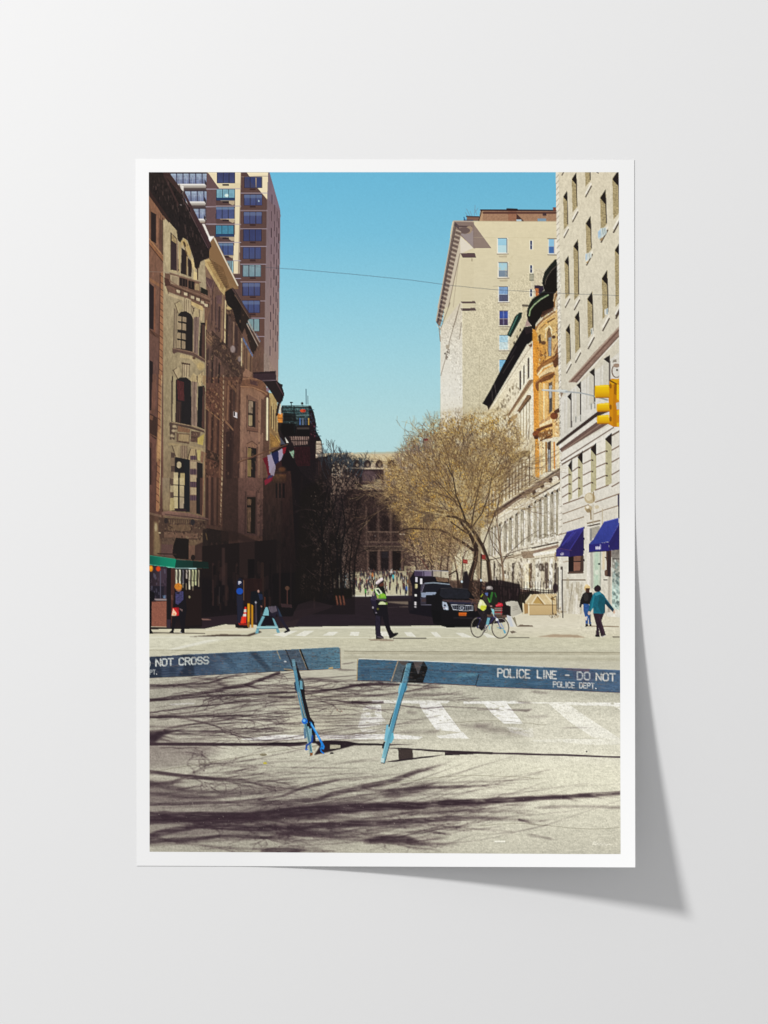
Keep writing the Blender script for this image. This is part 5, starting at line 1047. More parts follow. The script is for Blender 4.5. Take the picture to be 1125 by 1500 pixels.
T(N0, crown, .13, .9, seed=95, oct=1); P(N0, crown, '#d0ab5e', a=.12, blur=14, id=0, mod=edge); T(N0, "596,790 690,770 700,850 600,850", .25, .9, seed=96, oct=1); T(N0, "440,660 600,690 600,830 520,870 440,880", .17, 1.0, seed=97, oct=1)
# ---- young tree, railings and planting in front of the row houses
YTR = part('printed_young_tree', 'printed slim young tree with thin bare branches on the right pavement')
L(N0, "739,886 737.5,845 735,822 731,790 728,765", (4, 1.4), '#85705c', soft=.7); L(N0, "740.4,886 738.8,845", 1.2, '#c4b08f', a=.8)
for p, w in (("736,826 742,812 760,806 778,802", (1.6, .6)), ("734,815 722,800 714,770 715,745", (1.4, .6)), ("737,822 748,808 768,790 790,776", (1.2, .5)), ("731,790 736,772 744,760", (1, .5)), ("735,830 726,818 716,812", (1.2, .5)), ("732,795 724,782 712,774", (1, .5)), ("728,766 730,740 738,720 748,710", (1.1, .5)), ("740,815 756,818 772,812", (.9, .4)), ("728,765 722,742 724,725", (1, .5)), ("735,822 728,800 718,790", (.9, .4))): L(N0, p, w, '#5a483e', a=.9)
FEN = part('printed_iron_railing', 'printed black iron railing with shrubs before the row houses')
P(N0, "704,858 718,850 735,850 762,856 764,884 740,890 704,890", '#1f1517', a=.92, blur=1.2); speck(N0, "704,852 764,852 764,888 704,888", 80, ['#3a2a2c', '#140e10', '#4a3a3a'], (1, 4), a=.7, asp=3)
P(N0, "760,872 780,864 785,880 770,902 756,895", '#262018', blur=1); speck(N0, "758,868 784,862 782,885 764,895", 26, ['#3a3424', '#17130f', '#55493a'], (1, 2.5))
for i in range(28): L(N0, [(704 + i * 4, 852 + (i % 2)), (704 + i * 4, 884)], .8, '#1a1214' if i < 15 else '#3a2c2a', a=.85)
L(N0, "704,856 812,866", .9, '#1a1214', a=.8); L(N0, "762,868 815,868", 1.6, '#2a1f1e', a=.9)
for x in range(764, 816, 3): L(N0, [(x, 864), (x, 872)], .8, '#241a1a', a=.85)
P(N0, "676,850 704,850 708,900 690,905 660,880", '#33251f', a=.75, mod=cm, blur=2); speck(N0, "690,850 712,850 712,890 696,895", 60, ['#6a4a3a', '#7d6050', '#2a1c18', '#8d7560'], (1, 3), a=.7)
E(C4, 25, 890, 28, 55, '#33262a', blur=.8)
SGN = part('printed_street_sign', 'printed red parking sign on a slim black post left of the big tree trunk')
L(N0, "678,816 678,862", 1.4, '#1c1618'); P(N0, "678,819 685,820 685,826 678,825", '#8d3832'); SG2 = part('printed_street_sign', 'printed red parking sign on a slim black post right of the big tree trunk'); L(N0, "705,812 704,880", 2, '#171214'); P(N0, "706,812 711,813 711,820 706,819", '#8d3832'); L(N0, "679,822 684,823", 1, '#d06a60', a=.7)
P(N0, "679,838 684,836 688,850 686,864 678,862", '#241c20', blur=.4); E(N0, 676.5, 852, 1.5, 2, '#c6d6e4'); E(N0, 704.6, 850, 1.3, 2, '#c6d4dc')
# ---- crossing, sunlit road and pavements
ROAD = part('printed_road', 'printed sunlit asphalt road crossed by soft branch shadows')
P(N0, "210,922 300,921 330,914.5 405,921 440,919 520,917 700,917 820,900 915,905 915,1260 210,1260", ('v', '#cbc7ad', '#c8c4ab', '#c0bca9', '#b7b4a3', '#c0bcaa', '#c8c4b1', '#c6c3af', '#c0bcaa', '#bcb8a6', '#b5b1a0'))
P(N0, "210,922 302,922 330,915 372,915 404,922 330,930 210,932", '#cdc6ac'); P(N0, "372,921 405,921 440,918 700,916 720,922 720,932 372,932", '#c8c5ae')
PAV = part('printed_pavement', 'printed pale pavement at the right street corner')
P(N0, "740,905 765,897 822,898 915,905 915,934 840,935 770,934 740,930", ('v', '#d6ceb6', '#d9d2bc', '#cfc9b0'), tex=.03, ts=(6, 1)); P(N0, "786,933 810,929 846,930 858,934", '#a08a74', a=.8, blur=.5)
L(N0, "765,899 830,896", 1.2, '#a5977e', a=.6)
use(ROAD)
P(N0, "210,930 372,930 300,944 240,952 210,952", '#d3d0ba', a=.8, blur=1)
T(N0, "210,915 915,915 915,960 210,960", .05, (7, 1.2), seed=5)
CWK = part('printed_far_crosswalk', 'printed white crosswalk stripes behind the walking officer')
for p in ("400,930 420,924 436,924 416,933", "432,931 446,924 460,924 447,932", "472,931 482,925.5 496,925.5 488,931", "512,931 514,925.5 526.5,925.5 525,931.5", "558,932 556,925 566,925 570,932", "597,932 592,926 603,926 610,933", "638,933 631,926 640,926 647,933", "677,933 667,927 678,927 694,934", "714,934 706,927 714,928 728,934"): P(N0, p, '#e6e4d6', a=.92, tex=.05)
L(N0, "372,934 700,934", 1.2, '#dcd9c4', a=.8); L(N0, "440,920 700,919", 1.6, '#dedbc8', a=.8); P(N0, "240,953 300,938 325,936 262,951", '#e3e1d2', a=.8, blur=.4); L(N0, "219,934 320,933", 1.2, '#e2dfcd', a=.6)
L(N0, "302,923 372,922.5", 1, '#e6e2cf', a=.7); L(N0, "405,922 470,919.5 520,918.5", .9, '#e0dcc8', a=.7)
use(ROAD)
L(N0, "219,926.5 300,928", 1.3, '#3a2f2c', a=.7); P(N0, "275,933 325,929 362,930 380,924 384,926 366,932 330,932", '#3d2d28', a=.9, blur=.4)
P(N0, "538,937 556,935.5 577,937 576,939 545,938.6", '#8d7c6c', a=.8); L(N0, "576,935 624,935", 1.6, '#4a4440', a=.85); L(N0, "745,934 775,934", 1.4, '#57504a', a=.8); P(N0, "757,918 762,915 780,916 781,918", '#6a5a4c', a=.9)
P(N0, "747,925 752,924 757,926 750,928", '#5a4c42', a=.8); L(N0, "862,917 906,918", 1.6, '#8a7a66', a=.9); L(N0, "898,933 907,933", 1.6, '#5a5048', a=.9)
L(N0, "505,954 700,955 909,956", 1.4, '#837c6a', a=.7); L(N0, "219,952 300,953", 1, '#8a8470', a=.6); L(N0, "505,957 909,958", 3, '#a59e88', a=.5)
L(N0, "505,963 909,966", 5, '#a09a84', a=.35, soft=3)
T(N0, "210,938 915,938 915,1255 210,1255", .055, (9, 1.6), seed=8)
# foreground crosswalk paint
FCW = part('printed_near_crosswalk', 'printed worn white crosswalk paint between and behind the barricades')
wear = np.clip((noise(8, 2.4, 21, 3) - .34) * 5, 0, .9); wear2 = np.clip((noise(7, 1.8, 22, 3) - .22) * 7, 0, 1)
WH = '#f0eee6'
P(F7, "525,445 700,445 760,530 880,690 670,670 560,520", WH, a=.95, mod=wear2); P(F7, "670,720 890,690 940,742 700,740", WH, a=.9, mod=wear2); P(F7, "90,470 210,460 220,560 260,600 30,620 90,550", WH, a=.75, mod=wear); P(F7, "140,425 780,430 760,450 520,452 140,448", WH, a=.8, mod=wear2)
P(F7, "0,705 330,705 560,728 520,748 300,745 0,742", WH, a=.92, mod=wear2); P(F7, "40,660 240,670 240,690 60,690", WH, a=.6, mod=wear)
P(F6, "30,405 210,405 320,540 345,575 200,575 110,500", WH, a=.95, mod=wear2); P(F6, "-110,405 290,400 320,412 545,410 1090,415 1090,470 1040,440 760,435 540,420 -110,425", WH, a=.92, mod=wear2)
P(F6, "540,420 700,430 830,520 1090,690 1060,700 880,680 700,560", '#f4f2ea', a=.97, mod=np.clip(wear2 + .3, 0, 1)); P(F6, "640,695 1090,690 1090,735 900,740 660,720", '#f4f2ea', a=.92, mod=wear2); P(F6, "220,600 420,610 430,690 250,640", WH, a=.55, mod=wear); P(F6, "420,700 640,690 640,720 430,715", WH, a=.6, mod=wear)
P(B4, "470,478 640,458 880,458 1125,460 1125,478 800,476 560,485", WH, a=.9, mod=wear2); P(B4, "1040,330 1120,320 1125,410 1010,430", WH, a=.7, mod=wear); P(F5, "180,500 380,490 390,500 200,510", WH, a=.7, blur=.5); P(F5, "880,770 1125,745 1125,785 900,790", WH, a=.9, mod=wear2)
use(ROAD)
P(N0, "620,1090 760,1100 909,1090 909,1200 760,1190 640,1150", '#e2dec6', a=.75, blur=26); P(N0, "760,1010 909,1040 909,1120 780,1110", '#e0dcc8', a=.55, blur=16)
P(N0, "420,1110 640,1100 700,1160 640,1245 909,1245 909,1180 640,1120", '#d6d2bd', a=.4, blur=20)
P(N0, "400,1010 470,1000 540,1030 470,1080 420,1070", '#c9c3aa', a=.35, blur=12)
# branch shadows lying on the road
def smooth(q, n=4):
    out = []
    for i in range(len(q) - 1):
        p0, p1, p2, p3 = q[max(i - 1, 0)], q[i], q[i + 1], q[min(i + 2, len(q) - 1)]
        for k in range(n):
            t = k / n
            out.append(tuple(.5 * (2 * b + (c - a) * t + (2 * a - 5 * b + 4 * c - d) * t * t + (3 * b - a - 3 * c + d) * t ** 3) for a, b, c, d in zip(p0, p1, p2, p3)))
    return out + [q[-1]]

shn = np.clip(noise(22, 2, 41, 2) * 1.1 + .32, .5, 1)
def sh(z, p, w, a=.75, soft=1.6, col='#36262e'):
    raw = pts(p); q = smooth(z(p)); n = len(q) - 1
    w0, w1 = (w, w) if not isinstance(w, tuple) else w
    cut0 = 1 if q[0][0] < 221 or raw[0][0] <= 5 else 0; cut1 = 1 if q[-1][0] > 903 or (z is not N0 and raw[-1][0] >= 1055) else 0
    ws, pr = [], []
    for i in range(n + 1):
        t = i / n; e = min(1 if cut0 else t / .22, 1 if cut1 else (1 - t) / .3, 1)
        ws.append((w0 + (w1 - w0) * t) / z.s * (.35 + .65 * e) * rnd.uniform(.85, 1.15)); pr.append(.15 + .85 * min(max(e, 0) * 1.3, 1))
    q = [(x + rnd.uniform(-.5, .5), y + rnd.uniform(-.25, .25) * (1 + soft * .3)) for x, y in q]
    L(N0, q, ws, col, a=a, soft=soft, prof=pr, mod=shn if soft > 1 else None)
    if soft > 1 and n > 8:
        for k in range(int(n * .8)):
            i = rnd.randint(1, n - 1); x, y = q[i]; ln = rnd.uniform(12, 42); dy = rnd.choice((-1, 1)) * rnd.uniform(.04, .3) * ln
            L(N0, [(x, y), (x + ln * .5, y + dy * .6), (x + ln, y + dy)], [ws[i] * .45, ws[i] * .3, ws[i] * .12], col, a=a * .5, soft=soft, prof=[1, .8, .1])
sh(F5, "0,352 180,350 330,340 500,330 640,285 770,255", (20, 16), .8); sh(F5, "0,470 160,455 330,430 560,395 640,375 790,350 900,310 1060,250", (26, 26), .85); sh(F5, "0,470 250,460 480,435 700,430 900,420 1125,405", (14, 22), .85)
sh(F5, "0,575 130,555 330,530 560,505 750,480 980,455", (14, 8), .8); sh(F5, "0,608 250,605 560,600 800,592 960,585", (20, 6), .85); sh(F5, "20,760 60,780 80,740 200,725 330,690", (60, 10), .85, 3)
P(F5, "0,725 190,722 120,765 60,820 0,830", '#33242e', a=.85, blur=3); sh(F5, "0,825 250,822 560,825 800,825 1125,818", (18, 22), .9, 1.2); sh(F5, "180,745 400,740 640,722", (16, 8), .65, 2.4)
sh(F5, "560,320 620,350 650,365", 36, .5, 4); sh(F5, "340,285 480,300 580,320", 20, .35, 3); sh(F5, "450,345 800,348 1125,345", 8, .45); sh(F5, "640,545 800,510 1000,490 1125,470", 18, .35, 3)
sh(F4, "-40,600 240,590 540,570 760,540 950,505 1125,495", (14, 26), .85); sh(F4, "-40,630 150,640 260,645", 22, .85); sh(F4, "300,610 540,575 700,550", 16, .6); sh(F4, "330,660 600,670 760,690 900,695 1125,695", (8, 22), .75); sh(F4, "500,605 800,618 1125,618", 10, .5); sh(F4, "660,512 900,512", 9, .6); sh(F4, "700,305 850,280", 12, .6, 2); sh(F4, "640,360 880,365", 14, .5, 2); sh(F4, "280,430 480,455 700,490", 18, .35, 3)
for i in range(9): sh(F4, [(rnd.uniform(250, 500), 700 + i * 26), (rnd.uniform(550, 700), 690 + i * 25 + rnd.uniform(-10, 10)), (rnd.uniform(750, 900), 700 + i * 24)], rnd.uniform(5, 10), .28, 1.5)
speck(F4, "520,780 740,760 700,800 560,800", 14, ['#6a5a52', '#8d3f38', '#5a4a48'], (1, 2)); sh(F4, "400,1025 640,1030 900,1018", 7, .5)
sh(F7, "-40,305 200,295 420,300 700,318", (26, 8), .8); sh(F7, "-20,440 110,445 260,450", (22, 14), .7); sh(F7, "250,450 460,480 600,490 780,480 1100,495", (14, 6), .55); sh(F7, "0,380 250,380 470,350 700,335", 12, .45, 2); sh(F7, "360,390 560,380 800,370", 26, .4, 3); sh(F7, "420,520 520,530", 24, .35, 3); sh(F7, "-20,790 120,792 300,792 490,792", (18, 6), .85, 1)
sh(F7, "380,620 560,575 700,560", 14, .3, 3); sh(F7, "340,690 620,690 700,660", 30, .28, 5); sh(F7, "820,620 1000,640 1125,620", 26, .25, 5)
sh(F6, "200,465 340,475 420,465", (10, 22), .45, 2); sh(F6, "290,410 420,420", 18, .35, 3); sh(F6, "0,470 200,465", 10, .4); sh(F6, "350,520 560,520", 14, .25, 4); sh(F6, "0,600 200,630 420,660", 40, .3, 8); sh(F6, "400,330 560,345", 16, .35, 3); sh(F6, "620,610 880,605", 8, .3, 2)
sh(B4, "700,195 830,205 960,215", 12, .3, 3); sh(B4, "62,420 240,420", 10, .4, 3)
# soft shadows in the near foreground
sh(B6, "80,30 400,30 700,34 780,28", (14, 10), .9, 1); sh(B6, "80,145 240,165 480,190", (12, 6), .6, 2); sh(B6, "90,200 250,195", (18, 6), .5, 4)
P(N0, "218,1142 250,1150 330,1172 300,1180 218,1182", '#4a3a40', a=.45, blur=8); P(N0, "218,1085 300,1088 330,1100 260,1122 218,1126", '#54454a', a=.35, blur=8)
for p, w, a_, so in (("218,1178 308,1176 399,1169 447,1153 500,1142 560,1136", (5, 3), .6, 2), ("250,1184 379,1177 460,1171 494,1161 570,1145 612,1130 660,1116", (6, 9), .6, 3), ("218,1198 274,1197 359,1198 426,1190 494,1185 570,1181 612,1180 647,1177 690,1175 740,1172 810,1168 862,1165 906,1162", (17, 5), .9, 3),
                     ("218,1226 251,1217 301,1210 379,1214 460,1210 494,1208 570,1205 610,1202 671,1198 744,1200 800,1204", (9, 8), .8, 3), ("218,1232 274,1229 332,1225 393,1227 450,1230", (7, 4), .65, 2.5), ("380,1247 410,1246 452,1245", 8, .75, 2), ("530,1233 560,1229 588,1229 625,1236", 12, .7, 4), ("520,1160 585,1157 619,1153 688,1152 755,1146", (6, 3), .6, 2.5),
                     ("400,1221 440,1219 500,1224 560,1222", 9, .5, 4), ("300,1192 330,1196 400,1199 470,1197 540,1200", 10, .6, 4), ("640,1177 665,1176 700,1174", 9, .75, 2), ("585,1182 612,1181 630,1179", 10, .75, 2.5), ("420,1186 520,1172 600,1160 680,1150", 8, .4, 4), ("480,1214 560,1196 640,1190 720,1184", 8, .35, 5), ("560,1170 600,1158 640,1146", 12, .35, 5),
                     ("780,1183 840,1181 906,1183", 4, .4, 3), ("770,1222 815,1230", 4, .35, 2), ("218,1148 280,1158 340,1160 420,1150", 7, .4, 3), ("218,1163 300,1168 380,1160 470,1150", 6, .45, 3), ("218,1130 270,1137 350,1145", 5, .6, 2)):
    sh(N0, p, w, a_, so)
for i in range(120):
    y = rnd.choice([rnd.uniform(1118, 1246), rnd.gauss(1196, 24), rnd.gauss(1160, 16)]); x = rnd.uniform(218, 720 if y > 1140 else 420); ln = rnd.uniform(50, 230); sl = rnd.uniform(-.02, .26)
    sh(N0, [(x, y), (x + ln * .35, y - ln * .35 * sl * .6 + rnd.uniform(-1, 1)), (x + ln * .7, y - ln * .7 * sl), (x + ln, y - ln * sl * 1.15)], (rnd.uniform(1.6, 4.4), .7), rnd.uniform(.12, .36) * (1 if x < 520 else .7), rnd.uniform(1.3, 2.8))
def flat(y0, k):
    f = lambda p: [(x, y0 + (y - y0) * k) for x, y in pts(p)]
    f.s = 1.0
    return f
for x, y, an, ln, w, k, al, so, dp in ((120, 1206, -.1, 140, 13, .20, .34, 2.6, 5), (150, 1160, -.25, 120, 8, .22, .30, 2.2, 5), (170, 1236, -.1, 120, 9, .2, .3, 2.6, 5), (330, 1224, -.2, 120, 8, .2, .26, 2.8, 5), (480, 1190, -.2, 110, 7, .2, .22, 2.8, 4), (200, 1132, .1, 90, 5, .22, .3, 1.8, 4),
                                       (150, 1012, -.15, 110, 6, .2, .4, 1.1, 5), (160, 1046, -.1, 100, 6, .2, .4, 1.1, 5), (150, 1078, -.2, 100, 7, .2, .38, 1.2, 5), (330, 1030, -.2, 90, 4, .2, .36, 1.1, 4), (470, 1022, 0, 80, 3, .2, .3, 1.2, 4)):
    grow(x, y, an, ln, w, dp, ['#36262e', '#3d2c33'], .75, 0, al, None, .7, .22, (2, 3), (.6, .85), flat(y, k), so * 1.35)
for i in range(70):
    x = rnd.uniform(218, 480); y = rnd.uniform(992, 1088); ln = rnd.uniform(60, 190); sl = rnd.uniform(-.03, .16)
    sh(N0, [(x, y), (x + ln * .35, y - ln * .35 * sl * .6), (x + ln * .7, y - ln * .7 * sl), (x + ln, y - ln * sl * 1.1)], (rnd.uniform(1.2, 3), .5), rnd.uniform(.2, .5), rnd.uniform(.9, 1.6))
for i in range(46):
    x = rnd.uniform(219, 380); y = rnd.uniform(992, 1115)
    l = rnd.uniform(20, 70); dy = rnd.uniform(-6, 2)
    sh(N0, [(x, y), (x + l * .5, y + dy * .6 + rnd.uniform(-1, 1)), (x + l, y + dy)], rnd.uniform(.6, 1.6), rnd.uniform(.18, .45), 1)
for i in range(40):
    x = rnd.uniform(219, 520); y = rnd.uniform(1115, 1240); l = rnd.uniform(30, 110); dy = rnd.uniform(-10, 0)
    sh(N0, [(x, y), (x + l * .5, y + dy * .6), (x + l, y + dy)], rnd.uniform(1.2, 4), rnd.uniform(.08, .26), 3)
P(N0, "218,995 330,990 380,1040 300,1100 218,1110", '#4a3d40', a=.16, blur=14); P(N0, "218,1110 420,1140 560,1180 500,1247 218,1247", '#4a3d42', a=.16, blur=26); P(N0, "218,1186 300,1188 420,1178 600,1172 640,1180 420,1200 218,1212", '#3a2a34', a=.28, blur=7); P(N0, "218,1214 300,1208 480,1208 600,1206 600,1214 400,1220 218,1230", '#3a2a34', a=.25, blur=6)
# barricade shadows on the asphalt
sh(F4, "-60,1122 340,1112 420,1105 700,1100 880,1122 1125,1130", (22, 18), .95, 1, '#241820'); P(F4, "430,1110 700,1100 880,1125 740,1165 600,1200 440,1235 420,1240 480,1150", '#241820', a=.95, blur=.5); P(F4, "590,1130 695,1135 690,1165 585,1175", '#b5af98'); P(F4, "412,1145 455,1135 440,1185 415,1190", '#b0a992', a=.9); E(F4, 605, 1218, 20, 10, '#33262c')
sh(F7, "260,820 480,830 760,848 1125,862", (12, 18), .95, .8, '#2c1f28'); P(F7, "355,825 475,830 480,915 360,925", '#3d3230', a=.95); P(F7, "740,855 1000,848 1125,862 950,872 740,882", '#33252c', a=.95); sh(F7, "240,938 480,908 740,875", (14, 12), .95, .8, '#2c1f28')
sh(F6, "-40,795 120,802 500,812 1100,832", 14, .9, .8, '#3a2a34')
L(B7, "505,440 545,440", 7, '#efecdc', a=.9); E(B7, 925, 450, 8, 5, '#dcd8c4', a=.6)
sig = sub('signature', 0, 'small illegible handwritten signature printed in white near the lower right corner')
L(B7, "915,458 925,440 930,455 938,448 944,456 952,447 958,456 966,446 972,455 990,452", 3.4, '#e4e0cf', a=.75, id=sig); L(B7, "920,446 936,442", 3, '#e4e0cf', a=.6, id=sig)
use(ROAD)
E(B6, 587, 112, 9, 5, '#c9bc4a', a=.85); E(B6, 580, 76, 16, 5, '#6a6048', a=.7); E(B7, 892, 60, 3, 4, '#3a3430')
G = "219,985 909,1015 909,1251 219,1251"
T(N0, G, .07, 1.2, seed=31, oct=1); T(N0, G, .06, .6, seed=32, oct=1); T(N0, G, .06, (5, 2), seed=33); T(N0, G, .04, (40, 9), seed=35)
for p in ("219,1131 300,1118 420,1098 470,1092", "560,1150 640,1139 700,1136 790,1140", "700,1210 760,1206 850,1214 909,1212", "330,1022 420,1018 500,1021", "640,1060 720,1056 800,1062"):
    L(N0, [(x + rnd.uniform(-1, 1), y + rnd.uniform(-.5, .5)) for x, y in smooth(pts(p), 6)], .7, '#57503f', a=.45)
speck(N0, "219,1010 909,1030 909,1250 219,1250", 1500, ['#6a6052', '#d9d4bf', '#7d7362', '#57493f', '#e4dfcb'], (.6, 1.3), a=.45)
T(N0, "219,936 909,936 909,985 219,985", .06, .8, seed=34)
# ---- parked vehicles
VAN = part('printed_parked_van', 'printed pickup truck with a roof rack parked in the shaded street')
P(C3, "75,520 120,520 130,330 95,210 160,100 620,95 632,200 630,330 700,340 700,560 400,740 90,690", '#15101a', a=.97)
P(C3, "160,98 625,110 632,205 530,195 400,180 160,180", ('h', '#4d4058', '#6d6478', '#a59a86', '#c2b8a0')); L(C3, "165,100 420,100 625,112", 10, '#a9a4a8')
for x, c in ((220, '#43374d'), (345, '#7d7288'), (470, '#b0a590'), (580, '#c4bba4')): P(C3, [(x - 48, 115), (x + 48, 118), (x + 44, 180), (x - 44, 176)], c, a=.8)
L(C3, "290,110 290,190", 10, '#2c2434'); L(C3, "405,110 405,190", 16, '#2c2434'); L(C3, "525,115 525,200", 12, '#4a4040'); E(C3, 590, 150, 12, 12, '#8d8470', a=.8)
P(C3, "450,190 625,205 625,260 470,250", '#6d5848', tex=.2); P(C3, "300,190 450,195 450,262 300,260", '#191219')
wsn = sub('windscreen', VAN)
P(C3, "295,280 420,268 640,290 685,335 500,345 470,395 280,390", '#1c1c26', id=wsn); L(C3, "300,278 420,268 640,290", 14, '#8d98a4'); P(C3, "250,290 300,270 270,400 240,400", '#4a4654'); L(C3, "300,280 262,395", 7, '#7d7888')
P(C3, "250,405 330,400 460,400 455,430 320,440 310,470 255,465", '#8d98ac'); P(C3, "240,470 320,470 320,560 245,560", '#3d3844'); P(C3, "325,435 410,440 400,570 325,560", '#120f14'); L(C3, "250,570 390,572", 8, '#6d6a78'); P(C3, "255,495 320,490 315,530 260,530", '#4a3a3a', a=.8)
for x, y0, y1, c in ((188, 190, 260, '#c9c4cc'), (252, 210, 285, '#e0dce0'), (185, 285, 345, '#c2b98c'), (178, 425, 455, '#d9d4d0'), (172, 530, 575, '#cfc9cc'), (172, 590, 610, '#c4bcc0')): P(C3, [(x - 15, y0), (x + 15, y0), (x + 14, y1), (x - 14, y1)], c)
P(C3, "125,310 145,310 150,520 125,520", '#241c26'); P(C3, "75,520 140,520 140,640 75,650", '#1f1920')
CAR = part('printed_parked_car', 'printed dark luxury car with chrome grille and orange plate parked facing the crossing')
P(C3, "385,640 400,500 450,420 520,345 600,340 880,350 930,400 1000,500 1030,560 1030,660 1080,760 1030,870 600,880 420,830", '#120f13')
cw = sub('windscreen', CAR)
P(C3, "520,350 880,358 925,420 905,490 560,480 505,440", '#22232b', id=cw, tex=.15, ts=3); L(C3, "520,348 700,340 890,355", 9, '#3d3a3e')
P(C3, "545,500 900,510 1010,520 1030,560 960,560 680,560 620,530 545,520", '#4a3a3c', tex=.15); P(C3, "640,530 960,540 960,565 650,562", '#262a44', a=.8)
hl = sub('headlight', CAR)
P(C3, "542,525 600,540 625,600 630,645 560,635 545,580", '#a9b4c4', id=hl); E(C3, 578, 580, 16, 16, '#3a3f4c', id=hl); E(C3, 600, 620, 14, 12, '#dde4ec', id=hl); E(C3, 570, 612, 9, 8, '#7d4038', id=hl)
gr = sub('grille', CAR)
P(C3, "660,565 965,580 965,650 850,658 690,640", '#b0b4bc', id=gr); P(C3, "672,575 955,588 955,642 850,648 696,630", '#1f2029', id=gr)
for x in (705, 735, 765, 860, 890, 920, 945): L(C3, [(x, 578), (x + 4, 645)], 6, '#8d929c', id=gr)
L(C3, "680,605 955,615", 5, '#6d727c', id=gr); E(C3, 812, 615, 28, 26, '#9da2ac', id=gr); E(C3, 812, 615, 18, 16, '#4a4d58', id=gr)
pl = sub('license_plate', CAR)
P(C3, "768,680 875,682 872,722 770,720", '#cf6a26', id=pl); L(C3, "785,700 855,702", 10, '#a84c1c', id=pl)
P(C3, "690,740 960,745 955,765 700,760", '#241f24'); P(C3, "975,560 1030,570 1020,650 990,660", '#6d5248', a=.8); P(C3, "400,640 520,660 530,800 420,810", '#0d0b0e'); P(C3, "560,840 1010,850 1000,880 600,885", '#0c0a0d')
L(C3, "930,590 960,520 1000,480", 8, '#7d6250', a=.7); P(C3, "900,480 1010,500 1030,560 960,520", '#5a4238', tex=.3, ts=1)
# ---- street furniture and people at the left corner
CAN = part('printed_green_awning', 'printed green shop awning over the corner entrance at lower left')
P(C5, "40,135 420,190 450,200 920,240 930,335 760,325 420,330 400,325 40,275", '#12463e')
P(C5, "40,135 420,190 440,200 418,325 380,320 200,300 40,270", ('h', '#0b5a4c', '#0f7a62', '#128468')); P(C5, "440,200 690,225 690,320 420,325", ('h', '#123e36', '#14352f')); P(C5, "690,225 920,235 930,330 690,318", '#132622'); L(C5, "40,278 200,300 420,322", 12, '#5fb59a'); L(C5, "40,140 420,192", 7, '#3d8a74'); L(C5, "450,198 580,212", 8, '#6d6a60', a=.8)
SHP = part('printed_corner_shop', 'printed corner shop window and entrance under the green awning')
P(C5, "40,280 200,300 300,310 300,800 40,830", ('h', '#2a2028', '#3d3038', '#332832')); P(C5, "180,340 300,340 300,600 190,600", '#4a3c48', a=.7, blur=.5); P(C5, "60,600 260,600 250,790 60,810", '#241f2a'); L(C5, "205,380 205,780", 14, '#5a5868', a=.8); P(C5, "240,740 290,735 285,780 250,785", '#6d8aa8', a=.8); speck(C5, "50,400 290,400 290,790 50,800", 26, ['#5a4a58', '#1a141a', '#6a6878'], (1, 3.5), a=.6, asp=3)
E(C5, 60, 335, 32, 48, '#d98a1c', blur=.5); E(C5, 172, 340, 34, 38, '#d04a18', blur=.5); E(C5, 62, 325, 16, 20, '#f0a830', blur=.4)
P(C5, "75,830 300,815 295,1215 70,1200", '#8a5a4a', tex=.14, ts=1); L(C5, "75,835 300,820", 10, '#5a3a34'); P(C5, "120,785 300,790 300,815 120,810", '#8d8080'); L(C5, "70,1208 300,1212", 10, '#c2b69c')
P(C5, "300,320 370,322 360,1220 295,1220", '#1a1418'); P(C5, "365,325 425,330 425,560 365,1210", '#4a2c26'); L(C5, "375,740 378,800", 16, '#6a5048', a=.8); P(C5, "300,1100 360,1100 350,1225 300,1225", '#3a2c38')
P(C5, "425,335 830,345 830,1200 560,1230 425,900", '#1c1416'); P(C5, "580,640 820,640 820,1180 580,1200", '#241817', a=.9)
for x, y1, w, c in ((443, 560, 28, '#c9c4a8'), (495, 580, 28, '#d0cbb0'), (545, 560, 18, '#6d6a70'), (598, 480, 20, '#a59a90'), (640, 640, 22, '#cfc6ac'), (690, 590, 30, '#b8b88e'), (735, 575, 26, '#b0b48a'), (780, 600, 18, '#9a8f78')): L(C5, [(x, 365), (x + rnd.uniform(-4, 4), y1)], w, c, soft=.7); L(C5, [(x - 8, 380), (x + 8, y1 - 60)], 6, '#2a2220', a=.7)
for x, y1 in ((690, 660), (590, 650), (540, 620)): L(C5, [(x, 560), (x, y1)], 12, '#a89c80', a=.8)
L(C5, "600,515 760,520", 6, '#3a302c'); E(C5, 640, 762, 14, 20, '#8d8468'); P(C5, "820,1085 960,1095 960,1108 830,1108", '#7d6058', a=.8)
PER = part('printed_pedestrian', 'printed pedestrian in orange knit hat and dark coat carrying a red bag')
P(C5, "430,680 480,660 545,670 580,760 600,950 580,1080 565,1240 570,1300 520,1305 500,1280 520,1230 490,1100 440,1080 415,1230 400,1300 330,1300 370,1260 400,1090 390,980 430,850", '#17131a'); P(C5, "430,690 480,675 545,680 545,800 470,880 430,860", '#454266', tex=.3, ts=1); P(C5, "440,690 490,680 490,720 450,720", '#2a2638'); E(C5, 480, 640, 40, 40, '#8d6448'); E(C5, 472, 605, 56, 52, '#c07a2c'); speck(C5, "420,570 520,570 525,640 425,640", 12, ['#e0a048', '#8a4a18'], (.8, 1.8)); P(C5, "430,640 450,645 450,670 440,670", '#7d5040')
bg_ = sub('red_bag', PER)
P(C5, "385,925 480,920 478,1040 370,1045", '#c0282a', id=bg_); P(C5, "395,935 445,1000 440,1040 372,1045", '#f0c0a0', id=bg_); P(C5, "440,925 478,925 475,990", '#8f1c28', id=bg_); E(C5, 410, 1018, 14, 12, '#e08a4a', id=bg_); P(C5, "490,930 540,950 530,985 495,950", '#6d5a58')
P(C5, "500,1275 530,1300 505,1300", '#a8a8b0')
PE2 = part('printed_pedestrian', 'printed dark pedestrian half cut by the left picture edge')
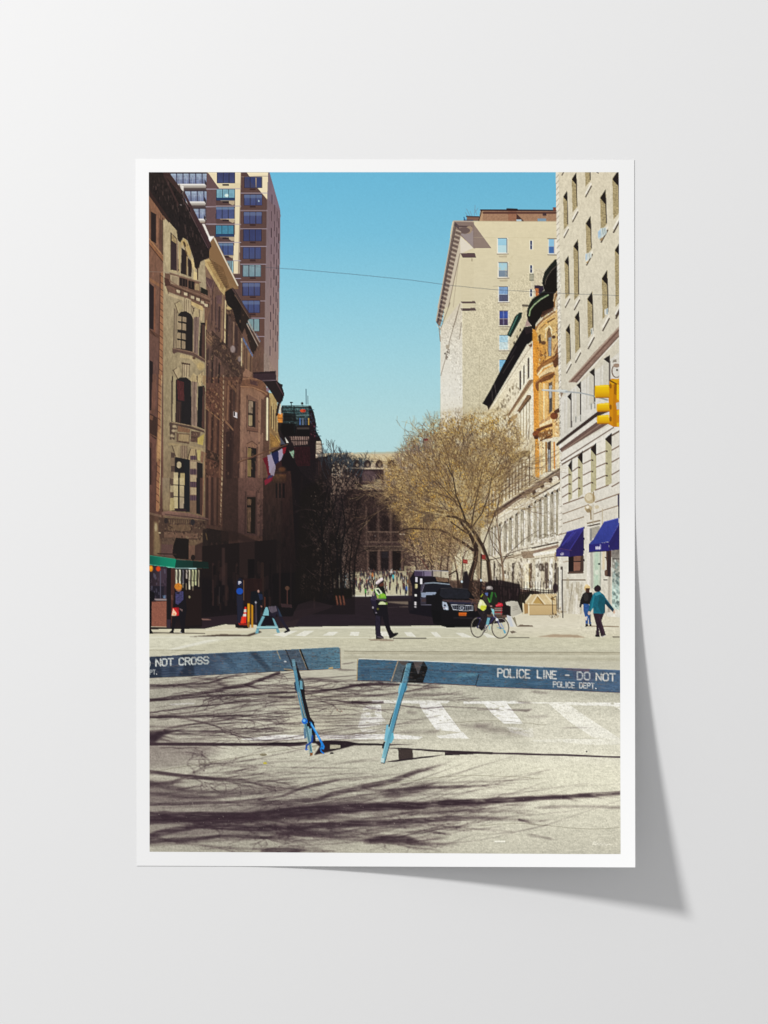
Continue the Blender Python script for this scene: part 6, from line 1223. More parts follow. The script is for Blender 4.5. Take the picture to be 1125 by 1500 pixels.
P(C5, "30,660 70,680 120,700 110,800 70,840 75,960 60,1100 65,1250 100,1310 50,1318 30,1300", '#120f14'); L(C5, "60,1305 250,1300 480,1302", (10, 16), '#3a302e', a=.7)
PKS = part('printed_parking_kiosk', 'printed dark parking meter with a blue disc and letter P')
P(C6, "205,200 250,150 300,190 300,470 290,780 215,780 200,400", '#1c1d2c'); E(C6, 245, 225, 32, 34, '#23284a'); text('p', 325 + 232 / 9.375, 830 + 206 / 9.375, 325 + 262 / 9.375, 830 + 206 / 9.375, 4, 1.0, '#e8e8f0'); E(C6, 245, 338, 46, 44, '#1c4fa4'); L(C6, "300,190 302,460", 9, '#6d5038'); P(C6, "210,400 285,400 280,780 220,780", '#242536')
CON = part('printed_traffic_cone', 'printed orange traffic cone with white bands beside yellow posts')
P(C6, "180,785 340,775 370,800 360,850 190,840", '#1a1114'); P(C6, "315,555 338,555 340,640 332,780 255,780 300,640", '#d8301e'); P(C6, "308,585 338,585 340,625 300,628", '#d9cdbc'); P(C6, "296,650 334,648 332,685 286,686", '#d9d0c4'); P(C6, "230,775 365,785 350,808 235,800", '#a82a1c', a=.8); P(C6, "270,690 300,690 300,780 255,780", '#ee4a2a', a=.7)
BOL = part('printed_yellow_post', 'printed yellow guard post next to the traffic cone')
P(C6, "350,505 388,505 386,825 350,825", ('h', '#b07a1a', '#e0a428', '#8a5c14')); BO2 = part('printed_yellow_post', 'printed yellow guard post farther from the traffic cone'); P(C6, "402,508 434,508 430,840 404,840", ('h', '#a87418', '#cf9424', '#7d5412')); L(C6, "370,770 370,830", 30, '#6a4418', a=.6)
PE3 = part('printed_pedestrian', 'printed pedestrian in dark clothes standing in shade by the yellow posts')
P(C6, "400,345 470,330 500,320 550,350 565,460 550,560 530,600 520,850 485,850 470,560 390,510", '#10141c'); P(C6, "500,370 555,380 565,450 520,460", '#222c44'); E(C6, 502, 338, 14, 20, '#a88478'); L(C6, "465,480 472,760", 20, '#4a424a'); E(C6, 466, 492, 12, 16, '#9a9aa0'); P(C6, "535,530 555,540 550,560 535,555", '#8d6a60'); L(C6, "590,420 592,560", 12, '#5a3426')
SAW = part('printed_sawhorse', 'printed light blue A-frame sawhorse on the far kerb')
P(C6, "640,560 750,535 790,600 820,680 870,780 930,860 940,885 880,910 840,905 890,875 800,740 750,640 720,760 700,820 650,800", '#241f2e'); P(C6, "640,550 740,540 760,610 690,640 640,600", '#5a525c', tex=.15); P(C6, "760,545 800,620 830,690 790,680", '#2c3d50', a=.8)
P(C6, "590,680 700,680 760,810 540,815", '#14101a')
P(C6, "600,560 625,555 640,600 640,672 560,672", '#7db0b8'); P(C6, "555,680 592,684 520,830 500,920 455,920 480,840", '#71a3ae'); P(C6, "690,700 720,720 770,830 800,910 755,910 745,860", '#70a0ac'); P(C6, "640,600 680,690 700,740 690,690 650,590", '#1d1824'); P(C6, "480,820 770,815 772,850 478,852", '#94bfc2'); L(C6, "478,855 770,853", 8, '#3d5a68'); P(C6, "860,885 930,870 935,890 870,910", '#17141c')
for x, w in ((493.2, 'left'), (498.2, 'middle'), (503.2, 'right')):
    part('printed_traffic_barrel', 'printed %s one of three faded orange and white barrels down the street' % w)
    P(N0, [(x - 1.9, 872), (x + .4, 872.5), (x + 2.6, 886), (x + .2, 887)], '#643b2d', blur=.4, tex=.3, ts=1); L(N0, [(x - .6, 874), (x + 1.4, 884)], .7, '#b8937c', a=.35); L(N0, [(x - 1.4, 876), (x + 1.2, 877)], .9, '#5a3a30', a=.6)
# ---- officer
OFF = part('printed_traffic_officer', 'printed police officer in white cap and lime vest striding across the street')
P(C1, "370,330 500,290 545,460 560,560 560,690 580,760 600,930 610,1050 650,1190 700,1260 760,1255 795,1250 790,1285 740,1320 650,1368 620,1360 600,1290 545,1160 500,1000 470,900 455,1010 440,1180 450,1300 500,1330 505,1365 440,1375 350,1375 345,1300 330,1100 345,950 320,880 300,860 290,780 260,680 235,590 270,520 300,440", '#17131b')
P(C1, "290,440 345,420 370,480 350,600 330,640 240,600 265,520", '#3c3448', tex=.25, ts=1); E(C1, 300, 480, 24, 36, '#a89488', a=.8); P(C1, "240,600 350,620 370,720 340,860 300,780", '#241e30'); P(C1, "345,900 440,920 430,1200 445,1320 350,1350 340,1100", '#2a2333', tex=.2, ts=2)
fc = sub('face', OFF)
P(C1, "400,290 500,225 515,300 470,330 400,320", '#5a3428', id=fc); P(C1, "380,300 420,280 420,350 380,330", '#2a1a1a', id=fc); P(C1, "440,340 510,310 530,460 480,450", '#141a14')
cp = sub('cap', OFF)
P(C1, "345,245 430,165 480,150 495,195 470,215 380,285 350,280", '#e9dcdc', id=cp); P(C1, "385,290 495,200 520,220 500,245 420,285 400,305", '#241c20', id=cp); L(C1, "360,280 480,205", 12, '#b8a4a8', id=cp)
vs = sub('vest', OFF)
P(C1, "315,370 400,355 470,450 545,490 555,570 380,575 350,480", '#6aa03c', id=vs); P(C1, "320,370 405,358 480,450 460,480 400,500 350,450", '#d2dcbc', id=vs); P(C1, "355,395 400,380 440,450 420,480", '#2f3c34', id=vs); P(C1, "430,470 540,490 550,520 450,560", '#86b83c', id=vs); P(C1, "365,500 410,510 400,570 370,560", '#a8b064', id=vs); L(C1, "365,580 540,600", 30, '#5a5058', id=vs); P(C1, "395,690 430,640 480,625 545,660 545,690 440,690", '#cdd6a4', id=vs); P(C1, "540,640 580,650 580,690 545,690", '#6a8038', id=vs); E(C1, 275, 405, 16, 18, '#9aa83c', id=vs)
E(C1, 288, 750, 18, 22, '#9a949a'); E(C1, 355, 855, 18, 14, '#77707a'); P(C1, "365,760 410,760 405,800 365,800", '#5a5a20'); L(C1, "390,1335 490,1350", 26, '#5a5258'); L(C1, "360,1370 500,1368", 8, '#14101a'); L(C1, "640,1360 790,1270", 8, '#0f0c12')
# ---- cyclist
BIC = part('printed_bicycle', 'printed blue bicycle with front basket and pale blue bottles')
def ring(cx, cy, rx, ry, w, col, id=None): L(C2, [(cx + rx * math.cos(i * math.tau / 30), cy + ry * math.sin(i * math.tau / 30)) for i in range(31)], w, col, id=id, soft=.7)
wh = sub('wheel', BIC)
for cx, cy, rx, ry in ((252, 755, 102, 150), (592, 765, 126, 155)):
    for k in range(12):
        t = k * math.tau / 12; L(C2, [(cx, cy), (cx + rx * math.cos(t), cy + ry * math.sin(t))], 3, '#8d8878', a=.35)
    ring(cx, cy, rx, ry, 13, '#37302f', wh); ring(cx, cy, rx - 10, ry - 11, 7, '#b5ae9c', wh)
    E(C2, cx, cy, 16, 18, '#5a5468')
for p, w, c in (("250,755 300,620 500,600 380,770 250,755", 11, '#2c2c58'), ("500,560 520,600 592,765", 13, '#45406e'), ("520,610 560,640 590,760", 8, '#b0b4d0'), ("380,770 350,640 300,600", 10, '#4a4470'), ("500,610 400,740", 14, '#37315c'), ("420,540 480,540 500,600", 11, '#c4c8c0'), ("370,800 250,770", 5, '#77706a'), ("250,620 320,600 380,640", 14, '#3a2c58')): L(C2, p, w, c)
P(C2, "400,610 440,615 415,720 375,715", '#74aab8'); P(C2, "455,475 500,490 500,560 480,560", '#8ac8d0'); P(C2, "630,790 665,800 680,845 650,850", '#68a4b8'); L(C2, "550,760 640,780", 10, '#629cb0'); L(C2, "600,700 640,770", 12, '#8a9ac8'); L(C2, "430,740 430,780", 18, '#9ad0d4'); E(C2, 540, 640, 18, 22, '#dfe4ee'); L(C2, "380,790 350,820 330,840", 12, '#4a4048'); ring(375, 800, 26, 34, 5, '#6a6460')
bk = sub('basket', BIC)
P(C2, "510,460 620,455 620,570 520,570", '#57483f', id=bk); P(C2, "620,410 745,435 750,575 615,570", '#1d1416', id=bk, tex=.2)
for y in (475, 500, 530, 555): L(C2, [(510, y), (620, y)], 8, '#b5aca4' if y != 530 else '#c04048', id=bk)
P(C2, "520,410 570,385 625,400 630,440 520,450", '#c4283a', id=bk); L(C2, "530,430 600,410", 10, '#e06a70', id=bk); L(C2, "610,460 605,565", 9, '#b8303c', id=bk)
CYC = part('printed_cyclist', 'printed cyclist in grey helmet and yellow vest riding past the dark car')
P(C2, "300,290 340,240 390,225 470,250 540,280 550,400 480,440 440,480 470,520 440,570 380,560 370,620 360,740 330,800 280,770 270,700 310,640 260,500 250,450", '#1f1a1c')
P(C2, "330,270 400,280 430,400 450,450 400,440 330,350", '#3d352f', tex=.15); P(C2, "265,520 380,520 400,600 360,740 290,760 270,720 320,620", '#2a2228', tex=.2); P(C2, "275,730 330,790 310,810 265,760", '#241a20'); P(C2, "360,240 410,235 400,290 370,270", '#5a6a9c')
P(C2, "470,230 540,270 560,400 510,430 460,400 440,300", '#20261c'); L(C2, "470,240 440,370", 30, '#3a7a34', a=.85); L(C2, "510,240 530,300", 16, '#2c6a30', a=.9); L(C2, "410,320 430,380", 12, '#58a838')
vv = sub('vest', CYC)
P(C2, "290,340 330,350 385,430 375,480 340,510 255,460 265,400", '#e2e4a8', id=vv); P(C2, "300,430 385,430 375,480 330,508 290,480", '#d2d848', id=vv); P(C2, "270,390 310,360 320,400 280,440", '#eceac8', id=vv); L(C2, "300,300 330,260", 10, '#c2d23c', id=vv); L(C2, "345,440 370,470", 6, '#a8b030', id=vv)
hm = sub('helmet', CYC)
E(C2, 430, 172, 50, 36, '#8a8280', id=hm); E(C2, 420, 160, 30, 18, '#b8b0ac', id=hm); P(C2, "390,190 470,190 450,235 400,235", '#1c1a20'); L(C2, "380,195 470,200", 9, '#4a4448', id=hm)
E(C2, 455, 440, 18, 12, '#b08a80'); L(C2, "345,550 345,520", 8, '#3a302c')
SGB = part('printed_sandwich_board', 'printed tilted white sandwich board with writing behind the bicycle')
P(C2, "670,380 760,360 850,370 920,540 770,605 745,560 745,440 680,420", ('h', '#cbc6b6', '#b0ab9c')); P(C2, "690,570 760,600 840,745 740,745 730,700 700,660", '#c9ccd0'); P(C2, "750,610 800,620 840,745 790,745", '#dcd8cc'); P(C2, "765,605 810,595 845,740 835,745", '#8d8672'); P(C2, "770,600 920,540 925,548 780,612", '#e2dcc6')
for y in (440, 465, 490): L(C2, [(780, y + 12), (850, y - 6)], 6, '#77726a', a=.8)
PLB = part('printed_planter_box', 'printed light timber boxes with gabled tops on the corner pavement')
P(E8, "525,515 610,515 610,630 540,635", '#a8875a'); P(E8, "605,530 930,530 930,645 605,650", ('v', '#cbb083', '#bfa478')); P(E8, "555,490 625,410 680,405 930,400 930,530 600,530 560,515", '#cdb68c'); P(E8, "640,510 700,415 780,520", '#b8985e'); P(E8, "735,420 870,415 930,440 930,528 800,525", '#d4bd92', tex=.08); P(E8, "700,410 790,520 760,522 690,430", '#957748'); P(E8, "870,420 915,480 860,470", '#9a7c4c')
for p in ("533,515 540,632", "598,515 600,650", "565,490 625,412", "635,515 700,412 790,520", "800,415 885,515"): L(E8, p, 16, '#e6d6b2')
L(E8, "600,532 930,532", 9, '#8d7148'); L(E8, "610,650 930,648", 6, '#8d7a5c'); L(E8, "860,455 925,430 930,600", 8, '#4a3d30'); L(E8, "875,460 880,640", 10, '#4d4034'); speck(E8, "830,630 1000,610 1000,685 835,680", 24, ['#6a5a46', '#3a3028', '#b8a486'], (1, 3)); L(E8, "990,240 1000,680", 12, '#4a423c')
# ---- two pedestrians on the right
WO1 = part('printed_pedestrian', 'printed blond pedestrian in black jacket and blue jeans walking away')
P(C4, "320,950 350,930 420,935 430,1000 400,1060 310,1065 300,1100 283,1090 295,1010", '#1d1a1c'); E(C4, 355, 985, 26, 45, '#3a3634', a=.8); E(C4, 368, 890, 32, 34, '#d8b880'); E(C4, 362, 862, 18, 14, '#e6cc98'); P(C4, "350,890 395,890 390,940 350,935", '#4a3028'); P(C4, "325,1058 385,1060 400,1180 410,1270 385,1275 380,1190 375,1270 350,1272 345,1200 325,1120", '#34598c', tex=.2); P(C4, "340,1200 370,1190 365,1230 342,1240", '#d0c4b8'); P(C4, "348,1275 378,1275 375,1300 345,1302", '#241c20'); P(C4, "390,1275 415,1275 415,1298 392,1298", '#2a2022'); L(C4, "395,1150 400,1260", 12, '#2a3c58')
WO2 = part('printed_pedestrian', 'printed pedestrian in teal jacket and dark hat walking beside the shop')
P(C4, "440,940 500,925 545,960 570,1000 650,1110 660,1135 640,1145 560,1060 560,1150 540,1170 430,1160 430,1100 400,1150 378,1140 390,1070 420,980", '#1b6474', tex=.1); P(C4, "500,960 560,1000 560,1150 520,1160 480,1080", '#16505c', a=.7); P(C4, "440,940 500,925 520,950 460,975", '#3f8c9c'); P(C4, "560,1010 650,1110 640,1145 560,1060", '#143c4c'); L(C4, "440,970 410,1120", 14, '#2a8c9c', a=.7)
E(C4, 478, 895, 38, 36, '#2d2028'); E(C4, 482, 862, 10, 10, '#241a22'); P(C4, "430,1158 545,1165 520,1240 560,1370 565,1400 515,1405 490,1310 500,1400 460,1408 465,1290", '#33222e', tex=.15); L(C4, "500,1200 545,1370", 16, '#4a3442', a=.7); E(C4, 655, 1145, 12, 18, '#c9a890'); E(C4, 388, 1158, 14, 22, '#cdb4a4'); P(C4, "455,1385 500,1390 500,1412 452,1410", '#1a1418'); P(C4, "515,1395 560,1375 568,1395 530,1415", '#3a3034'); L(C4, "520,1412 565,1395", 6, '#d0ccc8')
# ---- traffic light
TRL = part('printed_traffic_light', 'printed yellow traffic light on a thin mast arm at right')
L(C8, "30,350 190,360 270,368", (13, 26), '#b8bcbc'); L(C8, "190,355 270,362", 26, '#c6cac6'); L(C8, "265,365 420,380 540,408", 13, '#a4a8a8'); L(C8, "35,345 260,355", 5, '#e0e4e0'); L(C8, "540,410 680,450", 14, '#8d9494')
hsg = sub('lamp_visor', TRL)
P(C8, "700,255 720,235 800,240 800,720 740,718 690,690 700,600 690,450", '#cf8a0c'); P(C8, "740,260 770,250 770,715 735,715", '#b8780a', a=.8); P(C8, "705,250 800,235 800,275 720,300", '#d9a014')
for y0, y1, x0 in ((300, 432, 555), (480, 570, 575), (600, 692, 578)):
    P(C8, [(x0, y0 + 8), (x0 + 60, y0), (695, y0 - 4), (700, y1 - 10), (x0 + 20, y1), (x0, y1 - 10)], ('v', '#f2c818', '#e6b410', '#c28808'), id=hsg); L(C8, [(x0 + 6, y1 - 8), (690, y1 - 8)], 12, '#a87008', id=hsg); E(C8, x0 + 4, (y0 + y1) / 2, 8, (y1 - y0) / 2 - 6, '#e0ac10', id=hsg); L(C8, [(x0 + 20, y0 + 14), (690, y0 + 10)], 10, '#f8dc4c', a=.7, id=hsg)
for y in (310, 520, 640): E(C8, 712, y, 12, 26, '#8d5c08')
P(C8, "775,290 800,300 800,460 775,440", '#ecb818'); P(C8, "775,560 800,540 800,600 778,600", '#ecb818'); P(C8, "775,680 800,670 800,720 775,715", '#e6b014'); P(C8, "765,480 800,470 800,540 775,545", '#c4c0b4'); L(C8, "705,255 770,290", 14, '#6d4a08'); P(C8, "750,280 775,300 770,400 745,390", '#8a5a08', a=.8)
# ---- blue police barricades across the foreground
BAR = part('printed_police_barricade', 'printed blue barricade reading NOT CROSS at the left')
brd = sub('board', BAR)
P(F5, "0,124 330,103 830,78 1125,66 1125,235 830,250 330,278 0,292", ('h', '#323e56', '#3a4a64', '#42566e', '#4a6880', '#507388'), id=brd, tex=.06, ts=(8, 1.5))
P(F4, "-10,160 270,145 640,127 675,128 693,145 700,340 620,350 380,362 120,372 -10,382", ('h', '#4a667c', '#4f7086', '#52788c', '#5a8496'), id=brd, tex=.07, ts=(6, 1.5))
for p, a_ in (("270,105 370,100 385,275 250,280 300,200", .6), ("820,82 880,82 1010,230 960,240", .5), ("560,95 640,92 720,200 690,210", .35), ("20,122 110,116 120,285 20,290", .5), ("180,200 250,200 230,280 180,280", .3)): P(F5, p, '#1c2434', a=a_, blur=2, id=brd)
P(F5, "640,110 820,95 800,240 560,260", '#55809c', a=.25, blur=4, id=brd)
L(F4, "0,300 200,285 690,272", 5, '#3a5870', a=.7, id=brd); L(F4, "560,272 690,265", 4, '#7da4b0', a=.5, id=brd)
L(F5, "330,103 1125,66", 5, '#8da0ac', a=.5, id=brd); L(F4, "270,146 660,127", 5, '#a8b4b8', a=.5, id=brd); L(F4, "690,140 698,345", 7, '#a89070', id=brd); P(F4, "570,340 615,325 620,348 570,352", '#c2a878', id=brd); L(F4, "120,370 240,362 380,360", 10, '#4a342c', id=brd); L(F4, "115,352 190,358 200,370", 8, '#c09a64', id=brd); L(F4, "380,362 700,346", 6, '#3d3038', a=.8, id=brd); L(F5, "0,292 330,278 830,250 1125,236", 4, '#2a2430', a=.7, id=brd)
P(F4, "130,158 270,150 350,330 360,360 215,365", '#4d5c6c', id=brd, tex=.15); L(F4, "130,158 200,330", 16, '#171418', id=brd); L(F4, "280,152 360,358", 17, '#15110f', id=brd); L(F4, "268,150 345,345", 5, '#b8986a', id=brd); L(F4, "40,165 75,250", 7, '#b89c6c', id=brd); L(F4, "60,168 100,260", 4, '#3a3c48', id=brd); P(F4, "65,160 130,158 190,300 110,330", '#4a5f74', a=.8, id=brd); E(F4, 125, 275, 14, 8, '#d0d4d4', id=brd)
speck(F4, "0,165 660,135 690,330 0,370", 60, ['#6d4a44', '#7d94a0', '#2c4258', '#a08c74', '#6d98a8'], (.8, 2.2), a=.5)
speck(F5, "450,100 1100,75 1100,235 450,260", 50, ['#7d4a44', '#6d8898', '#2c4258', '#8d6a5a'], (.8, 2.2), a=.45)
lgg = sub('leg', BAR)
P(F4, "235,270 290,440 320,490 330,640 385,850 425,900 440,1100 400,1100 350,900 270,560 225,300", '#17131a', id=lgg, a=.95); P(F4, "215,490 235,480 250,575 228,575", '#2c3c50', id=lgg); P(F4, "290,445 312,455 322,520 305,560 280,550 272,470", '#4a4f50', id=lgg); P(F4, "275,470 300,475 305,560 280,560", '#6d9cac', id=lgg)
P(F4, "190,252 222,248 260,470 330,800 385,1010 408,1225 380,1250 345,1080 315,930 250,600", ('v', '#6d9cae', '#54849a', '#608fa2', '#8ab0b4', '#7da8b0'), id=lgg, tex=.1, ts=(1, 3)); P(F4, "280,600 320,760 400,1200 385,1200 300,800", '#3d5c6c', a=.6, id=lgg); L(F4, "262,590 330,850", 5, '#d2b48c', a=.8, id=lgg); L(F4, "345,1050 385,1235", 6, '#d0b48c', a=.8, id=lgg); P(F4, "378,1215 410,1210 408,1240 380,1250", '#8a5c34', id=lgg); P(F4, "315,960 335,965 345,1060 320,1070", '#5d7c94', id=lgg); P(F4, "365,970 398,960 400,1060 380,1070", '#77a0b0', id=lgg)
rp = sub('blue_strap', BAR)
E(F4, 325, 888, 30, 30, '#1c6cc8', id=rp); E(F4, 320, 882, 14, 14, '#6cb4f0', id=rp); L(F4, "385,905 440,1000 490,1090 520,1150 515,1170", 22, '#2280d8', id=rp); L(F4, "390,910 440,990 480,1075", 9, '#68b8f0', id=rp); L(F4, "490,1170 495,1200 520,1220", 14, '#1c78d0', id=rp); L(F4, "500,1110 495,1165 520,1165", 10, '#2c8ce0', id=rp); L(F4, "405,1040 400,1100 345,1140 340,1180", 18, '#1a4c98', id=rp); L(F4, "335,1180 355,1180", 12, '#1c68c0', id=rp); P(F4, "345,910 390,900 380,950 350,940", '#15131c', id=lgg)
tx = sub('stencilled_lettering', BAR)
text('NOT', 228.4, 965.9, 253.4, 964.6, 9.8, 2.1, '#cdd0c8', tx); text('CROSS', 262.6, 964.2, 305.2, 962.2, 9.8, 2.2, '#c8ccc4', tx); text('PT.', 219.5, 981.6, 229.6, 981.2, 6.2, 1.2, '#b8bcb8', tx); L(N0, "218.5,967 219.6,970 219.6,974 218.5,977", 1.6, '#c8ccc4', id=tx)
BA2 = part('printed_police_barricade', 'printed blue barricade reading POLICE LINE - DO NOT at the right')
br2 = sub('board', BA2)
P(F7, "35,85 350,97 600,105 1125,128 1125,310 1000,305 560,283 300,268 15,263 25,100", ('h', '#41667e', '#3d6884', '#416c88', '#416a84'), id=br2, tex=.07, ts=(7, 1.5))
P(F6, "-20,116 500,142 1095,165 1095,338 800,325 300,300 -20,288", ('h', '#416a84', '#3d6580', '#3b607e', '#435e7a', '#486686'), id=br2, tex=.07, ts=(7, 1.5))
L(F7, "35,84 350,97 600,105 1125,128", 6, '#d9dcd4', id=br2); L(F6, "-10,117 500,143", 6, '#c4ccd0', id=br2, a=.8); L(F6, "500,143 1095,166", 4, '#9aa0a8', id=br2, a=.7); L(F7, "22,90 15,262", 7, '#b8a070', id=br2); L(F7, "15,264 300,270 1000,306", 6, '#5a3a3c', id=br2); L(F6, "-10,290 420,308 1090,338", 5, '#4a3c50', id=br2, a=.8)
P(F6, "640,150 860,158 850,180 700,170", '#7d4a54', a=.55, blur=.8, id=br2); P(F6, "720,175 900,180 880,260 740,240", '#5a4a68', a=.35, blur=2, id=br2); P(F7, "600,180 900,185 1100,190 1100,200 800,196", '#4a4050', a=.6, blur=.6, id=br2); L(F7, "150,168 310,172", 7, '#4d4048', a=.7, id=br2); P(F7, "820,200 1020,200 1000,230 840,240", '#5d98a8', a=.45, blur=2, id=br2); P(F7, "40,160 120,150 120,240 60,250", '#2c4a66', a=.5, blur=2, id=br2); L(F7, "1020,215 995,300", 8, '#1f2c3c', id=br2)
speck(F7, "35,95 1125,135 1125,300 35,255", 90, ['#6d4a50', '#5f94ac', '#234664', '#8d7a70', '#2a5478'], (.8, 2.4), a=.45); speck(F6, "0,125 1090,170 1090,330 0,285", 80, ['#6d4a58', '#6d94ac', '#264664', '#8d8088', '#2a5478'], (.8, 2.4), a=.4)
P(F7, "355,100 440,103 420,200 375,278 300,270", '#54636c', id=br2, tex=.15); L(F7, "355,100 300,268", 8, '#b89c78', id=br2); P(F7, "360,100 440,105 435,140 380,130", '#5d5048', id=br2); P(F7, "455,140 480,110 570,108 600,160 560,283 430,280", '#16110f', id=br2); P(F7, "480,108 560,108 520,215", '#5a4f4c', id=br2); P(F7, "440,105 480,106 470,125 440,120", '#20384a', id=br2); P(F7, "400,170 430,130 390,280 375,280", '#120e10', id=br2)
lg2 = sub('leg', BA2)
P(F7, "300,560 440,200 400,330 330,500 285,650 275,640", '#171318', id=lg2); P(F7, "375,285 390,285 380,360 355,370 358,330", '#7fb8cc', id=lg2); P(F7, "415,310 432,310 425,340 400,380 398,360", '#5d98b0', id=lg2)
P(F7, "430,120 465,120 430,270 370,460 300,720 240,945 212,940 240,800 300,600 390,270", ('v', '#5a98b0', '#5290ac', '#508ca8', '#629cb0', '#8ab8c0'), id=lg2, tex=.06, ts=(1, 4)); L(F7, "465,122 435,270 375,460 305,720 245,940", 7, '#1f4c60', id=lg2); L(F7, "425,130 385,290 300,600 225,890", 6, '#a8dce4', a=.7, id=lg2); P(F7, "258,630 275,625 280,690 262,760 240,760 248,700", '#7db8cc', id=lg2); P(F7, "300,700 318,690 320,740 300,780 285,780", '#6ab0c4', id=lg2); P(F7, "235,770 250,768 235,825 220,820", '#241f24', id=lg2); L(F7, "215,942 242,946", 8, '#5a5a58', id=lg2); P(F7, "215,900 240,905 235,940 212,940", '#cfe4e0', a=.8, id=lg2)
tx2 = sub('stencilled_lettering', BA2)
text('POLICE', 729.2, 979.8, 776.5, 981.6, 11.6, 2.1, '#d6d4cb', tx2); text('LINE', 787.2, 982.0, 815.4, 983.4, 10.8, 2.1, '#d6d4cb', tx2); text('-', 827.5, 983.6, 834.5, 984, 10, 2.1, '#cfcec8', tx2); text('DO', 845.8, 984.4, 863.8, 985.0, 10.8, 2.1, '#b9bcbc', tx2); text('NOT', 873.4, 986.2, 901, 987.0, 10.4, 2.1, '#d6d4cb', tx2)
text('POLICE', 810.6, 998.6, 842, 1000, 7.6, 1.6, '#c9cac6', tx2); text('DEPT.', 849, 1000.2, 873, 1001.2, 7.4, 1.6, '#c9cac6', tx2)
chip = np.clip((noise(2.2, 1.2, 81, 2) - .60) * 9, 0, 1); grainw = np.clip((noise(16, .9, 82, 2) - .5) * 5, 0, 1)
LB = "218,964 300,958 499,948 499,977 380,986 218,993"; RB = "523,965 640,970 909,983 909,1015 700,1005 523,998"
for q in (LB, RB):
    P(N0, q, '#2c3c4e', a=.35, mod=chip, id=0); P(N0, q, '#243848', a=.18, mod=grainw, id=0); P(N0, q, '#7d97a4', a=.2, mod=np.clip((noise(11, 1.1, 83, 2) - .55) * 6, 0, 1), id=0); P(N0, q, '#6d5a54', a=.4, mod=np.clip((noise(6, 1.6, 84, 2) - .66) * 8, 0, 1), id=0)
    T(N0, q, .07, (26, 9), seed=85, oct=2); mute(N0, q, .2)
PEOPLE = ("540,845 583,845 583,938 540,938", "698,856 732,856 732,930 690,930", "846,855 903,855 903,936 846,936", "246,850 276,850 276,930 246,930", "600,836 702,836 702,918 600,918")
for q in PEOPLE: T(N0, q, .07, (1.6, 2.2), seed=91, oct=2)
# ---- overhead wire
L(N0, "352,388 380,391 440,395 520,402 600,410 660,418 720,424 830,430 906,433", .7, '#4a5058', a=.62, id=0, soft=.7)
L(N0, "218,398 250,399", .6, '#8a8078', a=.7, id=0)
# ---- the look of the whole print: lens sharpness, film contrast and grain
for _c in range(3): INK[..., _c] += .38 * (INK[..., _c] - box(box(INK[..., _c], 2), 2))
np.clip(INK, 0, 1, out=INK)
_g = rng.random((CH // SS + 1, CW // SS + 1), dtype=np.float32)
INK *= 1 + (np.repeat(np.repeat(_g, SS, 0), SS, 1)[:CH, :CW, None] - .5) * .03
np.clip(INK, 0, 1, out=INK)
INK[:] = INK + .15 * (INK - .46) * (1 - np.abs(2 * INK - 1)) - .008
np.clip(INK, .03, 1, out=INK)

# ------------------------------------------------------------------ lay the print on the sheet, one mesh for each printed thing
GW, GH = CW // SS, CH // SS
def to_lin(c): return np.where(c <= .04045, c / 12.92, ((c + .055) / 1.055) ** 2.4)
pad = np.pad(INK, ((1, 1), (1, 1), (0, 0)), mode='edge')
vert_ink = (pad[0::2, 0::2] + pad[1::2, 0::2] + pad[0::2, 1::2] + pad[1::2, 1::2])[:GH + 1, :GW + 1] / 4
vert_ink = np.clip(to_lin(vert_ink) * (A_PAPER / INK_WHITE), 0, .95)
cell = IDS[0::2, 0::2].astype(np.int32)
gx, gy = np.meshgrid(np.arange(GW + 1) + float(PX0), np.arange(GH + 1) + float(PY0))
xl = 218.0 + 1.2 * (gy - 252) / 999; xr = 906.4 + 2.6 * (gy - 252) / 999
yb = 1247.6 + (gx - 219) / 690 * 3.7
keep = (gx[:-1, 1:] > xl[:-1, 1:] + .05) & (gx[:-1, :-1] < xr[:-1, :-1] - .05) & (gy[:-1, :-1] < yb[:-1, :-1] - .05)
gx = np.clip(gx, xl, xr); gy = np.clip(gy, 252.3, yb)
POS = place(gx, gy, 1.03).reshape(-1, 3)
COLV = np.concatenate([vert_ink.reshape(-1, 3), np.ones(((GW + 1) * (GH + 1), 1), np.float32)], axis=1).astype(np.float32)

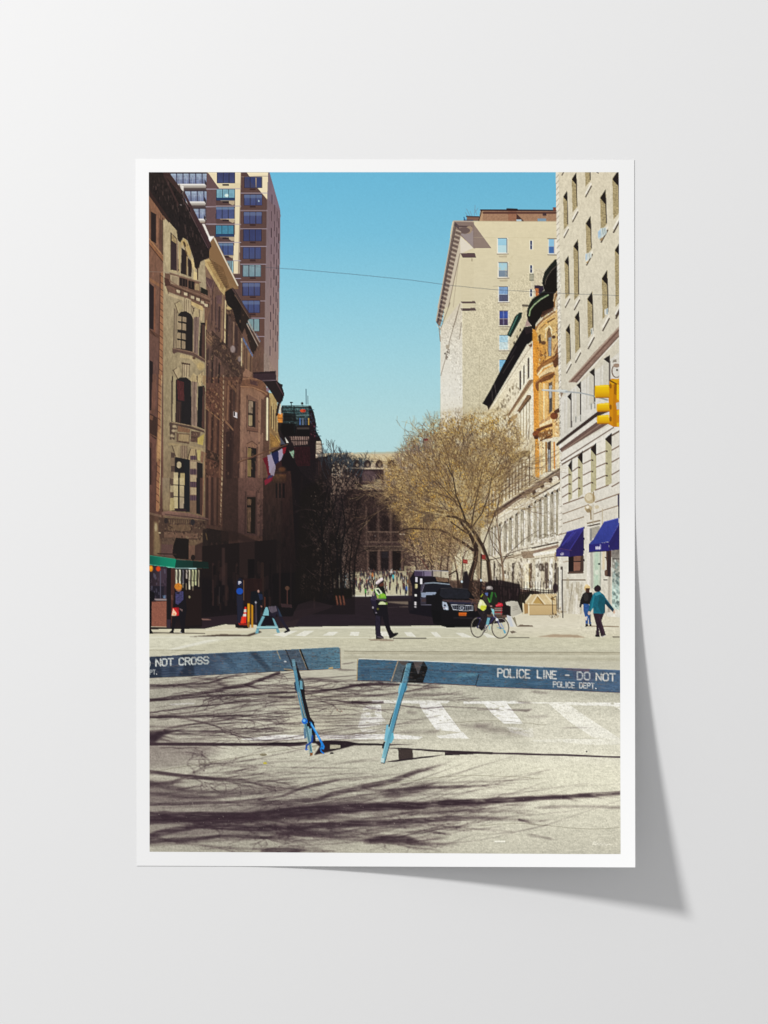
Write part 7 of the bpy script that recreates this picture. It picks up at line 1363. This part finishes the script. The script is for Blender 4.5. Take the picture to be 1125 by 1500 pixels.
# pieces of one kind that stand apart (each window, each wheel) become objects of their own
SPLIT = {'window', 'slot_window', 'balcony', 'air_conditioner', 'arch', 'doorway', 'awning', 'wheel', 'turret_roof', 'headlight', 'awning_lettering', 'printed_near_crosswalk', 'printed_far_crosswalk', 'printed_street', 'stencilled_lettering', 'printed_crowd'}
inst = cell.copy(); nxt = len(PARTS); origin = {i: i for i in range(len(PARTS))}
for i in range(1, len(PARTS)):
    if PARTS[i][0] not in SPLIT: continue
    ys, xs = np.nonzero(cell == i)
    todo = set(zip(ys.tolist(), xs.tolist())); first = True
    comps = []
    while todo:
        s = [todo.pop()]; comp_ = []
        while s:
            y, x = s.pop(); comp_.append((y, x))
            for q in ((y + 1, x), (y - 1, x), (y, x + 1), (y, x - 1), (y + 1, x + 1), (y - 1, x - 1), (y + 1, x - 1), (y - 1, x + 1)):
                if q in todo: todo.remove(q); s.append(q)
        comps.append(comp_)
    comps.sort(key=len, reverse=True)
    for k, cc in enumerate(comps):
        a = np.array(cc)
        lim = 5 if PARTS[i][0] == 'stencilled_lettering' else 30 if PARTS[i][0] == 'printed_near_crosswalk' else 14
        if len(cc) < lim: inst[a[:, 0], a[:, 1]] = PARTS[i][2] or next((int(n) for n in (cell[max(cc)[0], min(max(cc)[1] + 1, GW - 1)], cell[max(min(cc)[0] - 1, 0), min(cc)[1]]) if n != i), ROAD)
        elif k: inst[a[:, 0], a[:, 1]] = nxt; origin[nxt] = i; nxt += 1

flat = inst.ravel(); kf = keep.ravel()
order = np.argsort(flat, kind='stable'); order = order[kf[order]]
ids, starts = np.unique(flat[order], return_index=True)
bounds = list(starts) + [len(order)]
made = {}
def part_mesh(name, cells, parent):
    r, c = np.divmod(cells, GW)
    a = r * (GW + 1) + c
    quads = np.stack([a, a + GW + 1, a + GW + 2, a + 1], axis=1)
    uv, inv = np.unique(quads, return_inverse=True)
    inv = inv.reshape(-1).astype(np.int32)
    me = bpy.data.meshes.new(name)
    me.vertices.add(len(uv)); me.vertices.foreach_set("co", POS[uv].astype(np.float32).ravel())
    me.loops.add(len(inv)); me.loops.foreach_set("vertex_index", inv)
    n = len(cells)
    me.polygons.add(n); me.polygons.foreach_set("loop_start", np.arange(0, 4 * n, 4, dtype=np.int32))
    me.polygons.foreach_set("use_smooth", np.ones(n, bool))
    me.update(calc_edges=True)
    at = me.attributes.new("ink", 'FLOAT_COLOR', 'POINT'); at.data.foreach_set("color", COLV[uv].ravel())
    me.materials.append(M_INK)
    o = bpy.data.objects.new(name, me); scene.collection.objects.link(o)
    o.parent = parent
    return o
groups = {int(i): order[bounds[k]:bounds[k + 1]] for k, i in enumerate(ids)}
for i in range(1, len(PARTS)):                 # a printed thing made wholly of its pieces gets an empty to hold them
    if PARTS[i][2] == 0 and len(groups.get(i, ())) < 6:
        kids = [groups[j] for j in groups if PARTS[origin[j]][2] == i]
        if kids:
            e = bpy.data.objects.new(PARTS[i][0], None); scene.collection.objects.link(e)
            e.parent = poster
            if PARTS[i][1]: e["label"] = PARTS[i][1]
            made[i] = e
for i in sorted(groups, key=lambda i: (PARTS[origin[i]][2] != 0, i)):      # parts first, then their sub-parts
    if i == 0 or (len(groups[i]) < 6): 
        continue
    name, label, par = PARTS[origin[i]]
    o = part_mesh(name, groups[i], made.get(par, poster) if par else poster)
    made[i] = o
    if label: o["label"] = label
